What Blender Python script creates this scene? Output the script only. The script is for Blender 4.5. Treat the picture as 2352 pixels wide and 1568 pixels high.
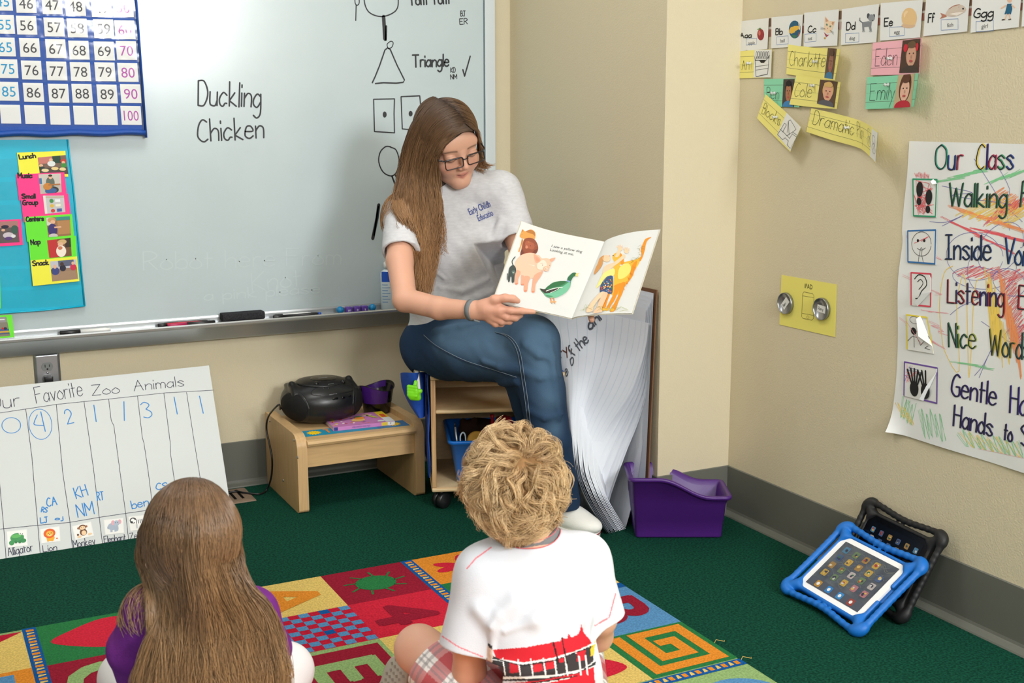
import bpy, math, random
import numpy as np
from mathutils import Vector, Matrix, geometry
D = bpy.data; SC = bpy.context.scene; COL = SC.collection
for o in list(D.objects): D.objects.remove(o)
PI = math.pi; rad = math.radians; sin = math.sin; cos = math.cos
# ---------------------------------------------------------------- camera
FPX, YAW, PITCH, ROLL, EYE = 2783.0, rad(26.923), rad(10.641), rad(-0.118), Vector((0, 0, 1.25))
CF = Vector((sin(YAW)*cos(PITCH), cos(YAW)*cos(PITCH), -sin(PITCH)))
_r = Vector((cos(YAW), -sin(YAW), 0)); _u = _r.cross(CF)
CR = _r*cos(ROLL) + _u*sin(ROLL); CU = -_r*sin(ROLL) + _u*cos(ROLL)
cam = D.objects.new('camera', D.cameras.new('camera')); COL.objects.link(cam)
cam.matrix_world = Matrix(((CR.x, CU.x, -CF.x, EYE.x), (CR.y, CU.y, -CF.y, EYE.y), (CR.z, CU.z, -CF.z, EYE.z), (0, 0, 0, 1)))
cam.data.sensor_width = 36; cam.data.lens = FPX/2352*36; cam.data.clip_start = 0.05
cam.data.dof.use_dof = True; cam.data.dof.focus_distance = 3.35; cam.data.dof.aperture_fstop = 8
SC.camera = cam
# ---------------------------------------------------------------- light and exposure
SC.view_settings.view_transform = 'Standard'; SC.view_settings.look = 'None'
SC.view_settings.gamma = 1; SC.view_settings.use_curve_mapping = False; SC.view_settings.exposure = 0.16
w = D.worlds.new('room_air'); SC.world = w; w.use_nodes = True
w.node_tree.nodes['Background'].inputs[0].default_value = (1, .98, .95, 1)
w.node_tree.nodes['Background'].inputs[1].default_value = 0.3
def area(name, loc, to, sx, sy, power, col=(1, 1, 1)):
    l = D.lights.new(name, 'AREA'); l.shape = 'RECTANGLE'; l.size = sx; l.size_y = sy; l.energy = power; l.color = col
    o = D.objects.new(name, l); COL.objects.link(o); o.location = loc
    o.rotation_euler = (Vector(to)-Vector(loc)).to_track_quat('-Z', 'Y').to_euler(); return o
CEIL = 2.75
LAMPS = [('troffer_light', (0.75, 2.9, CEIL-.03), 1.2, .6, 14), ('troffer_light', (-1.6, 2.4, CEIL-.03), 1.2, .6, 5),
         ('troffer_light', (-0.9, -0.2, CEIL-.03), 1.2, .6, 18), ('troffer_light', (1.3, 0.6, CEIL-.03), 1.2, .6, 14)]
for n, l, sx, sy, p in LAMPS: area(n, l, (l[0], l[1], 0), sx, sy, p, (.97, .985, 1))
area('flash_and_added_fill', (1.76, -1.6, 2.08), (1.15, 3.6, 0.6), .98, .9, 112, (.98, .99, 1))
area('flash_and_added_fill', (-.5, -1.9, 2.0), (1.4, 3.4, 0.7), .9, .9, 24, (.98, .99, 1))  # added fill lamp that brightens the woman's shaded shirt, not a second flash
SC.cycles.max_bounces = 6; SC.cycles.diffuse_bounces = 4; SC.cycles.glossy_bounces = 3
SC.cycles.transparent_max_bounces = 12; SC.cycles.transmission_bounces = 4; SC.cycles.use_denoising = True
SC.cycles.caustics_reflective = False; SC.cycles.caustics_refractive = False
# ---------------------------------------------------------------- pixel -> place helpers (photo is 2352 x 1568)
def ray(px, py): return CF + CR*((px-1176)/FPX) + CU*((784-py)/FPX)
def on(px, py, ax, val):
    d = ray(px, py); return EYE + d*((val-EYE[ax])/d[ax])
def onp(px, py, p0, n):
    d = ray(px, py); p0 = Vector(p0); n = Vector(n); return EYE + d*((p0-EYE).dot(n)/d.dot(n))
def dep(px, py, d): return EYE + ray(px, py)*d
def proj(p):
    q = Vector(p)-EYE; z = q.dot(CF); return (1176+FPX*q.dot(CR)/z, 784-FPX*q.dot(CU)/z, z)
# ---------------------------------------------------------------- materials
def lin(c):
    c = [x/255 for x in c[:3]]
    return tuple(x/12.92 if x <= .04045 else ((x+.055)/1.055)**2.4 for x in c)+(1,)
MATS = {}
def mat(name, rgb=(200, 200, 200), rough=.6, spec=.4, metal=0, bump=0, bscale=200, vary=0, vscale=30, stretch=None, coat=0, sss=0, alpha=1, trans=0, sheen=0, rgb2=None, detail=3, emit=0):
    if name in MATS: return MATS[name]
    m = D.materials.new(name); m.use_nodes = True; MATS[name] = m
    nt = m.node_tree; b = nt.nodes['Principled BSDF']; L = nt.links.new
    I = b.inputs
    I['Base Color'].default_value = lin(rgb); I['Roughness'].default_value = rough; I['Specular IOR Level'].default_value = spec
    I['Metallic'].default_value = metal; I['Coat Weight'].default_value = coat; I['Alpha'].default_value = alpha
    I['Transmission Weight'].default_value = trans; I['Sheen Weight'].default_value = sheen
    if sss:
        I['Subsurface Weight'].default_value = sss; I['Subsurface Radius'].default_value = (.012, .004, .002); I['Subsurface Scale'].default_value = 1
    if emit: I['Emission Color'].default_value = lin(rgb); I['Emission Strength'].default_value = emit
    if bump or vary:
        tc = nt.nodes.new('ShaderNodeTexCoord'); mp = nt.nodes.new('ShaderNodeMapping'); L(tc.outputs['Object'], mp.inputs[0])
        if stretch: mp.inputs['Scale'].default_value = stretch
    if vary:
        n = nt.nodes.new('ShaderNodeTexNoise'); n.inputs['Scale'].default_value = vscale; n.inputs['Detail'].default_value = detail; L(mp.outputs[0], n.inputs[0])
        x = nt.nodes.new('ShaderNodeMix'); x.data_type = 'RGBA'
        c = lin(rgb); c2 = lin(rgb2) if rgb2 else tuple(v*(1-vary) for v in c[:3])+(1,)
        r = nt.nodes.new('ShaderNodeValToRGB'); r.color_ramp.elements[0].position = .36; r.color_ramp.elements[1].position = .64
        L(n.outputs[0], r.inputs[0]); L(r.outputs[0], x.inputs[0]); x.inputs[6].default_value = c; x.inputs[7].default_value = c2; L(x.outputs[2], I['Base Color'])
    if bump:
        n = nt.nodes.new('ShaderNodeTexNoise'); n.inputs['Scale'].default_value = bscale; n.inputs['Detail'].default_value = 2; L(mp.outputs[0], n.inputs[0])
        p = nt.nodes.new('ShaderNodeBump'); p.inputs['Strength'].default_value = bump; p.inputs['Distance'].default_value = .002
        L(n.outputs[0], p.inputs['Height']); L(p.outputs[0], I['Normal'])
    return m
def attr_mat(name, rough=.55, spec=.4, sss=0, bump=0, bscale=400, sheen=0):
    """base colour read from the mesh's own 'tint' colour (skin, lips, print)"""
    m = mat(name, (128, 128, 128), rough, spec, sss=sss, bump=bump, bscale=bscale, sheen=sheen); nt = m.node_tree
    a = nt.nodes.new('ShaderNodeAttribute'); a.attribute_name = 'tint'; nt.links.new(a.outputs[0], nt.nodes['Principled BSDF'].inputs['Base Color']); return m
def hair_mat(name, root, tip, vary=.35, rough=.42, spec=.5):
    m = mat(name, root, rough, spec); nt = m.node_tree; L = nt.links.new; b = nt.nodes['Principled BSDF']
    a = nt.nodes.new('ShaderNodeAttribute'); a.attribute_name = 't'
    x = nt.nodes.new('ShaderNodeMix'); x.data_type = 'RGBA'; x.inputs[6].default_value = lin(root); x.inputs[7].default_value = lin(tip); L(a.outputs['Fac'], x.inputs[0])
    g = nt.nodes.new('ShaderNodeNewGeometry'); h = nt.nodes.new('ShaderNodeHueSaturation'); L(x.outputs[2], h.inputs['Color'])
    r = nt.nodes.new('ShaderNodeMapRange'); r.inputs[3].default_value = 1-vary; r.inputs[4].default_value = 1+vary; L(g.outputs['Random Per Island'], r.inputs[0])
    L(r.outputs[0], h.inputs['Value']); L(h.outputs[0], b.inputs['Base Color']); return m
# ---------------------------------------------------------------- mesh builder
def npv(a): return np.asarray(a, dtype=np.float64)
class MB:
    def __init__(s): s.v = []; s.f = []; s.m = []; s.s = []; s.mats = []
    def mi(s, m):
        if m not in s.mats: s.mats.append(m)
        return s.mats.index(m)
    def add(s, vs, fs, m, smooth=False):
        o = len(s.v); s.v += [tuple(p) for p in vs]; k = s.mi(m)
        for f in fs: s.f.append([o+i for i in f]); s.m.append(k); s.s.append(smooth)
    def box(s, lo, hi, m, M=None, bev=0):
        x0, y0, z0 = lo; x1, y1, z1 = hi
        if bev: return s.rbox(lo, hi, bev, m, M)
        vs = [Vector(p) for p in ((x0,y0,z0),(x1,y0,z0),(x1,y1,z0),(x0,y1,z0),(x0,y0,z1),(x1,y0,z1),(x1,y1,z1),(x0,y1,z1))]
        if M: vs = [M @ p for p in vs]
        s.add(vs, [(0,3,2,1),(4,5,6,7),(0,1,5,4),(1,2,6,5),(2,3,7,6),(3,0,4,7)], m)
    def rbox(s, lo, hi, r, m, M=None, n=3):
        """box with rounded edges: rounded-rectangle rings stacked in z"""
        x0, y0, z0 = lo; x1, y1, z1 = hi; r = min(r, (x1-x0)/2.01, (y1-y0)/2.01, (z1-z0)/2.01)
        rings = []
        lv = [(z0+r-r*cos(PI/2*i/n), r-r*sin(PI/2*i/n)) for i in range(n+1)]
        lv += [(z1-r+r*sin(PI/2*i/n), r-r*cos(PI/2*i/n)) for i in range(n+1)]
        for z, ins in lv:
            ring = []
            rr = r-ins+1e-5
            for cx, cy, a0 in ((x1-r, y1-r, 0), (x0+r, y1-r, 90), (x0+r, y0+r, 180), (x1-r, y0+r, 270)):
                for i in range(n+1):
                    a = rad(a0+90*i/n); ring.append(Vector((cx+rr*cos(a), cy+rr*sin(a), z)))
            rings.append([M @ p for p in ring] if M else ring)
        s.loft(rings, m, True, caps=True)
    def loft(s, rings, m, smooth=True, caps=False, closed=True):
        n = len(rings[0]); o = []
        vs = [p for r in rings for p in r]; fs = []
        for i in range(len(rings)-1):
            for j in range(n if closed else n-1):
                k = (j+1) % n; fs.append((i*n+j, i*n+k, (i+1)*n+k, (i+1)*n+j))
        if caps: fs.append(tuple(range(n))[::-1]); fs.append(tuple(range((len(rings)-1)*n, len(rings)*n)))
        s.add(vs, fs, m, smooth)
    def tube(s, pts, r, m, n=8, caps=True, flat=1.0):
        pts = [Vector(p) for p in pts]; N = len(pts); rings = []; side = None
        for i, p in enumerate(pts):
            t = (pts[min(i+1, N-1)]-pts[max(i-1, 0)]).normalized()
            if side is None:
                side = t.cross(Vector((0, 0, 1)) if abs(t.z) < .9 else Vector((1, 0, 0))).normalized()
            side = (side - t*side.dot(t)).normalized(); up = t.cross(side)
            rr = r[i] if hasattr(r, '__len__') else r
            rings.append([p + side*(rr*cos(2*PI*j/n)) + up*(rr*flat*sin(2*PI*j/n)) for j in range(n)])
        s.loft(rings, m, True, caps)
    def lathe(s, prof, m, n=32, M=None, smooth=True, sx=1, sy=1):
        rings = [[Vector((r*sx*cos(2*PI*j/n), r*sy*sin(2*PI*j/n), z)) for j in range(n)] for r, z in prof]
        if M: rings = [[M @ p for p in r] for r in rings]
        s.loft(rings, m, smooth, caps=True)
    def prism(s, poly, h0, h1, m, F, smooth=False):
        """2D polygon extruded between heights h0 and h1 through the map F(u, v, h)"""
        n = len(poly); tri = geometry.tessellate_polygon([[Vector((p[0], p[1], 0)) for p in poly]])
        ar = sum(poly[i][0]*poly[(i+1) % n][1]-poly[(i+1) % n][0]*poly[i][1] for i in range(n))
        if ar < 0: poly = poly[::-1]; tri = [tuple(n-1-i for i in t) for t in tri]
        def ccw(t):
            a, b, c = (poly[i] for i in t); return t if (b[0]-a[0])*(c[1]-a[1])-(b[1]-a[1])*(c[0]-a[0]) > 0 else t[::-1]
        tri = [ccw(t) for t in tri]
        s.add([F(p[0], p[1], h0) for p in poly], [t[::-1] for t in tri], m); s.add([F(p[0], p[1], h1) for p in poly], tri, m)
        vs = [F(p[0], p[1], h) for h in (h0, h1) for p in poly]
        s.add(vs, [(i, (i+1) % n, n+(i+1) % n, n+i) for i in range(n)], m, smooth)
    def grid(s, G, m, smooth=True):
        nu = len(G); nv = len(G[0])
        s.add([p for r in G for p in r], [(i*nv+j, i*nv+j+1, (i+1)*nv+j+1, (i+1)*nv+j) for i in range(nu-1) for j in range(nv-1)], m, smooth)
    def build(s, name, parent=None, loc=None):
        me = D.meshes.new(name); vs = s.v
        if loc is not None: L = Vector(loc); vs = [tuple(Vector(p)-L) for p in vs]
        me.from_pydata(vs, [], s.f)
        for m in s.mats: me.materials.append(m)
        me.polygons.foreach_set('material_index', s.m); me.polygons.foreach_set('use_smooth', s.s); me.update()
        o = D.objects.new(name, me); COL.objects.link(o)
        if loc is not None: o.location = loc
        if parent: o.parent = parent; o.matrix_parent_inverse = parent_inv(parent)
        return o
def parent_inv(p):
    M = Matrix.Identity(4)
    while p:
        M = p.matrix_parent_inverse @ Matrix.LocRotScale(p.location, p.rotation_euler, p.scale) @ M; p = p.parent
    return M.inverted()
def tag(o, label, cat, group=None, kind=None):
    o['label'] = label; o['category'] = cat
    if group: o['group'] = group
    if kind: o['kind'] = kind
    return o
def thing(name, loc, label, cat, group=None):
    o = D.objects.new(name, None); COL.objects.link(o); o.location = loc; o.empty_display_size = .05
    return tag(o, label, cat, group)
def struct(o): o['kind'] = 'structure'; return o
def bevel(o, w=.002, n=2):
    b = o.modifiers.new('bevel', 'BEVEL'); b.width = w; b.segments = n; b.limit_method = 'ANGLE'; b.angle_limit = rad(40)
    o.data.polygons.foreach_set('use_smooth', [True]*len(o.data.polygons)); o.modifiers.new('normals', 'WEIGHTED_NORMAL').keep_sharp = True; return o
def cr(pts, n=6, closed=False):
    """Catmull-Rom through points of any dimension"""
    P = [npv(p) for p in pts]; N = len(P); out = []
    for i in range(N if closed else N-1):
        if closed: a, b, c, d = P[(i-1) % N], P[i], P[(i+1) % N], P[(i+2) % N]
        else: a, b, c, d = P[max(i-1, 0)], P[i], P[i+1], P[min(i+2, N-1)]
        for k in range(n):
            t = k/n; out.append(.5*((2*b)+(c-a)*t+(2*a-5*b+4*c-d)*t*t+(3*b-a-3*c+d)*t**3))
    if not closed: out.append(P[-1])
    return [tuple(p) for p in out]
# ---------------------------------------------------------------- drawing on sheets
def frame(o, u, v):
    """map (u, v, h) -> point for a flat sheet with origin o and unit axes u, v; h rises along u x v"""
    o = Vector(o); u = Vector(u).normalized(); v = Vector(v); v = (v-u*v.dot(u)).normalized(); n = u.cross(v)
    return lambda a, b, h=0: o+u*a+v*b+n*h
def quadmap(c):
    """corners as a list tl, tr, br, bl -> unit square map, v up"""
    tl, tr, br, bl = [Vector(p) for p in c]; n = (tr-tl).cross(tl-bl).normalized()
    return lambda a, b, h=0: (bl*(1-a)+br*a)*(1-b)+(tl*(1-a)+tr*a)*b+n*h
def polyline(mb, pts, w, m, F, h):
    P = [npv(p) for p in pts]; N = len(P)
    if N < 2: return
    for i in range(1, N-1):   # a sharp turn starts a fresh stroke
        a, b = P[i]-P[i-1], P[i+1]-P[i]; l = math.hypot(*a)*math.hypot(*b)
        if l > 0 and (a@b)/l < .35:
            polyline(mb, P[:i+1], w, m, F, h); polyline(mb, P[i:], w, m, F, h+3e-6); return
    vs = []; fs = []
    for i in range(N):
        t = P[min(i+1, N-1)]-P[max(i-1, 0)]; l = math.hypot(*t) or 1; n = np.array((-t[1], t[0]))/l*w/2
        if i == 0: e = t/l*w*.4; vs += [F(*(P[i]+n*.5-e), h), F(*(P[i]-n*.5-e), h)]
        vs += [F(*(P[i]+n), h), F(*(P[i]-n), h)]
        if i == N-1: e = t/l*w*.4; vs += [F(*(P[i]+n*.5+e), h), F(*(P[i]-n*.5+e), h)]
    for i in range(len(vs)//2-1): fs.append((2*i, 2*i+1, 2*i+3, 2*i+2))
    mb.add(vs, fs, m)
def fill(mb, poly, m, F, h):
    P = [Vector((p[0], p[1], 0)) for p in poly]; tri = geometry.tessellate_polygon([P])
    t2 = []
    for t in tri:
        a, b, c = (P[i] for i in t); t2.append(t if (b-a).cross(c-a).z > 0 else t[::-1])
    mb.add([F(p[0], p[1], h) for p in poly], t2, m)
def ell(cx, cy, rx, ry, a=0, n=20): 
    c, s = cos(rad(a)), sin(rad(a))
    return [(cx+rx*cos(2*PI*i/n)*c-ry*sin(2*PI*i/n)*s, cy+rx*cos(2*PI*i/n)*s+ry*sin(2*PI*i/n)*c) for i in range(n)]
def rect(x0, y0, x1, y1): return [(x0, y0), (x1, y0), (x1, y1), (x0, y1)]
def rrect(x0, y0, x1, y1, r, n=4):
    o = []
    for cx, cy, a0 in ((x1-r, y1-r, 0), (x0+r, y1-r, 90), (x0+r, y0+r, 180), (x1-r, y0+r, 270)):
        o += [(cx+r*cos(rad(a0+90*i/n)), cy+r*sin(rad(a0+90*i/n))) for i in range(n+1)]
    return o
# hand lettering: strokes as hex pairs (x, y), baseline 4, x-height 9, capitals d; ~ marks a curve
HAND = {'a':'~482907052446;4944','b':'0d04;~072948452405','c':'~4829070514243545','d':'~472907052446;4d44','e':'~0747391907052445','f':'~4c3d1c14;0939','g':'~482907052446;~49422001',
'h':'0d04;~07294844','i':'0904;0b0c','j':'~292100;2b2c','k':'0d04;3906;0644','l':'0d04','m':'0904;~07193834;~37496864','n':'0904;~07294844','o':'~29070524454729','p':'0900;~072948452405','q':'~482907052446;4940',
'r':'0904;~071939','s':'~4829082736452405','t':'1c14;0939','u':'~0905143446;4944','v':'092449','w':'0914375469','x':'0944;4904','y':'0925;4910','z':'09490444',
'A':'043d64;1858','B':'0d04;~0d3d4b3909;~0949463404','C':'~5c3d1b07153455','D':'0d04;~0d3d5a573404','E':'0d04;0d5d;0949;0454','F':'0d04;0d5d;0949','G':'~5c3d1b071534555 8;3858'.replace(' ',''),'H':'0d04;5d54;0959','I':'2d24;0d4d;0444',
'J':'~4d452405;1d6d','K':'0d04;5d08;0854','L':'0d0454','M':'040d376d64','N':'040d545d','O':'~3d0b0634666b3d','P':'0d04;~0d3d5b3908','R':'0d04;~0d3d5b3908;2854','S':'~5c3d0b2948563405','T':'3d34;0d6d','U':'~0d0634565d',
'V':'0d346d','W':'0d244b648d','Y':'0d39;6d3934','Z':'0d5d0454','0':'~2d0b0624464b2d','1':'2d24','2':'~0b1d3d4a2704;0444','3':'~0c2d4b29;~2947452405','4':'1d0747;3d34','5':'4d0d09;~0939472405','6':'~3d07052446390 6'.replace(' ',''),
'.':'0405',"'":'0d0b','-':'0838','/':'046d'}
def hand(mb, txt, x, y, size, m, F, h, w=None, rot=0, wide=1.0, gap=.16, jit=0, slant=0, seed=1):
    """write txt with its baseline starting at (x, y); size = capital height; returns the end x offset"""
    rnd = random.Random(seed); w = w or size*.1; c, s = cos(rad(rot)), sin(rad(rot)); k = size/9; X = 0
    for ch in txt:
        if ch == ' ': X += size*.38*wide; continue
        g = HAND.get(ch)
        if g is None: continue
        mx = 0; jy = rnd.uniform(-jit, jit)*size; jr = rnd.uniform(-jit, jit)*.6
        for st in g.split(';'):
            cur = st[0] == '~'; st = st.lstrip('~')
            pts = [(int(st[i], 16)*k*wide, (int(st[i+1], 16)-4)*k) for i in range(0, len(st)-1, 2)]
            mx = max(mx, max(p[0] for p in pts))
            if cur: pts = cr(pts, 4)
            pts = [(px+slant*py-jr*py, py+jy+jr*px) for px, py in pts]
            h += 2e-5; polyline(mb, [(x+(X+a)*c-b*s, y+(X+a)*s+b*c) for a, b in pts], w, m, F, h)
        X += mx+size*gap*wide
    return X
_tc = {}
def glyphs(txt):
    if txt not in _tc:
        cu = D.curves.new('lettering', 'FONT'); cu.body = txt; cu.size = 1; cu.resolution_u = 3
        o = D.objects.new('lettering', cu); COL.objects.link(o); bpy.context.view_layer.update()
        me = D.meshes.new_from_object(o.evaluated_get(bpy.context.evaluated_depsgraph_get()))
        v = [(p.co.x, p.co.y) for p in me.vertices]; f = [tuple(p.vertices) for p in me.polygons]
        D.objects.remove(o); D.curves.remove(cu); D.meshes.remove(me)
        f = [q if (v[q[1]][0]-v[q[0]][0])*(v[q[2]][1]-v[q[0]][1])-(v[q[1]][1]-v[q[0]][1])*(v[q[2]][0]-v[q[0]][0]) > 0 else q[::-1] for q in f]
        x0 = min(a for a, b in v); x1 = max(a for a, b in v); _tc[txt] = (v, f, x0, x1)
    return _tc[txt]
def printed(mb, txt, x, y, size, m, F, h, align='l', rot=0, wide=1.0, slant=0):
    """typeset txt; size = capital height"""
    v, f, x0, x1 = glyphs(txt); k = size/.729; ox = {'l': x0, 'c': (x0+x1)/2, 'r': x1}[align]; c, s = cos(rad(rot)), sin(rad(rot))
    P = [((a-ox)*k*wide+slant*b*k, b*k) for a, b in v]
    mb.add([F(x+a*c-b*s, y+a*s+b*c, h) for a, b in P], f, m); return (x1-x0)*k*wide

def fit(mb, txt, A, B, size, m, F, h, hw=None, **k):
    """hand lettering stretched to run from A to B"""
    n = hand(MB(), txt, 0, 0, size, m, F, h, hw); L = math.hypot(B[0]-A[0], B[1]-A[1])
    hand(mb, txt, A[0], A[1], size, m, F, h, hw, rot=math.degrees(math.atan2(B[1]-A[1], B[0]-A[0])), wide=L/n, **k)
def sheet(c):
    """corners tl, tr, br, bl -> (map in metres, width, height, inverse from photo pixels)"""
    tl, tr, br, bl = [Vector(p) for p in c]; q = quadmap(c); W = ((tr-tl).length+(br-bl).length)/2; H = ((tl-bl).length+(tr-br).length)/2
    n = (tr-tl).cross(tl-bl).normalized()
    def inv(px, py):
        p = onp(px, py, (tl+br)/2, n)-bl; e = (br-bl+tr-tl)/2; f = (tl-bl+tr-br)/2
        A = np.array([[e.dot(e), e.dot(f)], [e.dot(f), f.dot(f)]]); s = np.linalg.solve(A, [p.dot(e), p.dot(f)]); return (s[0]*W, s[1]*H)
    return (lambda a, b, h=0: q(a/W, b/H, h)), W, H, inv
def card(name, corners, m, label, cat, group=None, draw=None, thick=.0005, parent=None):
    mb = MB(); F, W, H, inv = sheet(corners)
    mb.prism(rect(0, 0, W, H), -thick, 0, m, F)
    if draw: draw(mb, F, W, H)
    o = mb.build(name, parent, loc=sum((Vector(c) for c in corners), Vector())/4)
    if label and not parent: tag(o, label, cat, group)
    return o
# ================================================================ smooth-union sculpting: signed distances meshed by surface nets
class SDF:
    def __init__(s): s.p = []; s.M = None
    def _w(s, c):
        c = Vector(c); return npv(s.M @ c if s.M else c)
    def _add(s, fn, lo, hi, k, op): s.p.append((fn, npv(lo), npv(hi), k, op)); return s
    def cap(s, a, b, ra, rb=None, k=.01, op='u', sc=1):
        rb = ra if rb is None else rb; a = s._w(a); b = s._w(b); q = s.M.to_scale()[0] if s.M else 1; ra *= q; rb *= q; ba = b-a; L2 = max(ba@ba, 1e-12); m = max(ra, rb)
        def fn(P):
            pa = P-a; h = np.clip((pa@ba)/L2, 0, 1); return np.linalg.norm(pa-h[..., None]*ba, axis=-1)-(ra+(rb-ra)*h)
        return s._add(fn, np.minimum(a, b)-m, np.maximum(a, b)+m, k, op)
    def chain(s, pts, rs, k=.01, op='u'):
        for i in range(len(pts)-1): s.cap(pts[i], pts[i+1], rs[i], rs[i+1], k if i == 0 else min(k, .012), op)
        return s
    def ell(s, c, r, R=None, k=.01, op='u'):
        q = s.M.to_scale()[0] if s.M else 1; c = s._w(c); r = npv(r)*q; A = npv(R) if R is not None else np.eye(3)
        if s.M: A = npv(s.M.to_3x3().normalized()) @ A
        m = r.max()
        def fn(P):
            l = (P-c)@A; k0 = np.linalg.norm(l/r, axis=-1); k1 = np.linalg.norm(l/(r*r), axis=-1); return k0*(k0-1)/np.maximum(k1, 1e-9)
        return s._add(fn, c-m, c+m, k, op)
    def box(s, c, half, rd=.004, R=None, k=.005, op='u'):
        q = s.M.to_scale()[0] if s.M else 1; c = s._w(c); h = npv(half)*q-rd; A = npv(R) if R is not None else np.eye(3)
        if s.M: A = npv(s.M.to_3x3().normalized()) @ A
        m = np.linalg.norm(h)+rd
        def fn(P):
            d = np.abs((P-c)@A)-h; return np.linalg.norm(np.maximum(d, 0), axis=-1)+np.minimum(d.max(axis=-1), 0)-rd
        return s._add(fn, c-m, c+m, k, op)
    def fn(s, f, k=0, op='f', lo=(-9, -9, -9), hi=(9, 9, 9)): return s._add(f, lo, hi, k, op)
    def eval(s, P, pad=0):
        """P: (blocks, points, 3)"""
        lo = P.min(axis=1); hi = P.max(axis=1); d = np.full(P.shape[:2], 1.0)
        for fn, a, b, k, op in s.p:
            w = k+.02+pad; m = np.all((lo < b+w) & (hi > a-w), axis=1)
            if not m.any():
                continue
            x = d[m]
            if op == 'f': d[m] = fn(P[m], x); continue
            y = fn(P[m])
            if op == 'u':
                if k <= 0: d[m] = np.minimum(x, y)
                else: h = np.maximum(k-np.abs(x-y), 0)/k; d[m] = np.minimum(x, y)-h*h*k*.25
            else:
                y = -y if op == 's' else y
                if k <= 0: d[m] = np.maximum(x, y)
                else: h = np.maximum(k-np.abs(x-y), 0)/k; d[m] = np.maximum(x, y)+h*h*k*.25
        return d
    def mesh(s, name, h, m, parent=None, tint=None, lo=None, hi=None, smooth=2, mats=None, face_mat=None):
        u = [p for p in s.p if p[4] == 'u']
        lo = np.min([p[1] for p in u], axis=0)-.02 if lo is None else npv(lo); hi = np.max([p[2] for p in u], axis=0)+.02 if hi is None else npv(hi)
        B = 12; nb = np.ceil((hi-lo)/(h*B)).astype(int); I = np.stack(np.meshgrid(*[np.arange(n) for n in nb], indexing='ij'), -1).reshape(-1, 3)
        ctr = lo+(I+.5)*B*h; dc = s.eval(ctr[:, None, :], pad=B*h*1.8)[:, 0]; I = I[np.abs(dc) < B*h*.87*1.45+.004]
        g = np.arange(B+1); O = np.stack(np.meshgrid(g, g, g, indexing='ij'), -1).reshape(-1, 3)
        N = nb*B+2; key = lambda c: (c[..., 0]*N[1]+c[..., 1])*N[2]+c[..., 2]
        vk = []; vp = []; quads = []
        c8 = np.array([[a, b, c] for a in (0, 1) for b in (0, 1) for c in (0, 1)])
        ed = [(i, j) for i in range(8) for j in range(i+1, 8) if np.abs(c8[i]-c8[j]).sum() == 1]
        for st in range(0, len(I), 96):
            b = I[st:st+96]*B; G = b[:, None, :]+O[None]; d = s.eval(lo+G*h).reshape(len(b), B+1, B+1, B+1); d[d == 0] = 1e-9
            v8 = np.stack([d[:, a:a+B, bb:bb+B, c:c+B] for a, bb, c in c8], -1); sg = v8 < 0; act = sg.any(-1) & ~sg.all(-1)
            w = np.argwhere(act)
            if not len(w): continue
            v = v8[act]; cnt = np.zeros(len(v)); ac = np.zeros((len(v), 3))
            for i, j in ed:
                cr_ = (v[:, i] < 0) != (v[:, j] < 0); t = np.where(cr_, v[:, i]/np.where(cr_, v[:, i]-v[:, j], 1), 0)
                ac += np.where(cr_[:, None], c8[i]+(c8[j]-c8[i])*t[:, None], 0); cnt += cr_
            cell = b[w[:, 0]]+w[:, 1:]; vp.append(lo+(cell+ac/cnt[:, None])*h); vk.append(key(cell))
            D0 = d[:, :B, :B, :B] < 0
            for ax in range(3):
                sl = [slice(0, B)]*3; sl[ax] = slice(1, B+1); D1 = d[(slice(None),)+tuple(sl)] < 0; e = np.argwhere(D0 != D1)
                if not len(e): continue
                c = b[e[:, 0]]+e[:, 1:]; fl = D0[tuple(e.T)]; a1, a2 = [(1, 2), (2, 0), (0, 1)][ax]; E1 = np.eye(3, dtype=int)[a1]; E2 = np.eye(3, dtype=int)[a2]
                q = np.stack([key(c-E1-E2), key(c-E2), key(c), key(c-E1)], -1); q[~fl] = q[~fl][:, ::-1]; quads.append(q)
        vk = np.concatenate(vk); vp = np.concatenate(vp); o = np.argsort(vk); vk = vk[o]; vp = vp[o]; q = np.concatenate(quads)
        ix = np.clip(np.searchsorted(vk, q), 0, len(vk)-1); ok = (vk[ix] == q).all(1); F = ix[ok]
        for _ in range(smooth):
            a = np.zeros_like(vp); n = np.zeros(len(vp))
            for i in range(4):
                for j in ((i+1) % 4, (i+3) % 4): np.add.at(a, F[:, i], vp[F[:, j]]); np.add.at(n, F[:, i], 1)
            g = n > 0; vp[g] = vp[g]*.5+a[g]/n[g][:, None]*.5
        return raw_mesh(name, vp, F, mats or [m], parent, tint, face_mat)
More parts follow.
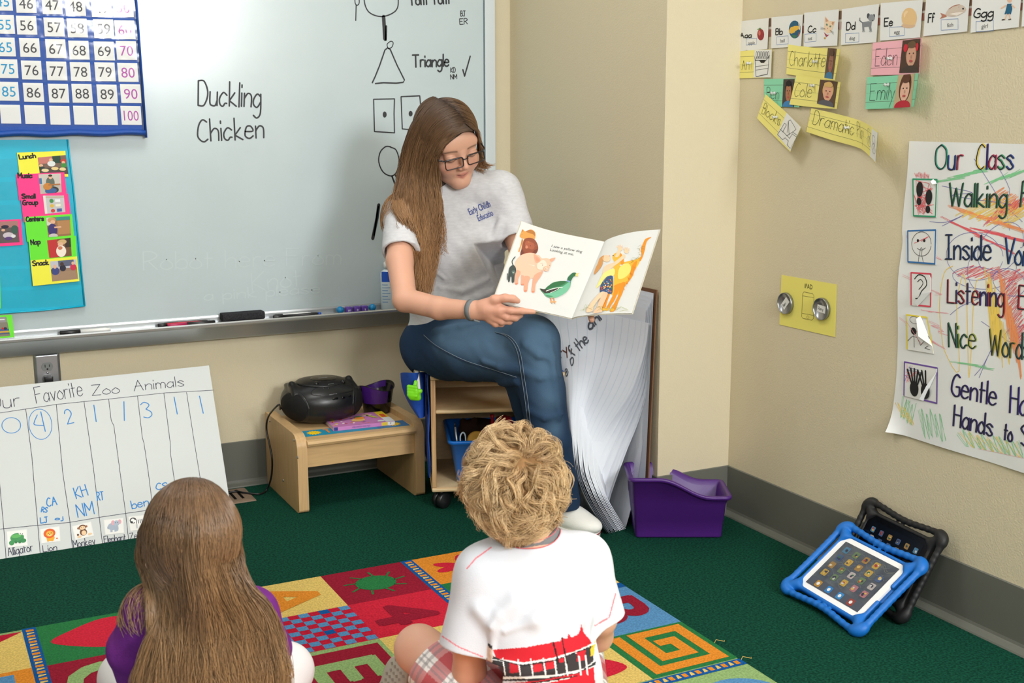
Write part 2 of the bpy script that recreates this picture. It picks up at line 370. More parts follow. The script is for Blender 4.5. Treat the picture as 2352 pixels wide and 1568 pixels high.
def raw_mesh(name, vp, F, mats, parent=None, tint=None, face_mat=None, attr=None, smooth=True):
    me = D.meshes.new(name); n = len(F); k = F.shape[1]
    me.vertices.add(len(vp)); me.vertices.foreach_set('co', np.ascontiguousarray(vp, dtype=np.float32).ravel())
    me.loops.add(n*k); me.loops.foreach_set('vertex_index', np.ascontiguousarray(F, dtype=np.int32).ravel())
    me.polygons.add(n); me.polygons.foreach_set('loop_start', np.arange(0, n*k, k, dtype=np.int32))
    me.polygons.foreach_set('use_smooth', np.full(n, smooth, dtype=bool))
    for m in mats: me.materials.append(m)
    if face_mat is not None: me.polygons.foreach_set('material_index', face_mat(vp[F].mean(1)).astype(np.int32))
    if tint is not None:
        c = np.ones((len(vp), 4), dtype=np.float32); c[:, :3] = tint(vp); a = me.color_attributes.new('tint', 'FLOAT_COLOR', 'POINT'); a.data.foreach_set('color', c.ravel())
    if attr is not None: a = me.attributes.new('t', 'FLOAT', 'POINT'); a.data.foreach_set('value', np.ascontiguousarray(attr, dtype=np.float32))
    me.update(calc_edges=True); me.validate()
    o = D.objects.new(name, me); COL.objects.link(o)
    if parent: o.parent = parent; o.matrix_parent_inverse = parent_inv(parent)
    return o
def strands(name, P, r0, r1, m, parent=None, sides=3, flat=1.0, t=None):
    """P: (strands, points, 3) -> one mesh of tapering tubes, attribute t runs 0..1 from root to tip"""
    P = npv(P); N, S, _ = P.shape; T = np.gradient(P, axis=1); T /= np.linalg.norm(T, axis=2, keepdims=True)+1e-12
    ref = np.array([.3, .5, .8]); A = np.cross(T, ref); A /= np.linalg.norm(A, axis=2, keepdims=True)+1e-9; Bn = np.cross(T, A)
    tt = np.linspace(0, 1, S); prof = (r0+(r1-r0)*tt)*np.minimum(1, .35+tt*8); r0 = np.asarray(prof)[None, :, None]
    V = np.stack([P+A*r0*cos(2*PI*j/sides)+Bn*r0*flat*sin(2*PI*j/sides) for j in range(sides)], 2)
    idx = np.arange(N*S*sides).reshape(N, S, sides); F = []
    for j in range(sides):
        k = (j+1) % sides; F.append(np.stack([idx[:, :-1, j], idx[:, :-1, k], idx[:, 1:, k], idx[:, 1:, j]], -1).reshape(-1, 4))
    at = np.repeat(np.broadcast_to(tt if t is None else t, (N, S))[:, :, None], sides, 2)
    return raw_mesh(name, V.reshape(-1, 3), np.concatenate(F), [m], parent, attr=at.reshape(-1))
def spl(P, n):
    """resample (strands, K, 3) control points to n points by Catmull-Rom"""
    P = npv(P); K = P.shape[1]; x = np.linspace(0, K-1, n); i = np.minimum(x.astype(int), K-2); t = (x-i)[None, :, None]
    a = P[:, np.maximum(i-1, 0)]; b = P[:, i]; c = P[:, i+1]; d = P[:, np.minimum(i+2, K-1)]
    return .5*((2*b)+(c-a)*t+(2*a-5*b+4*c-d)*t*t+(3*b-a-3*c+d)*t**3)
# ================================================================ room shell
YA, XP, YP, XC, XL, YF = 3.985, 2.018, 2.99, 2.285, -3.2, -3.4
M_wall = mat('painted_wall', (209, 198, 170), .85, .25, bump=.42, bscale=210)
M_carpet = mat('green_carpet', (20, 78, 60), .95, .08, bump=1, bscale=420, vary=.5, vscale=170, rgb2=(8, 46, 36))
M_base = mat('grey_vinyl', (100, 101, 93), .55, .35)
M_ceil = mat('ceiling_tile', (236, 234, 226), .9, .2, bump=.4, bscale=90)
def slab(name, pts, m):
    mb = MB(); mb.add(pts, [tuple(range(len(pts)))], m); return struct(mb.build(name))
def wallbox(name, lo, hi):
    mb = MB(); mb.box(lo, hi, M_wall); return struct(mb.build(name))
mb = MB(); mb.box((XL-.1, YF-.1, -.05), (XC+.1, YA+.1, 0), M_carpet); struct(mb.build('floor'))
mb = MB(); mb.box((XL-.1, YF-.1, CEIL), (XC+.1, YA+.1, CEIL+.05), M_ceil); struct(mb.build('ceiling'))
wallbox('wall_back', (XL, YA, 0), (XP, YA+.1, CEIL))
wallbox('wall_pier', (XP, YP, 0), (XC+.1, YA+.1, CEIL))
wallbox('wall_right', (XC, YF, 0), (XC+.1, YP, CEIL))
wallbox('wall_left', (XL-.1, YF, 0), (XL, YA+.1, CEIL))
wallbox('wall_front', (XL-.1, YF-.1, 0), (XC+.1, YF, CEIL))
BH = .155
def base(name, a, b, n):
    """cove baseboard along a -> b; n points into the room"""
    a = Vector(a); b = Vector(b); n = Vector(n); prof = [(0, BH), (.004, BH-.002), (.0045, .020), (.0065, .0125), (.010, .0100), (.026, .0045), (.028, 0.0005)]
    mb = MB(); mb.loft([[a+n*y+Vector((0, 0, z)) for y, z in prof], [b+n*y+Vector((0, 0, z)) for y, z in prof]], M_base, False, closed=False)
    o = struct(mb.build(name)); 
    return o
base('baseboard_back', (XL, YA, 0), (XP, YA, 0), (0, -1, 0))
base('baseboard_pier', (XP-.004, YP, 0), (XC, YP, 0), (0, -1, 0))
base('baseboard_alcove', (XP, YA, 0), (XP, YP-.004, 0), (-1, 0, 0))
base('baseboard_right', (XC, YP, 0), (XC, YF, 0), (-1, 0, 0))
# ceiling light fixtures
M_frame = mat('white_enamel', (235, 235, 232), .4)
M_diff = mat('lit_diffuser', (255, 247, 235), .5, emit=2.5)
for i, (n, l, sx, sy, p) in enumerate(LAMPS):
    t = thing('ceiling_light', (l[0], l[1], CEIL), ['recessed ceiling light above the reading corner', 'recessed ceiling light by the left wall', 'recessed ceiling light behind the children on the left', 'recessed ceiling light behind the children on the right'][i], 'light', 'ceiling lights')
    mb = MB()
    for a, b in (((-1, -1), (1, -.93)), ((-1, .93), (1, 1)), ((-1, -.93), (-.96, .93)), ((.96, -.93), (1, .93))):
        mb.box((l[0]+a[0]*(sx/2+.03), l[1]+a[1]*(sy/2+.03), CEIL-.02), (l[0]+b[0]*(sx/2+.03), l[1]+b[1]*(sy/2+.03), CEIL), M_frame)
    mb.build('frame', t)
    mb = MB(); mb.box((l[0]-sx/2, l[1]-sy/2, CEIL-.012), (l[0]+sx/2, l[1]+sy/2, CEIL-.008), M_diff); mb.build('diffuser', t)
# ================================================================ whiteboard
YB = 3.962
M_board = mat('whiteboard_enamel', (188, 201, 205), .2, .5, vary=.035, vscale=5, detail=6)
M_alu = mat('brushed_aluminium', (190, 194, 196), .35, .5, metal=.75)
M_aluw = mat('satin_frame', (200, 208, 212), .45, .5, metal=.2)
M_ink = mat('dry_erase_black', (38, 40, 44), .5)
M_ghost = mat('wiped_ink', (194, 206, 209), .2, .5)
WB = thing('whiteboard', (.4, YA, .57), 'white dry erase board with black writing, filling the wall behind the woman', 'whiteboard')
FB = frame((0, YB, 0), (1, 0, 0), (0, 0, 1))
def bp(px, py): p = on(px, py, 1, YB); return (p.x, p.z)
mb = MB(); XR = 1.905; ZB = .60; ZT = 1.82
mb.box((-1.2, YB, ZB-.02), (XR, YA, ZT), M_board)
def pl(pts, w=3.5, m=M_ink, h=.0004, curve=False):
    q = [bp(*p) for p in pts]
    polyline(mb, cr(q, 5) if curve else q, w/690, m, FB, h)
for t, x0, y0, x1, y1, s in (('Duckling', 455, 241, 604, 247, 53), ('Chicken', 455, 326, 612, 316, 48), ('Triangle', 948, 154, 1034, 152, 28), ('KD', 1035, 166, 1047, 166, 11), ('NM', 1035, 182, 1051, 181, 11), ('BJ', 1058, 37, 1070, 37, 12), ('ER', 1056, 56, 1076, 55, 13)):
    fit(mb, t, bp(x0, y0), bp(x1, y1), s/690, M_ink, FB, .0004, (3.6 if s > 30 else 4 if s > 20 else 2)/690, jit=.02, slant=.03)
fit(mb, 'Tom-Tom', bp(940, 12), bp(1034, 8), 30/690, M_ink, FB, .0004, 4/690)
pl([(836, -20), (838, 10), (850, 30), (876, 38), (902, 30), (914, 14), (914, -20)], 3, curve=True); pl([(881, 38), (884, 90)], 9); pl([(887, 60), (886, 92)], 5)
pl([(815, -8), (816, 8), (821, 12), (825, 6), (824, -10)], 2.4, curve=True); pl([(818, 12), (817, 47)], 2.6)
pl([(855, 190), (862, 175), (872, 150), (884, 115), (890, 110), (896, 113), (912, 150), (929, 184), (926, 189), (910, 191), (880, 190), (862, 192)], 3.4)
pl([(892, 112), (889, 102), (897, 95), (903, 98), (900, 108), (892, 112)], 2.2, curve=True)
pl([(1063, 160), (1067, 175), (1080, 129)], 3.6)
pl([(858, 228), (906, 227), (905, 260), (906, 305), (860, 302), (858, 228)], 3); pl([(921, 222), (964, 220), (968, 262), (966, 300), (924, 296), (921, 222)], 3)
fill(mb, [bp(*p) for p in ell(883.5, 263, 4.6, 7)], M_ink, FB, .0004); fill(mb, [bp(*p) for p in ell(943, 261, 4.6, 6.5)], M_ink, FB, .0004)
pl([(897, 337), (885, 337), (873, 350), (870, 372), (880, 395), (898, 404), (910, 396), (917, 372), (910, 345), (897, 338)], 3, curve=True); pl([(900, 404), (908, 425)], 4); pl([(908, 402), (918, 418)], 4)
pl([(930, 330), (923, 345), (924, 360)], 3, curve=True)
pl([(870, 470), (866, 500), (856, 548)], 8); pl([(869, 474), (859, 540)], 4)
for t, x0, y0, x1, y1, s in (('Robot here From', 330, 620, 790, 606, 40), ('Knot', 580, 668, 700, 655, 42), ('a pink please', 470, 690, 740, 672, 24)): fit(mb, t, bp(x0, y0), bp(x1, y1), s/690, M_ghost, FB, .0003, 2.5/690)
mb.build('board_surface', WB)
mb = MB(); mb.box((XR, YB-.006, ZB-.02), (XR+.04, YA, ZT), M_aluw); mb.box((XR-.004, YB-.003, ZB-.02), (XR, YB, ZT), mat('dark_seam', (95, 112, 118), .5)); bevel(mb.build('board_frame', WB), .002)
mb = MB(); mb.box((-1.2, YB-.006, ZT), (XR+.04, YA, ZT+.04), M_aluw); bevel(mb.build('board_frame', WB), .002)
# marker tray: rail, floor, rounded lip and slanted apron in one extrusion
ZL = on(500, 742.5, 1, 3.9).z; ZA = on(500, 777, 1, 3.966).z; TRAY = ZL-.004
prof = [(YA-.002, ZL+.018), (YB-.008, ZL+.018), (YB-.010, ZL+.012), (YB-.010, TRAY), (3.908, TRAY), (3.905, ZL+.002), (3.900, ZL+.003), (3.896, ZL-.001), (3.897, ZL-.007), (3.902, ZL-.011), (3.945, ZA+.004), (3.948, ZA+.001), (3.955, ZA-.001), (YA-.002, ZA)]
mb = MB(); mb.loft([[Vector((x, y, z)) for y, z in prof] for x in (-1.2, XR+.04)], M_alu, False, caps=True); mb.build('marker_tray', WB)
def cm(*c, rough=.6): return mat('colour_%d_%d_%d' % c, c, rough, .35)
K = cm(30, 30, 32); W_ = mat('white_card', (226, 227, 226), .55, .35); M_plastic = None
def clear_mat(name, a=.16, rough=.08, tint=(255, 255, 255)):
    m = D.materials.new(name); m.use_nodes = True; nt = m.node_tree; nt.nodes.clear(); L = nt.links.new
    o = nt.nodes.new('ShaderNodeOutputMaterial'); x = nt.nodes.new('ShaderNodeMixShader'); t = nt.nodes.new('ShaderNodeBsdfTransparent'); g = nt.nodes.new('ShaderNodeBsdfGlossy')
    t.inputs[0].default_value = lin(tint); g.inputs['Roughness'].default_value = rough
    f = nt.nodes.new('ShaderNodeFresnel'); f.inputs[0].default_value = 1.45; mu = nt.nodes.new('ShaderNodeMath'); mu.operation = 'ADD'; mu.inputs[1].default_value = a-.04
    tc = nt.nodes.new('ShaderNodeTexCoord'); n = nt.nodes.new('ShaderNodeTexNoise'); n.inputs['Scale'].default_value = 14; b = nt.nodes.new('ShaderNodeBump'); b.inputs['Strength'].default_value = .25; b.inputs['Distance'].default_value = .01
    L(tc.outputs['Object'], n.inputs[0]); L(n.outputs[0], b.inputs['Height']); L(b.outputs[0], g.inputs['Normal'])
    nt.nodes.remove(f); nt.nodes.remove(mu); x.inputs[0].default_value = a; L(t.outputs[0], x.inputs[1]); L(g.outputs[0], x.inputs[2]); L(x.outputs[0], o.inputs[0]); return m
M_clear = clear_mat('clear_vinyl', .05, .12)
def picture(mb, F, inv, c, bg, shapes, h=.0003, fine=False):
    """a small printed photograph: quad of pixels c on colour bg, then simple coloured shapes in its own 0-1 square"""
    q = [inv(*p) for p in c]
    (ax, ay), (bx, by), (cx, cy), (dx, dy) = q
    def g(u, v): return ((dx*(1-u)+cx*u)*(1-v)+(ax*(1-u)+bx*u)*v, (dy*(1-u)+cy*u)*(1-v)+(ay*(1-u)+by*u)*v)
    mb.grid([[F(*g(i/8, 1-j/8), h) for j in range(9)] for i in range(9)], cm(*bg), False)
    for i, (k, col, *a) in enumerate(shapes):
        P = ell(*a) if k == 'e' else rect(*a) if k == 'r' else a[0]
        P = [g(min(1, max(0, u)), min(1, max(0, v))) for u, v in P]
        if len(P) == 4: P = [(P[j][0]+(P[(j+1) % 4][0]-P[j][0])*q/4, P[j][1]+(P[(j+1) % 4][1]-P[j][1])*q/4) for j in range(4) for q in range(4)]
        c0 = (sum(p[0] for p in P)/len(P), sum(p[1] for p in P)/len(P)); n_ = len(P); R_ = 5 if fine else 1; hh = h+(.00012 if not fine else .00016)*(i+1)
        vs = [F(*c0, hh)]+[F(c0[0]+(p[0]-c0[0])*r/R_, c0[1]+(p[1]-c0[1])*r/R_, hh) for r in range(1, R_+1) for p in P]
        fs = [(0, 1+j, 1+(j+1) % n_) for j in range(n_)]+[(1+(r-1)*n_+j, 1+r*n_+j, 1+r*n_+(j+1) % n_, 1+(r-1)*n_+(j+1) % n_) for r in range(1, R_) for j in range(n_)]; mb.add(vs, fs, cm(*col))
SK = (222, 176, 146); HB = (84, 58, 40)
# ---------------------------------------------------------------- number pocket chart
YN = 3.946
M_navy = mat('blue_nylon', (28, 76, 160), .55, .35, bump=.3, bscale=300)
def nq(px, py): return on(px, py, 1, YN)
NC = thing('pocket_chart', nq(150, 200), 'blue fabric hundreds pocket chart with white number cards, hung on the whiteboard', 'pocket chart')
pbr = nq(339, 316); XN = pbr.x
ztop = 1.82; xl = -.06
FN = frame((0, YN, 0), (1, 0, 0), (0, 0, 1))
def nuv(px, py): p = nq(px, py); return (p.x, p.z)
mb = MB()
xr_t = nuv(316, 0)[0]; xr_tt = xr_t-(XN-xr_t)*.3
body = [(xl, pbr.z+.012), (XN-.012, pbr.z+.012), (xr_tt-.012, ztop), (xl, ztop)]
mb.prism(body, -.004, .0, M_navy, FN); mb.build('fabric_panel', NC)
mb = MB()
def strip(pts, r, flat=.35): mb.tube([FN(u, v, .001) for u, v in pts], r, M_navy, 10, True, flat)
strip([(XN-.005, pbr.z), (xr_t-.005, nuv(316, 0)[1]), (xr_tt-.005, ztop)], .011)
mb.build('side_binding', NC)
mb = MB(); mb.tube([FN(u, pbr.z+.016+.002*sin(u*40), .002) for u in np.linspace(xl, XN-.008, 40)], .02, M_navy, 12, True, .45); mb.build('bottom_hem', NC)
def npx(c, r):
    """pixel corners of the number card in column c (-1..4), row r (0..5)"""
    l1 = [-61, 148, 388, 600, 830, 1030][c+1]; l5 = [-2, 215, 447, 660, 873, 1088][c+1]
    t1 = [130, 143, 157, 165, 175, 178][c+1]; t5 = [940, 945, 948, 950, 951, 950][c+1]
    rj = random.Random(c*7+r*31); k = (r-1)/4; L = l1+(l5-l1)*k+rj.uniform(-6, 6); T = t1+(t5-t1)*k+rj.uniform(-4, 4); w = 182; hh = 170
    return [((L)/3.92, T/3.92), ((L+w)/3.92, (T+3)/3.92), ((L+w+13)/3.92, (T+hh+2)/3.92), ((L+14)/3.92, (T+hh)/3.92)]
words = [['45', '46', '47', '48', '49', '50'], ['55', '56', '57', '58', '59', '60'], ['65', '66', '67', '68', '69', '70'], ['75', '76', '77', '78', '79', '80'], ['85', '86', '87', '88', '89', '90'], ['', '', '', '', '', '100']]
colours = [cm(0, 146, 200)]+[cm(60, 60, 68)]*4+[cm(176, 76, 170)]
blank = ['leftmost', 'second from left', 'third from left', 'fourth from left', 'last, beside the 100 card']
for r in range(6):
    for c in range(6):
        t = words[r][c]; col = colours[c]
        C = [on(x, y, 1, YN-.0016) for x, y in npx(c-1, r)]
        def draw(mb, F, W, H, t=t, col=col):
            if t: printed(mb, t, W*.5, H*.22, H*.56, col, F, .0003, 'c', wide=.98 if len(t) < 3 else .8)
        lab = 'white card printed with the number %s in the blue pocket chart' % t if t else 'blank white card in the bottom row of the blue chart, '+blank[c]
        card('number_card', C, W_, lab, 'card', 'number cards in the blue pocket chart', draw)
    # clear pocket in front of the row
    zt = nuv(200, (npx(2, r)[0][1]+npx(2, r)[0][1])/2+4)[1]; zb = nuv(200, npx(2, r)[2][1]+3)[1]; xe = nuv(*npx(4, r)[1])[0]+.004
    m2 = MB(); m2.add([FN(xl, zb, .004), FN(xe+.004, zb, .004), FN(xe, zt, .0055), FN(xl, zt, .0055)], [(0, 1, 2, 3)], M_clear)
    q = m2.build('clear_pocket', NC); q['label'] = 'clear plastic pocket'
# ---------------------------------------------------------------- teal schedule chart
YT = 3.954
M_teal = mat('teal_nylon', (0, 176, 208), .45, .45, bump=.4, bscale=26, vary=.06, vscale=9)
tq = lambda px, py: on(px, py, 1, YT)
TC = thing('pocket_chart', tq(90, 520), 'teal schedule pocket chart with bright activity cards, below the blue number chart', 'pocket chart')
FT = frame((0, YT, 0), (1, 0, 0), (0, 0, 1)); tu = lambda px, py: (tq(px, py).x, tq(px, py).z)
mb = MB(); mb.prism([tu(-120, 728), tu(197, 703), tu(182, 560), tu(168, 430), tu(155, 320), tu(-120, 322)], -.003, 0, M_teal, FT); mb.build('fabric_panel', TC)
mb = MB(); mb.tube([FT(*tu(*p), .001) for p in [(155, 320), (168, 430), (181, 560), (194, 701)]], .0055, M_teal, 8, True, .5); mb.tube([FT(*tu(*p), .001) for p in [(194, 702), (100, 712), (0, 719), (-120, 728)]], .0055, M_teal, 8, True, .5); mb.build('edge_binding', TC)
for y in (362, 415, 468, 520, 567, 615, 664):
    m2 = MB(); a = tu(-120, y+6); b = tu(160+(y-362)*.11-2, y-2); m2.add([FT(a[0], a[1]-.055, .0012), FT(b[0], b[1]-.055, .0012), FT(b[0], b[1], .0024), FT(a[0], a[1], .0024)], [(0, 1, 2, 3)], M_clear)
    m2.build('clear_pocket', TC)['label'] = 'clear plastic pocket'
s2 = lambda x, y: (x/3.135, 300+y/3.135)
YEL, PNK, GRN, LIME = (238, 234, 70), (255, 62, 140), (104, 226, 52), (112, 232, 60)
CARDS = [
 ('Lunch', YEL, [(122, 158), (470, 145), (492, 332), (142, 322)], [('Lunch', 140, 196, 262, 186, 30)], [(270, 186), (473, 173), (490, 300), (286, 303)], (120, 96, 84),
  [('r', (196, 120, 110), 0, .6, .5, 1), ('r', (40, 70, 56), .52, .6, .8, 1), ('r', (80, 70, 66), 0, 0, 1, .35), ('e', (190, 60, 50), .9, .7, .12, .1), ('e', SK, .45, .8, .07, .09), ('e', (222, 226, 226), .45, .58, .14, .16), ('e', SK, .88, .62, .06, .08), ('e', (64, 140, 60), .88, .46, .1, .12), ('e', SK, .08, .5, .07, .09), ('e', (44, 60, 58), .1, .34, .1, .1), ('e', (226, 200, 140), .55, .3, .13, .09), ('e', (226, 210, 160), .2, .2, .13, .1), ('e', (226, 205, 150), .82, .26, .12, .09)], 'lunch card, yellow with a photo of children eating at a table'),
 ('Music', PNK, [(115, 315), (463, 299), (482, 460), (138, 503)], [('Music', 132, 350, 238, 346, 30)], [(278, 320), (437, 310), (445, 452), (292, 462)], (186, 178, 168),
  [('r', (200, 194, 186), 0, .45, 1, 1), ('r', (70, 120, 160), 0, .5, .12, .8), ('e', (56, 54, 60), .55, .15, .32, .2), ('e', (60, 96, 150), .5, .12, .28, .14), ('e', (96, 106, 96), .5, .55, .2, .3), ('e', SK, .52, .82, .08, .1), ('e', (50, 36, 28), .52, .91, .09, .06), ('e', (198, 130, 60), .36, .36, .2, .18), ('r', (170, 110, 60), .4, .4, .95, .47)], 'music card, hot pink with a photo of a guitar player'),
 ('Small Group', PNK, [(147, 470), (492, 454), (510, 602), (170, 660)], [('Small', 160, 505, 262, 498, 26), ('Group', 166, 548, 278, 540, 28)], [(310, 478), (460, 470), (472, 600), (325, 608)], (196, 194, 196),
  [('r', (226, 222, 214), 0, 0, .12, 1), ('r', (190, 170, 140), .12, .88, 1, .95), ('e', (70, 140, 80), .38, .7, .1, .12), ('r', (230, 234, 238), .55, .62, .8, .78), ('e', (220, 180, 60), .38, .42, .09, .1), ('r', (232, 228, 210), .55, .36, .8, .5), ('e', (200, 60, 60), .4, .14, .1, .1), ('r', (70, 90, 160), .6, .06, .84, .24)], 'small group card, hot pink with a photo of a pale wall chart'),
 ('Centers', GRN, [(177, 622), (519, 600), (535, 770), (196, 800)], [('Centers', 190, 656, 320, 648, 30)], [(332, 628), (503, 616), (512, 756), (348, 768)], (150, 110, 74),
  [('r', (60, 140, 130), .4, .82, 1, 1), ('r', (176, 130, 84), .45, .1, 1, .8), ('r', (214, 206, 196), 0, .6, .2, 1), ('e', (190, 150, 100), .22, .86, .17, .14), ('e', SK, .26, .76, .1, .1), ('e', (60, 50, 110), .22, .36, .2, .32), ('r', SK, .3, .44, .6, .52), ('e', (196, 190, 190), .22, .05, .2, .12)], 'centers card, lime green with a photo of a child at a cabinet'),
 ('Nap', GRN, [(204, 786), (546, 756), (556, 908), (219, 936)], [('Nap', 226, 820, 296, 812, 32)], [(340, 788), (508, 770), (518, 900), (356, 916)], (120, 80, 54),
  [('r', (190, 50, 50), 0, 0, .42, 1), ('r', (60, 44, 36), .75, .5, 1, 1), ('e', (206, 170, 120), .62, .82, .2, .14), ('e', SK, .55, .7, .12, .12), ('e', (238, 226, 214), .55, .32, .22, .32), ('e', (200, 120, 90), .52, .5, .1, .1)], 'nap card, lime green with a photo of a resting child'),
 ('Snack', YEL, [(219, 934), (555, 905), (572, 1083), (238, 1118)], [('Snack', 236, 974, 356, 964, 32)], [(360, 942), (548, 926), (562, 1068), (376, 1086)], (152, 124, 100),
  [('r', (160, 130, 104), 0, 0, 1, .45), ('r', (190, 190, 200), 0, .6, 1, 1), ('r', (90, 96, 120), .3, .7, .9, 1), ('e', (60, 70, 130), .16, .5, .16, .2), ('e', SK, .16, .72, .07, .1), ('e', (36, 36, 56), .46, .62, .12, .16), ('e', (70, 50, 44), .44, .82, .07, .1), ('e', (200, 50, 80), .86, .62, .12, .16), ('e', SK, .86, .82, .06, .08)], 'snack card, yellow with a photo of children on a wood floor')]
for i, (t, col, c, txt, pc, bg, shp, lab) in enumerate(CARDS):
    C = [on(*s2(*p), 1, YT-.003-.0012*i) for p in c]; inv = sheet(C)[3]
    def draw(mb, F, W, H):
        for tx, x0, y0, x1, y1, s in txt: fit(mb, tx, inv(*s2(x0, y0)), inv(*s2(x1, y1)), s/3.135/690, K, F, .0003, 2.6/690)
        picture(mb, F, inv, [s2(*p) for p in pc], bg, shp)
    card('schedule_card', C, cm(*col), lab, 'card', 'activity cards in the teal chart', draw)
C = [on(*s2(*p), 1, YT-.004) for p in [(-220, 655), (150, 636), (166, 822), (-210, 846)]]; inv = sheet(C)[3]
card('schedule_card', C, cm(*PNK), 'pink edged photo card at the left edge of the teal chart', 'card', 'activity cards in the teal chart',
     lambda mb, F, W, H: picture(mb, F, inv, [s2(*p) for p in [(-150, 662), (128, 648), (138, 803), (-140, 820)]], (96, 84, 84), [('r', (170, 120, 116), .5, .7, 1, 1), ('e', (200, 190, 200), .72, .35, .14, .14), ('e', (60, 90, 80), .9, .6, .1, .2), ('e', (90, 60, 120), .72, .2, .1, .08), ('e', SK, .6, .6, .05, .06), ('e', (220, 220, 224), .85, .3, .06, .08), ('e', (40, 40, 60), .65, .75, .1, .08)]))
C = [on(*s2(*p), 1, YT-.004) for p in [(-200, 1046), (0, 1046), (6, 1280), (-200, 1290)]]
card('schedule_card', C, cm(*LIME), 'lime green card cut off at the photo edge, low on the teal chart', 'card', 'activity cards in the teal chart')
C = [on(*s2(*p), 1, 3.946) for p in [(-200, 1340), (87, 1325), (104, 1487), (-200, 1508)]]; inv2 = sheet(C)[3]
card('schedule_card', C, cm(*LIME), 'lime green photo card on the whiteboard just above the marker tray', 'card', None,
     lambda mb, F, W, H: picture(mb, F, inv2, [s2(*p) for p in [(-120, 1348), (44, 1340), (66, 1478), (-110, 1490)]], (134, 128, 116), [('r', (150, 146, 150), 0, .72, 1, 1), ('r', (228, 228, 226), .3, .84, .9, .9), ('r', (60, 90, 160), 0, .3, 1, .38), ('e', (190, 50, 50), .75, .4, .05, .06), ('e', (40, 50, 60), .86, .4, .07, .07), ('r', (220, 170, 60), 0, .2, 1, .26), ('r', (70, 90, 140), 0, .12, 1, .16)]))
# ---------------------------------------------------------------- marker tray contents
def pen(name, a, b, r, body, cap, f, label, tailcol=None, capr=1.12, text=None, group=None):
    """marker lying along a -> b (metres), cap on the first fraction f"""
    a = Vector(a); b = Vector(b); t = thing(name, (a+b)/2, label, 'marker', group); d = b-a
    P = lambda k: a+d*k
    mb = MB(); mb.tube([P(f), P(.9), P(.94), P(1)], [r, r, r*.8, r*.75], body, 14); mb.build('barrel', t)
    mb = MB(); mb.tube([P(0), P(.012), P(f*.5), P(f), P(f+.004)], [r*.75, r*capr, r*capr, r*capr*1.03, r*.9], cap, 14); mb.build('cap', t)
    if tailcol:
        mb = MB(); mb.tube([P(.94), P(.995), P(1.004)], [r*.9, r*.86, r*.6], tailcol, 14); mb.build('end_plug', t)
    return t
M_blk = mat('black_plastic', (22, 22, 24), .35, .5); M_wht = mat('white_plastic', (232, 232, 230), .35, .5); M_gry = mat('grey_plastic', (128, 132, 136), .4, .5)
M_red = mat('red_plastic', (206, 40, 56), .35, .5); M_crim = mat('crimson_plastic', (176, 30, 84), .35, .5); M_blu = mat('blue_plastic', (28, 84, 190), .35, .5)
yt = 3.93
def ty(px, py, r, y=yt): p = on(px, py, 1, y); return Vector((p.x, y, TRAY+r+.0003))
pen('dry_erase_marker', ty(137, 761, .0068), ty(253, 751, .0068), .0068, M_wht, M_blk, .40, 'white marker with a black grip cap alone on the marker tray, above the outlet')
pen('dry_erase_marker', ty(376, 737, .0062, 3.942), ty(482, 727, .0062, 3.942), .0062, M_blk, M_blk, .3, 'black marker with a grey end, behind the crimson marker on the tray', M_gry)
pen('dry_erase_marker', ty(362, 741, .0066, 3.9295), ty(464, 735, .0066, 3.9295), .006, M_red, M_blk, .2, 'black capped marker with a red barrel between two others on the tray')
pen('dry_erase_marker', ty(494, 737, .0062, 3.916), ty(385, 745, .0062, 3.916), .006, M_crim, M_blk, .60, 'black marker with a crimson end, front of the three on the tray')
pen('dry_erase_marker', ty(627, 722, .0062, 3.920), ty(737, 716, .0062, 3.920), .0058, M_blk, M_blk, .2, 'black marker with a blue end, in front of a white one on the tray', M_blu)
pen('dry_erase_marker', ty(630, 718, .0062, 3.940), ty(714, 713, .0062, 3.940), .0058, M_wht, M_blk, .22, 'white marker with a black cap, behind the blue ended marker on the tray')
a = ty(510, 733, 0, 3.918); b = ty(607, 727, 0, 3.918)
er = thing('board_eraser', (a+b)/2, 'dark grey felt board eraser on the marker tray', 'eraser')
M_felt = mat('charcoal_felt', (58, 58, 62), .95, .1, bump=1, bscale=500, vary=.4, vscale=300)
mb = MB(); mb.rbox((a.x, 3.905, TRAY+.007), (b.x, 3.95, TRAY+.031), .004, M_felt); mb.build('felt_pad', er)
mb = MB(); mb.rbox((a.x+.002, 3.907, TRAY), (b.x-.002, 3.948, TRAY+.007), .002, mat('eraser_back', (50, 50, 52), .6)); mb.build('backing', er)
M_ball = mat('blue_bead', (10, 130, 190), .22, .5); M_cube = mat('purple_bead', (92, 62, 156), .28, .5)
for px, lab in ((781, 'blue ball bead at the left end of the purple letter cubes'), (855, 'blue ball bead at the right end of the purple letter cubes, by the bottle')):
    r = .0128; p = ty(px, 705, r, 3.923); mb = MB(); mb.lathe([(r*sin(PI*i/14), -r*cos(PI*i/14)) for i in range(15)], M_ball, 24, Matrix.Translation(p)); tag(mb.build('ball_bead', loc=p), lab, 'bead', 'beads on the marker tray')
for px, ch, top in ((800, 'm', 'i'), (818.5, 'e', None), (836, 's', 'm')):
    h = .0112; p = ty(px, 705, h, 3.923); mb = MB(); M = Matrix.Translation(p) @ Matrix.Rotation(rad(2), 4, 'Z')
    mb.rbox((-h, -h, -h), (h, h, h), .0035, M_cube, M)
    printed(mb, ch, 0, -.0045, .0105, M_wht, lambda u, v, q=0: M @ Vector((u, -h-.0003, v)), 0, 'c')
    if top: printed(mb, top, 0, -.004, .011, M_wht, lambda u, v, q=0: M @ Vector((u, v, h+.0003)), 0, 'c')
    tag(mb.build('letter_cube', loc=p), 'purple letter cube showing %s, in the row of beads on the tray' % ch, 'bead', 'beads on the marker tray')
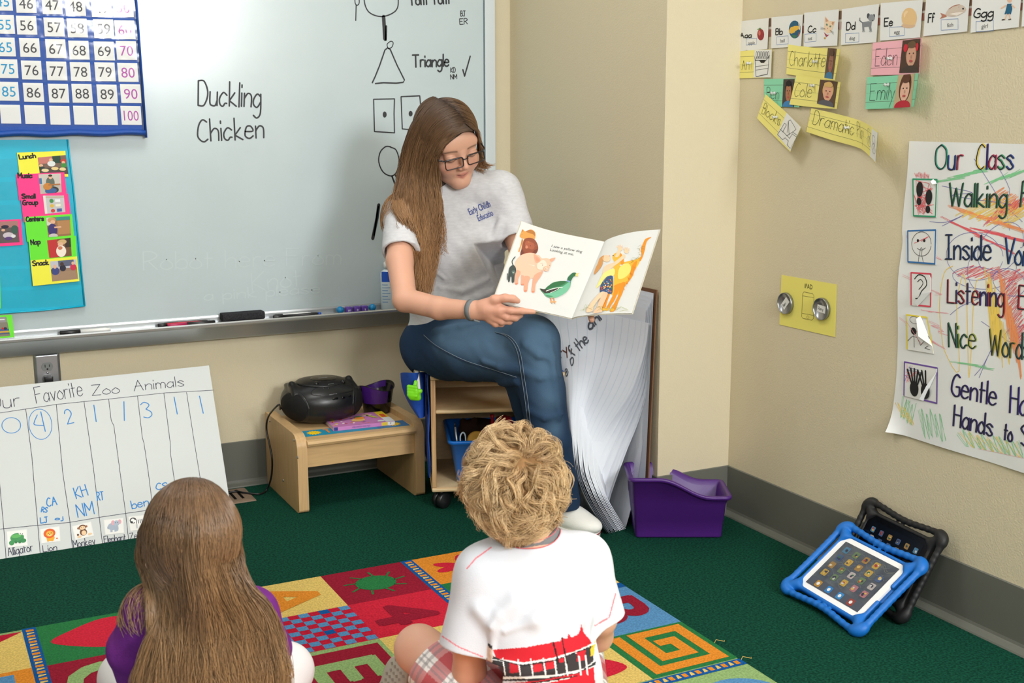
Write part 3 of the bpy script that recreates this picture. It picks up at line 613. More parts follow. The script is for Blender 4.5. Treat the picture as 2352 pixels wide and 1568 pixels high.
# squeeze bottle behind the woman's arm
M_bot = mat('translucent_bottle', (206, 222, 228), .25, .5, alpha=1); BX = on(898, 700, 1, 3.93).x; BY = 3.932
bt = thing('glue_bottle', (BX, BY, TRAY), "clear squeeze bottle with blue label and red tip, behind the woman's elbow", 'bottle')
T = Matrix.Translation((BX, BY, TRAY)); z1 = on(880, 618, 1, BY).z-TRAY
rb = .036; mb = MB(); mb.lathe([(rb*.9, 0), (rb, .004), (rb, z1-.018), (rb*.93, z1-.008), (rb*.55, z1), (.014, z1+.004)], M_bot, 32, T, sy=.62); mb.build('body', bt)
z2 = on(884, 614, 1, BY).z-TRAY; z3 = on(884, 600, 1, BY).z-TRAY
mb = MB(); mb.lathe([(.0225, z1+.003), (.0225, z1+.022), (.019, z1+.0235), (.017, z1+.027), (.012, z1+.028), (.0095, z1+.034), (.007, z1+.047), (.006, z1+.048)], M_wht, 24, T); mb.build('nozzle_cap', bt)
mb = MB(); mb.lathe([(.0055, z1+.046), (.0058, z1+.06), (.0045, z1+.062)], M_red, 16, T); mb.build('tip', bt)['label'] = 'red tip'
mb = MB(); FL = lambda u, v, h=0: T @ Vector((rb*1.012*cos(-PI/2+u), .62*rb*1.02*sin(-PI/2+u)-h, v))
def curved(u0, u1, v0, v1, m, h=0):
    mb.add([FL(u0+(u1-u0)*i/6, v, h) for v in (v0, v1) for i in range(7)], [(i, i+1, 8+i, 7+i) for i in range(6)], m)
curved(-1.25, -.25, z1*.70, z1*.95, M_blu)
for k in range(7): curved(-1.2, -.5+.25*(k % 2), z1*(.62-.07*k), z1*(.635-.07*k), mat('label_blue', (90, 140, 190), .5))
curved(.0, 1.2, z1*.25, z1*.92, mat('label_pale', (190, 206, 220), .5))
mb.build('label', bt)['label'] = 'blue printed label'
# ---------------------------------------------------------------- outlet
oc = on(109, 842, 1, YA); ot = thing('wall_outlet', (oc.x, YA, oc.z), 'steel power outlet under the marker tray, above the zoo chart', 'outlet')
M_steel = mat('brushed_steel', (176, 178, 182), .32, .5, metal=.9)
x0 = on(77.5, 840, 1, YA-.004).x; x1 = on(138.5, 840, 1, YA-.004).x; zt = on(105, 811, 1, YA-.004).z; zc = zt-.062
F0 = frame(((x0+x1)/2, YA, zc), (1, 0, 0), (0, 0, 1)); hw, hh = (x1-x0)/2, .062
mb = MB(); mb.loft([[F0(u, v, h) for u, v in rrect(-hw+i, -hh+i, hw-i, hh-i, .003, 2)] for h, i in ((0, 0), (.002, 0), (.006, .007), (.0065, .009))], M_steel, False, caps=True); mb.build('cover_plate', ot)
for k, cz in enumerate((.0195, -.0195)):
    mb = MB(); P = [(u, v) for u, v in ell(0, cz, .0168, .0168, 0, 40)]; P = [(u, min(max(v, cz-.0135), cz+.0135)) for u, v in P]
    mb.prism(P, .006, .0085, mat('grey_nylon', (128, 132, 132), .5), F0)
    for a, b in (((-.0075, -.002), (-.0052, .0075)), ((.0052, -.001), (.0075, .0070))): mb.prism(rect(a[0], cz+a[1], b[0], cz+b[1]), .008, .0087, M_blk, F0)
    mb.prism(ell(0, cz-.0075, .003, .003, 0, 12), .008, .0087, M_blk, F0); mb.build('socket', ot)
mb = MB(); mb.lathe([(.0035, .006), (.0035, .008), (.002, .009)], M_steel, 14, Matrix(((1, 0, 0, F0(0, 0).x), (0, 0, -1, YA), (0, 1, 0, zc), (0, 0, 0, 1)))); mb.build('screw', ot)
pg = F0(0, -.0195, 0); mb = MB(); mb.rbox((pg.x-.0125, YA-.03, pg.z-.011), (pg.x+.0125, YA-.0088, pg.z+.011), .003, M_blk)
mb.tube([(pg.x, YA-.02, pg.z-.008), (pg.x, YA-.016, pg.z-.03), (pg.x+.01, YA-.015, pg.z-.15), (pg.x+.06, YA-.02, pg.z-.25), (pg.x+.16, YA-.03, .03), (pg.x+.3, YA-.035, .012)], .0035, M_blk); tag(mb.build('power_plug', loc=pg), 'black power plug in the lower socket, just above the zoo chart', 'plug')
# ================================================================ right wall: alphabet strip, name cards, sign, poster
s7 = lambda x, y: (1660+x/3.3988, y/3.3988)
def wq(px, py, d=.002): return on(px, py, 0, XC-d)
def curled(name, top, bot, m, label, cat, group, draw=None, curl=.02, base=.004, p=3, start=.35, nu=28, nv=8):
    """paper pinned to the right wall: pixel curves along its top and bottom edge, its far end lifting off the wall by curl"""
    T = cr(top, 12) if len(top) > 2 else [tuple(npv(top[0])*(1-i/12)+npv(top[1])*i/12) for i in range(13)]
    B = cr(bot, 12) if len(bot) > 2 else [tuple(npv(bot[0])*(1-i/12)+npv(bot[1])*i/12) for i in range(13)]
    def at(L, u):
        x = min(max(u, 0), 1)*(len(L)-1); i = min(int(x), len(L)-2); return npv(L[i])*(1-(x-i))+npv(L[i+1])*(x-i)
    def S(u, v):
        d = base+curl*max(0, (u-start)/(1-start))**p
        a = at(B, u)*(1-v)+at(T, u)*v; return wq(a[0], a[1], d)
    W = (S(1, .5)-S(0, .5)).length; H = (S(.3, 1)-S(.3, 0)).length
    def F(a, b, h=0):
        u, v = a/W, b/H; e = .01; q = S(u, v); n = (S(u+e, v)-S(u-e, v)).cross(S(u, v+e)-S(u, v-e)).normalized(); return q+n*h
    def inv(px, py):
        best = None; u = v = .5
        for it in range(12):
            a = at(B, u)*(1-v)+at(T, u)*v; e = npv((px, py))-a
            du = (at(B, min(u+.02, 1))*(1-v)+at(T, min(u+.02, 1))*v-at(B, max(u-.02, 0))*(1-v)-at(T, max(u-.02, 0))*v)/(min(u+.02, 1)-max(u-.02, 0)); dv = at(T, u)-at(B, u)
            s = np.linalg.solve(np.array([du, dv]).T, e); u = min(max(u+s[0], 0), 1); v += s[1]
        return (u*W, v*H)
    mb = MB(); mb.grid([[F(W*i/nu, H*j/nv) for j in range(nv, -1, -1)] for i in range(nu+1)], m); mb.grid([[F(W*i/nu, H*j/nv, -.0004) for j in range(nv+1)] for i in range(nu+1)], m)
    if draw: draw(mb, F, W, H, inv)
    return tag(mb.build(name, loc=S(.5, .5)), label, cat, group)
def patch(mb, F, u0, v0, u1, v1, m, h, n=8):
    mb.grid([[F(u0+(u1-u0)*i/n, v0+(v1-v0)*j/n, h) for j in range(n, -1, -1)] for i in range(n+1)], m, False)
BLUE = cm(90, 130, 190); brick = cm(150, 92, 74); mortar = cm(206, 196, 186); dbrown = cm(120, 92, 70)
def sx7(x0, x1, b0, b1): return [s7(x0, b0-140), s7(x1, b1-150), s7(x1, b1), s7(x0, b0)]
def dstrip(mb, F, W, H):
    patch(mb, F, 0, H*.42, W, H*.52, mortar, .0003, 1)
    for i in range(int(W/.06)): patch(mb, F, i*.06, 0, i*.06+.055, H*.4, brick, .0003, 1); patch(mb, F, i*.06+.03, H*.54, i*.06+.085 if i*.06+.085 < W else W, H, dbrown, .0003, 1)
card('border_strip', [wq(*p, .001) for p in [s7(60, 175), s7(2800, -110), s7(2800, 30), s7(60, 318)]], mortar, 'brick patterned border strip running behind the alphabet cards', 'border', None, dstrip)
A7 = [('Aaa', 'apple', [(120, 168), (360, 140), (348, 383), (125, 400)], (135, 298, 232, 292, 40), (183, 352, 265, 303), (225, 347)),
 ('Bb', 'ball', [(380, 135), (626, 112), (612, 360), (378, 378)], (414, 272, 474, 268, 46), (422, 350, 512, 285), (467, 330)),
 ('Cc', 'cat', [(636, 100), (907, 72), (893, 355), (632, 368)], (666, 254, 738, 250, 48), (640, 330, 730, 265), (682, 312)),
 ('Dd', 'dog', [(930, 72), (1220, 30), (1198, 330), (922, 352)], (966, 234, 1042, 228, 52), (958, 334, 1064, 262), (1010, 312)),
 ('Ee', 'egg', [(1234, 25), (1562, -2), (1540, 292), (1228, 318)], (1262, 205, 1334, 200, 54), (1302, 285, 1418, 212), (1360, 264)),
 ('Ff', 'fish', [(1590, -42), (1932, -78), (1907, 246), (1565, 283)], (1604, 176, 1658, 170, 56), (1706, 236, 1838, 152), (1774, 210)),
 ('Ggg', 'girl', [(1952, -82), (2338, -122), (2310, 212), (1934, 255)], (1960, 140, 2124, 128, 56), (1978, 248, 2114, 165), (2044, 220)),
 ('Hh', 'hat', [(2352, -124), (2780, -175), (2750, 165), (2332, 208)], None, None, None)]
def shp(mb, F, inv, col, pts, h=.0004, curve=False):
    P = [inv(*s7(*p)) for p in pts]; P = cr(P, 4, True) if curve else P; fill(mb, P, cm(*col), F, h)
def lin7(mb, F, inv, pts, w=2.2, m=None, h=.0005, curve=False):
    P = [inv(*s7(*p)) for p in pts]; P = cr(P, 4) if curve else [(a[0]+(b_[0]-a[0])*q/5, a[1]+(b_[1]-a[1])*q/5) for a, b_ in zip(P[:-1], P[1:]) for q in range(5)]+[P[-1]]; polyline(mb, P, w/3.4*.0012, m or cm(60, 60, 64), F, h)
def dcard(k):
    t, word, C, tl, bx, wp = A7[k]
    def draw(mb, F, W, H, inv):
        S = lambda col, pts, h=.0004, c=False: shp(mb, F, inv, col, pts, h, c); L = lambda pts, w=2.2, m=None, h=.0006, c=False: lin7(mb, F, inv, pts, w, m, h, c)
        E = lambda col, cx, cy, rx, ry, a=0, h=.0004: S(col, ell(cx, cy, rx, ry, a, 18), h)
        if tl:
            x0, y0, x1, y1, s = tl; a = inv(*s7(x0, y0)); b = inv(*s7(x1, y1)); fit(mb, t, a, b, s*.00036, K, F, .0004, 9*.00036)
            bw = [inv(*s7(*p)) for p in ((bx[0], bx[1]), (bx[2], bx[1]-8), (bx[2], bx[3]-6), (bx[0], bx[3]+2))]; polyline(mb, bw+[bw[0]], .0009, BLUE, F, .0004)
            w = inv(*s7(*wp)); printed(mb, word, w[0], w[1], .0098, cm(70, 70, 74), F, .0004, 'c', wide=1.12, slant=.05)
        if k == 0: E((150, 50, 56), 297, 270, 27, 45); E((200, 110, 96), 288, 258, 9, 20, 0, .0006); L([(296, 232), (290, 218)], 5, cm(90, 70, 40)); E((96, 150, 80), 285, 226, 16, 5, -20, .0005)
        if k == 1:
            E((40, 90, 120), 563, 230, 46, 70); S((226, 180, 70), [(520, 235), (540, 200), (575, 190), (604, 215), (590, 250), (540, 265), (520, 255)], .0005); S((60, 120, 80), [(540, 268), (590, 252), (575, 290), (553, 298)], .0005); S((240, 226, 210), [(590, 172), (602, 200), (606, 240), (598, 225)], .0006); S((180, 80, 60), [(598, 250), (603, 250), (594, 280), (585, 285)], .0006)
        if k == 2:
            S((232, 206, 176), [(795, 185), (800, 125), (835, 165), (878, 165), (862, 215), (845, 252), (815, 262), (790, 235)], .0004); S((200, 150, 120), [(802, 135), (828, 165), (805, 172)], .0005); S((200, 150, 120), [(838, 168), (872, 172), (862, 200)], .0005)
            E((90, 130, 110), 815, 192, 8, 9, 0, .0005); E((90, 130, 110), 840, 205, 8, 9, 0, .0005); E((200, 110, 110), 822, 222, 7, 5, 0, .0005); S((160, 60, 80), [(790, 250), (815, 272), (835, 270), (808, 290)], .0005); E((190, 150, 80), 798, 298, 7, 9)
            for a in ((0, 12), (-6, 2), (4, 22)): L([(805, 226), (765, 222+a[0]*2)], 1.5); L([(838, 236), (868, 250+a[1])], 1.5)
        if k == 3:
            S((130, 134, 140), [(1088, 175), (1140, 165), (1165, 170), (1160, 210), (1165, 240), (1148, 240), (1140, 208), (1105, 212), (1108, 245), (1092, 245)]); E((140, 144, 150), 1162, 140, 26, 28); E((70, 76, 84), 1138, 125, 12, 22); E((80, 86, 94), 1182, 125, 8, 16); E((60, 60, 64), 1170, 160, 5, 4, 0, .0006); L([(1090, 176), (1070, 160), (1072, 140)], 7, cm(90, 96, 104)); E((170, 172, 176), 1100, 245, 13, 6); E((170, 172, 176), 1155, 245, 13, 6)
        if k == 4: E((214, 180, 146), 1450, 200, 54, 20); E((226, 190, 138), 1457, 140, 60, 80); E((236, 206, 160), 1440, 120, 26, 36, 0, .0005)
        if k == 5: S((206, 190, 176), [(1740, 115), (1770, 65), (1830, 35), (1880, 45), (1902, 75), (1880, 100), (1830, 125), (1780, 130)], c=True); S((180, 120, 100), [(1745, 118), (1700, 100), (1712, 125), (1696, 148), (1750, 130)], .0005); S((236, 226, 216), [(1770, 110), (1830, 95), (1880, 95), (1830, 122)], .0006); E((40, 40, 44), 1878, 68, 7, 8, 0, .0007); L([(1768, 70), (1800, 48), (1850, 36)], 5, cm(170, 110, 90)); L([(1845, 50), (1838, 75), (1845, 95)], 2)
        if k == 6: S((30, 96, 130), [(2222, 30), (2256, 28), (2262, 70), (2250, 112), (2200, 112), (2212, 70)]); E((226, 186, 160), 2240, 0, 20, 20); E((200, 150, 90), 2240, -14, 26, 16); L([(2215, 40), (2175, 65)], 9, cm(230, 190, 160)); L([(2258, 40), (2280, 60)], 9, cm(230, 190, 160)); L([(2218, 112), (2206, 150)], 9, cm(230, 190, 160)); L([(2238, 112), (2244, 148)], 9, cm(230, 190, 160)); L([(2182, 155), (2205, 152)], 8, K); L([(2234, 153), (2250, 150)], 8, K)
    labs = ['alphabet card Aaa with a red apple', 'alphabet card Bb with a beach ball', 'alphabet card Cc with a cat face', 'alphabet card Dd with a grey dog', 'alphabet card Ee with a round tan egg', 'alphabet card Ff with a fish', 'alphabet card Ggg with a girl in a blue dress', 'alphabet card past the girl card, cut off at the photo edge']
    c = [s7(*p) for p in C]
    curled('alphabet_card', [c[0], c[1]], [c[3], c[2]], W_, labs[k], 'card', 'alphabet cards on the right wall', draw, curl=.0015, base=.003, nu=10, nv=4)
for k in range(8): dcard(k)
NY = (236, 226, 132); NP = (240, 178, 190); NG = (138, 212, 176); PINS = []
def face(hair, skin, shirt, bg, extra=(), long=False):
    return (bg, [('e', hair, .5, .62, .3 if not long else .34, .34 if not long else .46), ('e', skin, .5, .52, .25, .33), ('e', shirt, .5, .02, .45, .2), ('e', (60, 44, 40), .4, .58, .035, .022), ('e', (60, 44, 40), .6, .58, .035, .022), ('e', tuple(int(c*.86) for c in skin), .5, .48, .04, .05), ('e', (190, 90, 90), .5, .35, .09, .035), ('e', hair, .5, .84, .24, .1)]+list(extra))
NAMES = [
 ('Art', NY, [(133, 395), (386, 384)], [(130, 612), (376, 604)], (150, 545, 222, 542, 74), None, 'yellow word card Art with a crayon box drawing, under the apple card', .004, (232, 494)),
 ('Ben', NG, [(322, 617), (602, 612)], [(324, 830), (597, 838)], (345, 770, 448, 775, 92), ([(475, 618), (562, 616), (556, 836), (464, 832)], face((24, 22, 24), (176, 120, 90), (60, 130, 190), (70, 64, 60))), 'green name card with a photo of a dark haired boy in blue', .006, (432, 727)),
 ('Charlotte', NY, [(510, 347), (720, 372), (918, 382)], [(496, 578), (680, 606), (875, 627)], (522, 512, 806, 520, 112), ([(822, 374), (892, 380), (862, 618), (794, 606)], face((90, 62, 46), (150, 104, 84), (60, 120, 160), (96, 76, 62), long=True)), 'yellow name card with a narrow dark photo, under the cat card', .03, (752, 482)),
 ('Cole', NY, [(573, 590), (740, 612), (920, 640)], [(520, 815), (700, 836), (890, 850)], (556, 752, 702, 762, 104), ([(762, 620), (900, 638), (872, 840), (736, 808)], face((214, 176, 110), (226, 168, 140), (90, 90, 100), (90, 66, 52))), 'yellow name card with a photo of a smiling blond boy', .022, (738, 668)),
 ('Eden', NP, [(1172, 335), (1380, 315), (1553, 294)], [(1156, 587), (1350, 584), (1537, 578)], (1190, 514, 1368, 506, 120), ([(1406, 316), (1545, 300), (1532, 566), (1378, 570)], face((110, 84, 62), (214, 164, 140), (70, 56, 50), (80, 58, 46), [('e', (206, 40, 60), .2, .76, .1, .12), ('e', (206, 40, 60), .82, .76, .1, .12)])), 'pink name card with a photo of a girl with red bows', .016, (1335, 457)),
 ('Emily', NG, [(1125, 603), (1350, 588), (1530, 570)], [(1113, 852), (1310, 846), (1492, 832)], (1148, 782, 1346, 775, 118), ([(1372, 586), (1502, 574), (1470, 836), (1330, 842)], face((96, 56, 40), (232, 186, 164), (190, 40, 60), (196, 176, 140), long=True)), 'green name card with a photo of a woman with dark red hair', .03, (1312, 662)),
 ('Blocks', NY, [(335, 735), (490, 872), (614, 994)], [(267, 922), (400, 1060), (528, 1185)], (305, 882, 448, 988, 92), None, 'tilted yellow word card Blocks with a line drawing of blocks', .03, (447, 914)),
 ('Dramatic Play', NY, [(692, 845), (880, 886), (1040, 930), (1120, 965), (1214, 1030)], [(653, 1028), (840, 1090), (1040, 1146), (1110, 1184), (1196, 1272)], (702, 965, 1104, 1095, 108), None, 'long yellow word card Dramatic Play with its right end curling off the wall', .055, (1008, 996))]
def ncard(k):
    t, col, top, bot, tl, ph, lab, curl, pin = NAMES[k]
    def draw(mb, F, W, H, inv):
        L = lambda pts, w=2.2, m=None, h=.0009, c=False: lin7(mb, F, inv, pts, w, m, h, c)
        for v in (.22, .78): polyline(mb, [(W*i/30, H*v) for i in range(31)], .0007, cm(96, 96, 80), F, .0003)
        for i in range(26): polyline(mb, [(W*i/26, H*.5), (W*(i+.55)/26, H*.5)], .0005, cm(120, 120, 100), F, .0003)
        a = inv(*s7(tl[0], tl[1])); b = inv(*s7(tl[2], tl[3])); fit(mb, t, a, b, tl[4]*.00036, K, F, .0005, .0011, jit=.015)
        if ph: picture(mb, F, inv, [s7(*p) for p in ph[0]], ph[1][0], ph[1][1], .0004, True)
        if k == 0:
            picture(mb, F, inv, [s7(*p) for p in [(250, 392), (384, 386), (376, 604), (240, 604)]], (226, 227, 226), [], .0004)
            L([(252, 442), (262, 598), (352, 578), (366, 430), (340, 470), (256, 470), (252, 442)], 5); L([(258, 520), (358, 506)], 3); L([(258, 548), (357, 532)], 3)
            for i in range(8): x = 262+i*13; L([(x, 440), (x, 412), (x+5, 400), (x+10, 410), (x+10, 440)], 3); L([(x+2, 458), (x+5, 440), (x+9, 456)], 4)
            fill(mb, [inv(*s7(*p)) for p in [(285, 470), (340, 468), (325, 490), (300, 490)]][::-1], K, F, .0008)
        if k == 6:
            picture(mb, F, inv, [s7(*p) for p in [(500, 880), (612, 992), (530, 1180), (425, 1055)]], (226, 227, 226), [], .0006)
            for p in ([(455, 1010), (485, 960), (500, 975), (470, 1030)], [(430, 1050), (470, 1090), (490, 1075), (515, 1100), (505, 1130), (530, 1160), (580, 1070), (545, 1045), (525, 1080), (455, 1010), (430, 1050)], [(505, 1035), (515, 945), (530, 935), (575, 1010), (500, 1060)], [(515, 945), (520, 1050)], [(580, 1070), (583, 1055), (548, 1030)], [(540, 1165), (583, 1080)]): L(p, 3.5, h=.0012)
        if k == 7:
            patch(mb, F, W*.86, H*.02, W*.995, H*.97, W_, .0006, 10)
            for cx, cy in ((1145, 1055), (1182, 1110)):
                L(ell(cx, cy-20, 10, 34, -8, 16), 3, cm(150, 150, 150), .0015); L(ell(cx, cy+50, 12, 40, -8, 16), 3, cm(150, 150, 150), .0015); L([(cx-6, cy+60), (cx+4, cy+20), (cx+8, cy+70)], 3, cm(150, 150, 150), .0015)
    c = lambda L: [s7(*p) for p in L]
    curled('name_card', c(top), c(bot), cm(*col), lab, 'card', 'name and word cards on the right wall', draw, curl=curl, base=[.003, .003, .004, .0095, .0055, .007, .008, .012][k])
    what = ['Art word card', 'green card of the dark haired boy', 'yellow card with the narrow photo', 'yellow card of the blond boy', 'pink card of the girl with bows', "green card of the red haired woman", 'tilted Blocks card', 'Dramatic Play card'][k]
    q = wq(*s7(*pin), 0); d0 = .012 if k in (1, 3, 6, 7) else .008
    M = Matrix(((0, 0, -1, q.x), (-1, 0, 0, q.y), (0, 1, 0, q.z), (0, 0, 0, 1))); mb = MB()
    mb.lathe([(.0004, 0), (.0006, d0), (.0045, d0+.0005), (.005, d0+.002), (.0024, d0+.004), (.0024, d0+.009), (.0042, d0+.012), (.004, d0+.0135)], PINM, 14, M)
    tag(mb.build('push_pin', loc=q), 'clear push pin through the '+what, 'pin', 'clear push pins on the right wall')
PINM = mat('clear_acrylic', (232, 234, 232), .2, .5, trans=.3)
for k in range(8): ncard(k)
# yellow tablet sign with two round tins
SY = cm(232, 222, 116)
sg = [wq(*p, .0015) for p in [(1795, 631), (1922, 653), (1918, 774), (1790, 745)]]; sF, sW, sH, sinv = sheet(sg)
def dsign(mb, F, W, H):
    a = sinv(1846, 661); b = sinv(1867, 665); n = printed(MB(), 'IPAD', 0, 0, .014, K, F, 0); printed(mb, 'IPAD', (a[0]+b[0])/2, a[1], .014, K, F, .0003, 'c', rot=math.degrees(math.atan2(b[1]-a[1], b[0]-a[0])), wide=.85)
    G = cm(120, 112, 60); P = lambda L: [sinv(*p) for p in L]
    polyline(mb, P([(1843, 675), (1841, 727), (1844, 731), (1864, 735), (1868, 731), (1869, 679), (1866, 674), (1846, 670), (1843, 675)]), .0014, G, F, .0003)
    polyline(mb, P([(1843, 679), (1868, 683)]), .001, G, F, .0004); polyline(mb, P([(1842, 719), (1868, 724)]), .001, G, F, .0004); polyline(mb, [sinv(*p) for p in ell(1855, 728, 2.6, 3, 0, 12)], .0008, G, F, .0004)
card('tablet_sign', sg, SY, 'yellow sign with a tablet outline, between two round tins on the right wall', 'sign', None, dsign)
M_tin = mat('tin_lid', (150, 152, 156), .3, .5, metal=.85)
for (cx, cy), t, lab, rot in (((1807, 696), 'Ben', 'round metal tin at the left of the yellow tablet sign, its paper tilted', 50), ((1890, 709), 'Reny', 'round metal tin at the right of the yellow tablet sign', -4)):
    q = wq(cx, cy, .0015); M = Matrix(((0, 0, -1, q.x), (-1, 0, 0, q.y), (0, 1, 0, q.z), (0, 0, 0, 1))); r = .0315
    e = thing('round_tin', q, lab, 'tin', 'round tins on the yellow sign'); mb = MB(); mb.lathe([(r*.96, 0), (r, .001), (r, .008), (r*.98, .010), (r*.95, .0105), (r*.92, .009), (r*.90, .0055), (0, .0052)], M_tin, 40, M); mb.build('lid', e)
    mb = MB(); c, s = cos(rad(rot)), sin(rad(rot)); FT2 = lambda u, v, h=0: M @ Vector((u*c-v*s, u*s+v*c, .0056+h))
    fill(mb, rect(-.017, -.01, .017, .01), W_, FT2, 0); hand(mb, t, -.012, -.004, .0085, K, FT2, .0003, .0009); mb.build('name_slip', e)['label'] = 'white paper name slip'
# ---------------------------------------------------------------- class rules poster
s8 = lambda x, y: (2000+x/2.0114, 320+y/2.0114)
FP0 = frame((XC, 0, 0), (0, -1, 0), (0, 0, 1))
def pv(px, py): p = wq(px, py, .004); return (-p.y, p.z)
uL, vT = pv(2089, 324); uLb, vB = pv(2047, 989); uR = uL+.62
def rip(u, v):
    a = max(0, (u-uL)/.62); e = max(0, 1-(u-uLb)/.06)*max(0, 1-(v-vB)/.07)
    return .004+.002*sin(v*17+1)*max(0, 1-a*3)+.0015*sin(u*23)+.018*e*e
FPo = lambda u, v, h=0: FP0(u, v, rip(u, v)+h)
PO = thing('rules_poster', FPo((uL+uR)/2, (vT+vB)/2), 'large white class rules poster with crayon scribbles on the right wall', 'poster')
le = cr([pv(*p) for p in [(2089, 324), (2084, 400), (2074, 480), (2070, 530), (2071, 560), (2063, 640), (2062, 760), (2057, 860), (2051, 930), (2046.5, 990)]], 4)
mb = MB(); G = []
for u0, v0 in le:
    k = (vT-v0)/(vT-vB); vr = vT-(vT-vB)*k; G.append([FPo(u0+(uR-u0)*(j/24)**1.4, v0+(vr-v0)*(j/24)) for j in range(25)])
mb.grid([list(r) for r in zip(*G)], mat('poster_paper', (226, 227, 227), .7, .3)); mb.grid([[p+Vector((.0006, 0, 0)) for p in r] for r in G], MATS['poster_paper'])
rnd = random.Random(5)
CRAY = {'r': (226, 96, 104), 'o': (240, 150, 96), 'y': (240, 206, 96), 'g': (130, 206, 150), 'b': (110, 110, 176), 'p': (150, 130, 190), 'k': (238, 150, 160)}
lay = [.0003]
def pp(L): return [pv(*s8(*p)) for p in L]
def scr(L, c, w=.0016, curve=True): lay[0] += 4e-6; P = pp([(max(x, 190-.068*y), min(y, 1330+.2*x)) for x, y in L]); polyline(mb, cr(P, 4) if curve else P, w, cm(*CRAY[c]), FPo, lay[0])
def zig(x0, y0, x1, y1, n, amp, ang, c, w=.0018):
    L = []; 
    n = int(n*1.5)
    for i in range(n):
        k = i/(n-1); s = 1 if i % 2 else -1; a = amp*rnd.uniform(.6, 1); L.append((x0+(x1-x0)*k+s*a*cos(rad(ang)), y0+(y1-y0)*k+s*a*sin(rad(ang))))
    scr(L, c, w*.62); scr([(x+rnd.uniform(-7, 7), y+rnd.uniform(-9, 9)) for x, y in L], c, w*.5)
zig(430, 330, 690, 420, 26, 90, 18, 'o'); zig(480, 300, 700, 360, 18, 110, -30, 'y'); zig(520, 420, 700, 470, 20, 80, 10, 'r'); zig(560, 250, 700, 330, 14, 70, -35, 'o'); zig(380, 380, 640, 520, 18, 60, 25, 'r')
zig(340, 195, 560, 130, 10, 70, -8, 'g'); zig(560, 190, 700, 150, 8, 60, -25, 'g'); zig(420, 600, 700, 640, 14, 70, -25, 'r'); zig(640, 640, 700, 940, 22, 50, -50, 'r'); zig(560, 350, 700, 290, 12, 60, -50, 'r')
for a in ((330, 215, 470, 245, 380, 260, 650, 300), (480, 90, 560, 220, 620, 330, 640, 420), (570, 100, 640, 230, 620, 300, 700, 380), (270, 380, 350, 382, 430, 350, 330, 400), (510, 840, 580, 890, 630, 930, 708, 960), (680, 830, 600, 920, 560, 960, 500, 1100), (480, 1090, 520, 1040, 560, 960, 590, 900), (370, 810, 420, 770, 520, 720, 560, 640), (708, 860, 640, 880, 640, 920, 700, 940)):
    scr([(a[i], a[i+1]) for i in range(0, 8, 2)], 'b', .0013)
for cx, cy, rx, ry in ((480, 540, 130, 110), (560, 600, 110, 120), (600, 500, 90, 130), (500, 640, 120, 50), (640, 660, 80, 60)): scr(ell(cx, cy, rx, ry, rnd.uniform(0, 40), 12)+[(cx+rx, cy)], 'b', .0012)
scr([(380, 585), (340, 620), (320, 760), (330, 900), (345, 980), (410, 1070), (400, 760), (440, 640), (455, 1100), (480, 700), (510, 640)], 'y', .002)
zig(540, 760, 600, 900, 14, 190, 86, 'y', .002); zig(600, 700, 690, 1000, 18, 150, 84, 'o', .0018); zig(560, 880, 640, 960, 10, 110, 86, 'y', .002)
zig(140, 1240, 200, 1270, 6, 60, 100, 'g'); zig(230, 1320, 340, 1330, 8, 80, 80, 'g'); zig(420, 1400, 700, 1450, 14, 70, 70, 'g'); zig(430, 1390, 690, 1440, 9, 60, 60, 'y'); zig(130, 1250, 190, 1290, 5, 50, 60, 'y')
zig(500, 1460, 708, 1500, 30, 6, 90, 'k', .001); zig(160, 640, 330, 720, 5, 30, 20, 'k', .0012); zig(150, 850, 330, 960, 6, 60, 30, 'k', .0012); zig(290, 850, 340, 900, 4, 30, 20, 'k', .0012); zig(140, 460, 330, 560, 5, 40, 25, 'k', .0012); zig(250, 790, 340, 800, 4, 20, 5, 'k', .0012); zig(400, 1030, 560, 1060, 6, 50, 5, 'g', .0012); zig(205, 165, 270, 170, 14, 14, 80, 'r', .001)
BKI = cm(34, 36, 48)
def pt(t, x0, y0, x1, y1, s, cols, w=7):
    a, b = pp([(x0, y0), (x1, y1)]); sz = s/2.0114*.00128; n = hand(MB(), t, 0, 0, sz, K, FPo, 0); Ln = math.hypot(b[0]-a[0], b[1]-a[1]); X = 0; r = math.degrees(math.atan2(b[1]-a[1], b[0]-a[0])); wd = Ln/n
    for i, ch in enumerate(t):
        dx, dy = X*cos(rad(r)), X*sin(rad(r))
        if ch != ' ' and cols: hand(mb, ch, a[0]+dx+.0025, a[1]+dy+.001, sz, cm(*cols[i % len(cols)]), FPo, .0008, w*.0006, rot=r, wide=wd)
        X += hand(mb, ch, a[0]+dx, a[1]+dy, sz, BKI, FPo, .001, w*.00042, rot=r, wide=wd)
pt('Our', 300, 138, 436, 140, 92, [(40, 160, 130), (40, 70, 150), (200, 60, 90)]); pt('Class', 488, 138, 664, 140, 90, [(236, 206, 70), (60, 40, 140), (200, 50, 90), (60, 150, 100), (40, 70, 150)])
pt('Walking', 362, 308, 636, 318, 86, [(40, 110, 70)]); pt('Feet', 688, 312, 830, 330, 90, [(40, 110, 70)])
pt('Inside', 345, 553, 562, 560, 92, [(30, 60, 110)]); pt('Voices', 612, 572, 830, 600, 92, [(30, 80, 150)])
pt('Listening', 356, 754, 622, 776, 88, [(170, 50, 60), (60, 50, 120)]); pt('Ears', 680, 782, 830, 800, 84, [(200, 60, 70)])
pt('Nice', 362, 958, 494, 968, 92, [(60, 110, 80), (150, 170, 60)]); pt('Words', 545, 995, 745, 1022, 96, [(130, 130, 50), (60, 100, 90)])
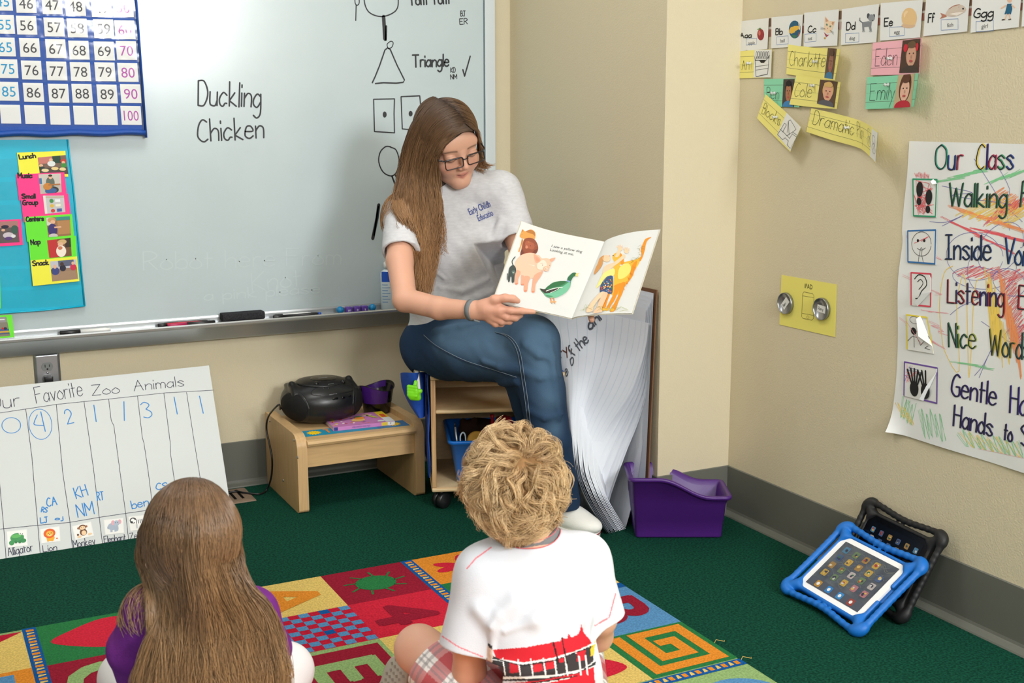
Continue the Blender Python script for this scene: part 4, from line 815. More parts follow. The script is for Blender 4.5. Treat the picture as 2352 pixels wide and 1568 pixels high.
pt('Gentle', 372, 1182, 584, 1234, 86, [(60, 40, 120)]); pt('Hands', 640, 1262, 860, 1310, 100, [(60, 40, 140)])
pt('Hands', 382, 1322, 566, 1376, 82, [(60, 50, 110)]); pt('to', 612, 1386, 656, 1400, 66, [(60, 50, 110)]); pt('Self', 694, 1412, 830, 1440, 80, [(60, 50, 110)])
mb.build('paper_sheet', PO)
PCS = [((195, 180), (312, 182), (303, 360), (195, 356), (50, 150, 110), 'feet'), ((167, 420), (305, 415), (302, 578), (170, 568), (50, 110, 170), 'face'), ((186, 612), (281, 618), (280, 775), (188, 766), (214, 70, 90), 'ear'), ((166, 806), (262, 818), (294, 990), (166, 970), (236, 214, 70), 'people'), ((152, 1024), (312, 1052), (310, 1222), (150, 1184), (110, 80, 160), 'hands')]
for a, b, c, d, col, kind in PCS:
    C = [FPo(*pv(*s8(*p)), .002) for p in (a, b, c, d)]; F, W, H, inv0 = sheet(C); inv = lambda x, y: inv0(*s8(x, y)); m2 = MB()
    cut = {'feet': [(W, H*.9), (W*.85, H)], 'ear': [(W, H*.85), (W*.8, H)], 'people': [(W*.75, H), (W, H*.25)], 'hands': [(W, H*.85), (W*.62, 0)], 'face': []}[kind]
    if kind == 'hands': poly = [(0, 0), (W*.6, 0), (W*.98, H*.88), (W*.98, H), (0, H)]
    elif kind == 'people': poly = [(0, 0), (W, 0), (W, H*.2), (W*.7, H), (0, H)]
    elif kind == 'ear': poly = [(0, 0), (W*.35, 0), (W, H*.45), (W, H*.85), (W*.85, H), (0, H)]
    elif kind == 'feet': poly = [(0, 0), (W, 0), (W, H*.88), (W*.84, H), (0, H)]
    else: poly = rect(0, 0, W, H)
    m2.prism(poly, -.001, 0, W_, F); EC = cm(*col)
    polyline(m2, [(W*.02, H*.02), (W*.02, H*.98), (W*.98, H*.98)], .004, EC, F, .0004); polyline(m2, [(W*.02, H*.02), (W*.98, H*.02), (W*.98, H*.98)], .004, EC, F if kind in ('feet', 'face') else (lambda u, v, h: F(u, v, h-.0014)), .0005)
    if kind == 'feet':
        for i in range(12): polyline(m2, [(W*rnd.uniform(.05, .9), H*rnd.uniform(.05, .95)) for _ in range(5)], .0012, cm(*CRAY['r']), F, .0005+i*1e-5)
        for cx, cy, s in ((.3, .72, 1), (.68, .52, 1)): fill(m2, ell(W*cx, H*cy, W*.14, H*.2, -4), K, F, .0008); fill(m2, ell(W*(cx-.03), H*(cy-.32), W*.1, H*.1), K, F, .0008)
    if kind == 'face':
        polyline(m2, cr(ell(W*.5, H*.58, W*.34, H*.36, 0, 14), 3, True), .0012, K, F, .0006); fill(m2, ell(W*.38, H*.68, W*.04, H*.045), K, F, .0006); fill(m2, ell(W*.6, H*.68, W*.04, H*.045), K, F, .0006); polyline(m2, cr([(W*.35, H*.45), (W*.5, H*.4), (W*.65, H*.47)], 4), .0012, K, F, .0006)
        polyline(m2, cr([(W*.4, H*.05), (W*.42, H*.2), (W*.48, H*.45), (W*.53, H*.44), (W*.52, H*.25), (W*.58, H*.05)], 4), .0012, K, F, .0007); polyline(m2, [(W*.25, H*.6), (W*.75, H*.8), (W*.5, H*.66)], .0014, cm(*CRAY['r']), F, .0005)
    if kind == 'ear':
        polyline(m2, cr([(W*.2, H*.8), (W*.4, H*.93), (W*.7, H*.88), (W*.8, H*.65), (W*.55, H*.45), (W*.4, H*.25), (W*.25, H*.22)], 4), .0026, K, F, .0006); polyline(m2, cr([(W*.35, H*.72), (W*.5, H*.8), (W*.62, H*.68), (W*.42, H*.5)], 4), .002, K, F, .0006)
    if kind == 'people':
        fill(m2, ell(W*.32, H*.55, W*.12, H*.1), K, F, .0006); polyline(m2, [(W*.32, H*.45), (W*.3, H*.1)], .0012, K, F, .0006); polyline(m2, [(W*.05, H*.25), (W*.25, H*.4), (W*.45, H*.38), (W*.55, H*.18), (W*.7, H*.3)], .0012, K, F, .0006); fill(m2, ell(W*.85, H*.42, W*.1, H*.08), K, F, .0006); polyline(m2, [(W*.85, H*.2), (W*.7, H*.12), (W*.9, H*.1)], .0012, K, F, .0006)
        polyline(m2, ell(W*.4, H*.86, W*.22, H*.1, 0, 16), .001, K, F, .0006); polyline(m2, [(0, H*.8), (W*.6, H*.2), (W*.2, H*.6), (W*.7, H*.5)], .0012, cm(*CRAY['k']), F, .0005)
    if kind == 'hands':
        for i in range(14): polyline(m2, [(W*rnd.uniform(.04, .2), H*rnd.uniform(.3, .9)), (W*rnd.uniform(.04, .6), H*rnd.uniform(.5, .95))], .0012, cm(*(CRAY['k'] if i % 3 else CRAY['b'])), F, .0004+i*1e-5)
        for ox, lim in ((.33, 5), (.66, 3)):
            fill(m2, ell(W*ox, H*.28, W*.13, H*.22), K, F, .0008); 
            for i in range(lim): an = rad(122-i*17); polyline(m2, [(W*(ox-.08+.045*i), H*.42), (W*(ox-.1+.045*i)+.036*cos(an)*.7, H*.45+.036*sin(an))], .0052, K, F, .0009+i*1e-5)
    # peeled corner, folded back toward the room
    if kind == 'hands': P = [(W*.6, 0, 0), (W*.98, H*.88, 0), (W*.78, H*.45, .012), (W*.55, H*.03, .008)]
    elif kind == 'people': P = [(W, H*.2, 0), (W*.7, H, 0), (W*.62, H*.92, .010), (W*.66, H*.45, .013)]
    elif kind == 'ear': P = [(W*.35, 0, 0), (W, H*.45, 0), (W*.72, H*.38, .013), (W*.3, H*.1, .008)]
    elif kind == 'feet': P = [(W, H*.88, 0), (W*.84, H, 0), (W*.8, H*.93, .006), (W*.9, H*.86, .008)]
    else: P = None
    if P: m2.add([F(*p) for p in P], [(0, 1, 2, 3)], W_, True)
    m2.build('picture_card', PO)['label'] = {'feet': 'card of two shoe prints', 'face': 'card of a hushing face', 'ear': 'card of an ear', 'people': 'card of two talking stick figures', 'hands': 'card of two black hands'}[kind]
# ================================================================ rug
M_pile = {}
def pile(n, rgb): M_pile[n] = mat('pile_'+n, rgb, .95, .08, bump=1, bscale=380, vary=.3, vscale=200); return M_pile[n]
for n, c in dict(red=(192, 30, 58), dred=(150, 30, 52), bred=(206, 40, 62), green=(44, 120, 68), lgreen=(146, 178, 116), yellow=(226, 196, 112), orange=(226, 142, 48), blue=(20, 88, 160), lblue=(90, 144, 192)).items(): pile(n, c)
RG = thing('alphabet_rug', (.8, 2.2, 0), 'bright patchwork alphabet rug with letters, hearts and checks under the children', 'rug')
RZ = .009; FR = lambda u, v, h=0: Vector((u, v, RZ+h)); mb = MB(); x0, x1, y0, y1 = -1.05, 1.655, .9, 3.036
mb.rbox((x0, y0, .0002), (x1, y1, RZ), .004, M_pile['lgreen'])
def tile(a, b, c, d, m, lv=.0004): fill(mb, rect(a, b, c, d), M_pile[m], FR, lv)
def let(ch, x, y, s, m, lv=.0012):
    """letter lying with its top toward +X"""
    G = lambda u, v, h=0: Vector((x+v, y-u, RZ+h)); v, f, a, b = glyphs(ch); k = s/.729; P = [((p-(a+b)/2)*k*1.15, (q-.365)*k) for p, q in v]
    Q = [G(p, q, lv) for p, q in P]; mb.add(Q, f, M_pile[m])
    for i in range(6): ang = i*PI/3; mb.add([G(p+.008*cos(ang), q+.008*sin(ang), lv+.00003*(i+1)) for p, q in P], f, M_pile[m])
cx_ = [-1.05, -.8, -.56, -.31, -.06, .19]; 
def divider(u0, u1, y_lo, y_hi, horiz=False):
    G = (lambda u, v, h=0: FR(v, u, h)) if horiz else FR
    fill(mb, rect(u0, y_lo, u1, y_hi) if not horiz else [(u0, y_lo), (u0, y_hi), (u1, y_hi), (u1, y_lo)], M_pile['blue'], G, .001)
    n = int((y_hi-y_lo)/.036); w = u1-u0
    for i in range(n):
        y = y_hi-.018-i*.036; q = rect(u0+w*.25, y-.006, u1-w*.2, y+.006); t = [(u0+w*.25, y-.024), (u1-w*.2, y-.019), (u1-w*.2, y-.014), (u0+w*.3, y-.012)]
        if horiz: q = q[::-1]; t = t[::-1]
        fill(mb, q, M_pile['orange'], G, .0014); fill(mb, t, M_pile['yellow'], G, .0014)
def star(cx, cy, r, rr, n, m, lv):
    fill(mb, [(cx+(r if i % 2 else rr)*cos(PI*i/n), cy+(r if i % 2 else rr)*sin(PI*i/n)) for i in range(2*n)], M_pile[m], FR, lv)
# left of the left divider
tile(-1.05, 2.8, .19, 3.02, 'yellow'); fill(mb, [(-.06, 2.83), (.19, 3.02), (-.06, 3.02)], M_pile['red'], FR, .0008); tile(-.06, 2.57, .19, 2.8, 'orange'); tile(-.05, 2.58, .15, 2.78, 'lblue', .0008)
tile(-.06, 2.34, .19, 2.57, 'red'); tile(-.56, 2.34, -.06, 2.8, 'green'); divider(.19, .222, .9, 3.034)
# row by the top edge
tile(.222, 2.795, .465, 3.034, 'green'); hb = []
H0 = [(.245, 2.925), (.30, 2.975), (.37, 3.012), (.425, 3.005), (.44, 2.965), (.41, 2.935), (.445, 2.905), (.43, 2.85), (.37, 2.835), (.30, 2.87)]; fill(mb, cr(H0, 5, True), M_pile['bred'], FR, .0008)
tile(.465, 2.795, .71, 3.034, 'orange'); star(.59, 2.92, .09, .05, 8, 'yellow', .0008); tile(.71, 2.81, .952, 3.034, 'yellow'); let('A', .83, 2.92, .17, 'orange')
tile(.952, 2.81, 1.186, 3.034, 'dred'); star(1.07, 2.92, .085, .03, 9, 'dred', .0006); fill(mb, ell(1.07, 2.92, .056, .05, 0, 24), M_pile['green'], FR, .0012)
for i in range(9): a = 2*PI*i/9; polyline(mb, [(1.07+.055*cos(a), 2.92+.05*sin(a)), (1.07+.085*cos(a+.1), 2.92+.078*sin(a+.1))], .006, M_pile['green'], FR, .0012)
divider(1.186, 1.22, 2.1, 3.034)
tile(1.22, 2.83, 1.44, 3.034, 'orange')
for a in (15, 75, 150, 190, 260, 320): fill(mb, ell(1.335+.045*cos(rad(a)), 2.93+.042*sin(rad(a)), .042, .018, a, 16), M_pile['bred'], FR, .0008+a*1e-6)
tile(1.44, 2.83, 1.655, 3.034, 'lgreen')
# second row
tile(.222, 2.56, .465, 2.795, 'dred'); let('C', .34, 2.67, .17, 'lgreen'); tile(.465, 2.56, .71, 2.795, 'lblue'); tile(.71, 2.585, .952, 2.81, 'red')
for i in range(9):
    for j in range(9):
        if (i+j) % 2 == 0: tile(.712+.0266*i, 2.587+.0247*j, .712+.0266*i+.0262, 2.587+.0247*j+.0243, 'blue' if (i*7+j*3) % 11 == 0 else 'lblue', .0008)
tile(.952, 2.585, 1.186, 2.81, 'bred'); let('4', 1.065, 2.695, .16, 'dred')
tile(1.22, 2.59, 1.44, 2.83, 'green'); fill(mb, ell(1.34, 2.72, .06, .06, 0, 24), M_pile['yellow'], FR, .0008); tile(1.44, 2.62, 1.655, 2.83, 'yellow'); divider(1.44, 1.655, 2.59, 2.62)
# third and fourth rows
tile(.222, 2.33, .465, 2.56, 'lgreen'); tile(.465, 2.33, .71, 2.56, 'yellow'); tile(.71, 2.33, .952, 2.585, 'lgreen'); tile(.728, 2.34, .94, 2.565, 'dred', .0008); let('E', .835, 2.45, .16, 'lgreen')
tile(.952, 2.33, 1.186, 2.585, 'yellow'); 
for a in (0, 72, 144, 216, 288): fill(mb, ell(1.06+.03*cos(rad(a)), 2.50+.03*sin(rad(a)), .026, .02, a, 14), M_pile['orange'], FR, .0008+a*1e-6)
tile(1.22, 2.335, 1.44, 2.59, 'lblue'); tile(1.44, 2.335, 1.655, 2.59, 'lblue'); let('B', 1.555, 2.465, .17, 'dred')
tile(1.22, 2.105, 1.42, 2.335, 'yellow'); fill(mb, cr([(1.25, 2.20), (1.31, 2.27), (1.38, 2.235), (1.40, 2.18), (1.32, 2.16)], 5, True), M_pile['bred'], FR, .0008)
tile(1.42, 2.105, 1.655, 2.335, 'green')
sp = [(1.455, 2.31), (1.455, 2.135), (1.625, 2.135), (1.625, 2.31), (1.505, 2.31), (1.505, 2.185), (1.575, 2.185), (1.575, 2.255), (1.545, 2.255)]
for i in range(len(sp)-1):
    a, b = sp[i], sp[i+1]; w = .0155; fill(mb, rect(min(a[0], b[0])-w, min(a[1], b[1])-w, max(a[0], b[0])+w, max(a[1], b[1])+w), M_pile['orange'], FR, .0008+i*3e-5)
tile(.222, 2.1, .71, 2.33, 'green'); tile(.71, 2.1, 1.186, 2.33, 'red'); 
tile(.222, 1.2, 1.22, 2.07, 'orange'); divider(2.07, 2.1, .222, 1.655, True)
tile(1.22, .9, 1.655, 2.07, 'lgreen', .0003); fill(mb, ell(1.55, 1.93, .1, .1, 0, 28), M_pile['lblue'], FR, .0008)
tile(-1.05, .9, .19, 2.34, 'lblue')
mb.build('woven_pile', RG)
for i, (px, py, qx, qy) in enumerate(((1640, 1478, 1625, 1490), (1690, 1520, 1712, 1505))):
    p = Vector((1.655, on(px, py, 2, .006).y, .005)); mb = MB(); mb.tube([p, p+Vector((.012, .008, .006)), p+Vector((.028, -.004, .003)), p+Vector((.04, .012, -.003))], .0008, M_pile['yellow'], 5); mb.build('loose_thread', RG)
# ================================================================ floor register
vt = thing('floor_register', (.9, 3.88, 0), 'brown metal floor vent beside the zoo chart by the wall', 'vent')
M_reg = mat('brown_enamel', (132, 112, 94), .5, .4); M_dark = mat('dark_void', (14, 13, 12), .9, .1)
mb = MB(); mb.loft([[Vector((x, y, z)) for x, y in rrect(.70+i, 3.79+i, .982-i, 3.945-i, .006, 2)] for z, i in ((.0005, 0), (.003, .002), (.006, .012), (.0062, .02))], M_reg, False, caps=True); mb.build('frame', vt)
for x in (.74, .775, .80, .832, .857, .882, .915, .94):
    mb = MB(); mb.box((x, 3.818, .0055), (x+.009, 3.918, .0066), M_dark); mb.build('slot', vt)
# ================================================================ zoo chart
M_foam = mat('white_foam_board', (208, 213, 213), .6, .35)
b0 = Vector((.184, 3.606, .004)); tl0 = on(480, 839, 1, 3.925)
nz = Vector((1, 0, 0)).cross(Vector((0, tl0.y-3.606, tl0.z))).normalized()
def zp(px, py): return onp(px, py, b0, nz)
zc = [zp(-260, 916), zp(480, 839), zp(535, 1200), zp(-230, 1320)]; zF, zW, zH, zinv = sheet(zc)
M_pen = mat('thin_black_marker', (44, 44, 70), .6); M_bluem = mat('blue_marker', (36, 130, 206), .6)
s5 = lambda x, y: (x/3.266, 820+y/3.266); zi = lambda x, y: zinv(*s5(x, y))
Z = thing('zoo_chart', sum(zc, Vector())/4, 'white poster board chart of favorite zoo animals leaning on the wall under the outlet', 'chart')
mb = MB(); mb.prism(rect(0, 0, zW, zH), -.0045, 0, M_foam, zF)
def zl(pts, m=M_pen, w=.0016, curve=False): q = [zi(*p) for p in pts]; polyline(mb, cr(q, 5) if curve else q, w, m, zF, .0004)
def zt(t, x0, y0, x1, y1, s, m=M_pen, w=.002): fit(mb, t, zi(x0, y0), zi(x1, y1), s/3.266*.00137, m, zF, .0005, w)
for t, x0, y0, x1, y1, s in (('Our', -70, 392, 185, 356, 112), ('Favorite', 285, 342, 645, 282, 130), ('Zoo', 700, 284, 920, 264, 84), ('Animals', 1012, 252, 1400, 214, 86)): zt(t, x0, y0, x1, y1, s)
zl([(-300, 462), (0, 414), (430, 350), (830, 310), (1240, 266), (1604, 246)])
for P in ([(204, 384), (250, 750), (262, 905), (292, 1255), (310, 1472)], [(432, 350), (480, 860), (535, 1235), (553, 1436)], [(638, 328), (712, 840), (755, 1195), (780, 1396)], [(822, 312), (842, 470), (862, 510), (912, 870), (954, 1165), (978, 1372)], [(1037, 288), (1076, 600), (1088, 640), (1120, 840), (1160, 1135), (1180, 1345)], [(1234, 268), (1284, 630), (1290, 730), (1330, 990), (1370, 1300)], [(1403, 262), (1460, 600), (1520, 940), (1580, 1280)], [(0, 860), (36, 1285), (52, 1510)], [(-200, 440), (-160, 900), (-140, 1540)]): zl(P)
zl([(-300, 1330), (0, 1286), (290, 1256), (530, 1234), (755, 1195), (955, 1165), (1160, 1135), (1380, 1100), (1740, 1065)])
for t, x0, y0, x1, y1, s in (('2', 515, 498, 580, 482, 110), ('3', 1088, 458, 1170, 440, 130)): zt(t, x0, y0, x1, y1, s, M_bluem, .0028)
for P in ([(712, 356), (730, 480)], [(936, 330), (940, 472)], [(1310, 296), (1336, 424)], [(1500, 290), (1530, 418)]): zl(P, M_bluem, .003)
zl([(290, 428), (268, 480), (272, 502), (338, 508)], M_bluem, .0026, True); zl([(316, 404), (350, 552)], M_bluem, .0028)
zl(ell(96, 506, 70, 58, 0, 16)+[(166, 506)], M_bluem, .0022, True); zl(ell(313, 498, 86, 114, -8, 18)+[(398, 486)], M_bluem, .002, True)
for t, x0, y0, x1, y1, s in (('CA', 364, 1116, 446, 1100, 62), ('RS', 318, 1156, 366, 1160, 36), ('LJ', 314, 1240, 372, 1232, 40), ('KH', 584, 1056, 682, 1026, 84), ('NM', 596, 1196, 732, 1166, 96), ('RT', 742, 1070, 796, 1062, 62), ('ben', 1004, 1132, 1140, 1100, 62), ('CS', 1182, 988, 1276, 982, 50), ('KD', 1196, 1060, 1256, 1056, 46), ('oj', 424, 1216, 492, 1210, 22)): zt(t, x0, y0, x1, y1, s, M_bluem, .003)
for t, x0, y0, x1, y1, s in (('Alligator', 68, 1488, 264, 1446, 62), ('Lion', 332, 1456, 444, 1440, 46), ('Monkey', 562, 1424, 732, 1394, 56), ('Elephant', 794, 1386, 962, 1362, 48), ('Zebra', 990, 1360, 1130, 1335, 46)): zt(t, x0, y0, x1, y1, s)
mb.build('board', Z)
ANI = [('alligator', [(56, 1302), (210, 1286), (216, 1410), (64, 1426)], [('e', (70, 150, 90), .5, .55, .36, .3), ('e', (100, 180, 100), .45, .66, .26, .12), ('e', (60, 140, 84), .8, .32, .16, .14), ('e', (70, 150, 90), .2, .25, .14, .16), ('e', (240, 240, 235), .66, .8, .07, .08), ('e', (240, 240, 235), .78, .76, .07, .08), ('e', (40, 60, 40), .67, .79, .025, .03), ('e', (40, 60, 40), .78, .75, .025, .03), ('e', (60, 130, 80), .42, .28, .08, .1), ('e', (60, 130, 80), .62, .26, .08, .1)]),
 ('lion', [(308, 1284), (456, 1262), (464, 1376), (316, 1394)], [('e', (240, 170, 50), .5, .28, .22, .22), ('e', (226, 96, 40), .46, .62, .32, .34), ('e', (244, 180, 70), .47, .6, .2, .2), ('e', (250, 214, 140), .47, .5, .1, .08), ('e', (60, 40, 30), .4, .64, .025, .03), ('e', (60, 40, 30), .55, .64, .025, .03), ('e', (90, 50, 40), .47, .55, .04, .025), ('e', (220, 90, 40), .84, .2, .05, .04), ('e', (240, 170, 50), .36, .12, .06, .09), ('e', (240, 170, 50), .6, .12, .06, .09)]),
 ('monkey', [(548, 1262), (694, 1226), (716, 1334), (574, 1368)], [('e', (120, 78, 52), .5, .4, .2, .26), ('e', (240, 206, 166), .52, .34, .13, .18), ('e', (120, 78, 52), .5, .76, .2, .2), ('e', (240, 206, 166), .5, .72, .15, .14), ('e', (150, 100, 70), .28, .76, .06, .08), ('e', (150, 100, 70), .72, .76, .06, .08), ('e', (240, 206, 166), .24, .14, .12, .08), ('e', (240, 206, 166), .82, .16, .12, .08), ('e', (120, 78, 52), .18, .3, .06, .08), ('e', (50, 36, 30), .44, .76, .02, .025), ('e', (50, 36, 30), .56, .76, .02, .025)]),
 ('elephant', [(788, 1214), (936, 1198), (944, 1312), (798, 1328)], [('e', (170, 182, 200), .42, .5, .26, .26), ('r', (170, 182, 200), .28, .12, .4, .4), ('r', (170, 182, 200), .5, .12, .62, .4), ('e', (230, 170, 180), .46, .76, .1, .17), ('e', (230, 170, 180), .82, .78, .09, .16), ('e', (176, 188, 206), .64, .7, .16, .2), ('e', (170, 182, 200), .66, .36, .07, .22), ('e', (60, 60, 70), .58, .74, .02, .025), ('e', (60, 60, 70), .7, .74, .02, .025), ('e', (160, 172, 190), .17, .44, .04, .1)]),
 ('zebra', [(974, 1190), (1110, 1174), (1124, 1280), (988, 1298)], [('e', (60, 60, 64), .22, .72, .2, .22), ('e', (244, 244, 244), .2, .7, .12, .16), ('e', (40, 40, 44), .12, .6, .08, .08), ('r', (244, 244, 244), .3, .4, .9, .74)]+[('r', (40, 40, 44), .38+.11*i, .44, .42+.11*i, .74) for i in range(5)]+[('r', (200, 200, 204), .34, .1, .44, .42), ('r', (200, 200, 204), .76, .1, .86, .42)])]
for nm, c, sh in ANI:
    inv = lambda x, y: zinv(x, y); m2 = MB(); q = [zi(*p) for p in c]
    m2.prism(q[::-1], .0002, .0008, W_, zF); picture(m2, zF, inv, [s5(c[0][0]+4, c[0][1]+4), s5(c[1][0]-4, c[1][1]+4), s5(c[2][0]-4, c[2][1]-4), s5(c[3][0]+4, c[3][1]-4)], (238, 238, 236), sh, .001)
    m2.build('picture_card', Z)['label'] = 'glued picture of a cartoon '+nm
# ================================================================ bench
M_maple = mat('maple_laminate', (206, 170, 122), .42, .4, vary=.12, vscale=9, stretch=(14, 14, 1.2), detail=5); M_maple_h = mat('maple_laminate_across', (210, 174, 124), .42, .4, vary=.12, vscale=9, stretch=(1.2, 14, 14), detail=5)
M_edge = mat('maple_edge', (186, 142, 94), .4, .4)
BN = thing('bench', (1.28, 3.78, 0), 'low maple bench under the whiteboard holding the black music player', 'bench')
def side(x0, x1):
    prof = [(3.592, .004), (3.602, .0), (3.955, 0), (3.962, .006), (3.962, .25), (3.954, .258), (3.70, .262), (3.655, .262), (3.62, .258), (3.60, .244), (3.592, .22)]
    prof = [(3.592, .012), (3.596, .003), (3.606, 0), (3.952, 0), (3.96, .008), (3.96, .246), (3.95, .256), (3.64, .256), (3.618, .252), (3.60, .238), (3.592, .214)]
    mb = MB(); mb.prism([(y, z) for y, z in prof], 0, x1-x0, M_maple, lambda u, v, h=0: Vector((x0+h, u, v))); o = mb.build('side_panel', BN); bevel(o, .012, 4); return o
side(1.065, 1.098); side(1.466, 1.498)
mb = MB(); mb.prism([(3.60, .214), (3.588, .218), (3.584, .226), (3.588, .234), (3.60, .237), (3.945, .237), (3.945, .214)], 0, .368, M_maple_h, lambda u, v, h=0: Vector((1.098+h, u, v))); mb.build('top', BN)
mb = MB(); mb.box((1.098, 3.606, .146), (1.466, 3.622, .214), M_maple_h); mb.build('apron', BN)
mb = MB(); mb.box((1.098, 3.90, .06), (1.466, 3.916, .15), M_maple_h); mb.build('stretcher', BN)
M_screw = mat('nickel', (180, 180, 182), .3, .5, metal=.9)
for px, py in ((620, 966), (675.5, 1010.5), (684, 1050), (651, 1103)):
    p = on(px, py, 0, 1.065); mb = MB(); M = Matrix(((0, 0, -1, 1.0655), (1, 0, 0, p.y), (0, 1, 0, p.z), (0, 0, 0, 1))); mb.lathe([(.0045, 0), (.0043, .0015), (.002, .003)], M_screw, 14, M); mb.build('screw', BN)
# strip with suns and the paperback on it
BT = .2372; FBn = lambda u, v, h=0: Vector((u, v, BT+h))
tq2 = lambda px, py: on(px, py, 2, BT)
Lc = [tq2(684, 988), tq2(945, 964.5), tq2(945, 979.5), tq2(699, 1003.5)]; dv = (Lc[3]-Lc[0]).length
u0 = (tq2(932, 963)-tq2(687, 990)).normalized(); v0 = Vector((-u0.y, u0.x, 0)); o0 = tq2(700, 1003.5)-u0*.006; FSs = lambda a, b, h=0: o0+u0*a+v0*b+Vector((0, 0, h+.0008))
Ls = (tq2(946, 979.5)-o0).dot(u0); mb = MB(); mb.prism(rect(0, 0, Ls, .072), -.0006, 0, cm(30, 140, 172), FSs)
fill(mb, rect(Ls*.7, 0, Ls, .072), cm(56, 110, 160), FSs, .0002)
for c in (.046, Ls-.045):
    fill(mb, [(c+(.026 if i % 2 else .018)*cos(PI*i/14), .036+(.026 if i % 2 else .018)*sin(PI*i/14)) for i in range(28)], cm(238, 196, 20), FSs, .0004); fill(mb, ell(c, .036, .0165, .0165), cm(246, 206, 30), FSs, .0006)
    for dx in (-.006, .006): fill(mb, ell(c+dx, .039, .0014, .0014, 0, 8), cm(110, 90, 20), FSs, .0008)
fill(mb, rect(.089, .018, .096, .062), cm(226, 130, 50), FSs, .0004); fill(mb, rect(.081, .056, .101, .063), cm(226, 130, 50), FSs, .0005)
tag(mb.build('sun_strip', loc=o0), 'blue paper strip printed with yellow suns, under the pink paperback on the bench', 'paper strip')
BZ = BT+.001; c0 = on(766, 990, 2, BZ); c1 = on(907, 975, 2, BZ); bu = (c1-c0).normalized(); bw = (c1-c0).length; bv = Vector((-bu.y, bu.x, 0)); bd = .145; bh = .013
FK = lambda a, b, h=0: c0+bu*a+bv*b+Vector((0, 0, h)); K0 = thing('paperback_book', FK(bw/2, bd/2), 'pink paperback with a yellow top corner lying on the sun strip', 'book')
mb = MB(); mb.prism(rect(.002, .003, bw-.001, bd-.001), .001, bh-.001, mat('book_pages', (232, 226, 210), .8), FK); mb.build('pages', K0)
M_pink = cm(206, 132, 190, rough=.35); mb = MB(); mb.prism(rect(0, 0, bw, bd), bh-.001, bh, M_pink, FK); mb.prism(rect(0, 0, bw, bd), 0, .001, M_pink, FK); mb.prism(rect(0, -.0005, bw, .0015), .0002, bh, M_pink, FK)
hh = bh+.0003; fill(mb, rect(bw*.86, bd*.40, bw, bd), cm(236, 206, 40), FK, hh); fill(mb, rect(bw*.89, bd*.45, bw*.97, bd*.75), cm(220, 90, 40), FK, hh+.0002); fill(mb, rect(bw*.86, 0, bw, bd*.42), W_, FK, hh+.0002); fill(mb, rect(0, bd*.9, bw*.07, bd), W_, FK, hh)
rnd = random.Random(9)
for i in range(34):
    a, b = rnd.uniform(.05, .8)*bw, rnd.uniform(.08, .93)*bd; col = rnd.choice([(206, 60, 70), (230, 200, 60), (110, 110, 170), (226, 130, 80), (250, 240, 240), (90, 150, 110)]); fill(mb, ell(a, b, rnd.uniform(.003, .009), rnd.uniform(.003, .006), rnd.uniform(0, 90), 8), cm(*col), FK, hh+.0001+i*1e-5)
fill(mb, ell(bw*.48, bd*.4, .024, .02, 10, 16), cm(222, 180, 110), FK, hh+.0008); fill(mb, ell(bw*.53, bd*.55, .018, .016, 30, 12), cm(230, 140, 50), FK, hh+.001); fill(mb, ell(bw*.54, bd*.68, .014, .008, 0, 10), cm(80, 130, 80), FK, hh+.0012); fill(mb, ell(bw*.74, bd*.6, .006, .03, 30, 12), cm(190, 200, 60), FK, hh+.001); fill(mb, ell(bw*.7, bd*.72, .018, .006, 10, 10), cm(230, 210, 190), FK, hh+.001); fill(mb, ell(bw*.8, bd*.12, .012, .01, 0, 12), W_, FK, hh+.001)
FSp = lambda a, b, h=0: FK(a, -.0007-h, b); fill(mb, rect(.002, .001, bw*.07, bh-.001), cm(50, 60, 130), FSp, 0); fill(mb, rect(bw*.78, .001, bw*.88, bh-.001), cm(226, 196, 60), FSp, 0); fill(mb, rect(bw*.88, .001, bw, bh-.001), W_, FSp, 0); printed(mb, 'AMELIA BEDELIA GOES WILD!', bw*.30, .004, .0055, cm(90, 70, 140), FSp, .0002, wide=.62); printed(mb, 'P', bw*.92, .003, .007, K, FSp, .0002); mb.build('cover', K0)
# ================================================================ bucket
bk = on(868, 953, 2, BT); BKT = Vector((1.428, 3.845, BT+.0006)); bt = thing('small_bucket', BKT, 'small black bucket patched with purple tape, beside the music player on the bench', 'bucket')
T = Matrix.Translation(BKT); hB = .093; rB, rT = .044, .060
def lip(a): return .010*cos(2*a-.9)
mb = MB(); lev = [(0, 0), (.9*1, 0), (1, .02), (1, .40), (1.02, .43), (1.0, .46), (1.02, .49), (1, .52), (1, .97), (1.035, .985), (1.035, 1), (.975, 1), (.96, .9), (.9, .1), (0, .06)]
rings = []
for q, t in lev: rings.append([T @ Vector(((rB+(rT-rB)*t)*q*1.02*cos(2*PI*j/40), (rB+(rT-rB)*t)*q*.96*sin(2*PI*j/40), hB*t+lip(2*PI*j/40)*max(0, t-.5)*2)) for j in range(40)])
mb.loft(rings, mat('black_gloss_plastic', (18, 18, 20), .18, .5), True); mb.build('pail', bt)
M_tape = mat('purple_tape', (74, 34, 128), .3, .5, bump=.5, bscale=60)
for a0, a1, t0, t1, s in ((195, 292, .42, .99, 1.03), (35, 100, .35, .99, .95)):
    G = []
    for i in range(13):
        a = rad(a0+(a1-a0)*i/12); G.append([T @ Vector(((rB+(rT-rB)*t)*s*1.02*cos(a), (rB+(rT-rB)*t)*s*.96*sin(a), hB*t+lip(a)*max(0, t-.5)*2)) for t in np.linspace(t0, t1, 8)])
    mb = MB(); mb.grid(G, M_tape); mb.build('tape_patch', bt)['label'] = 'purple tape'
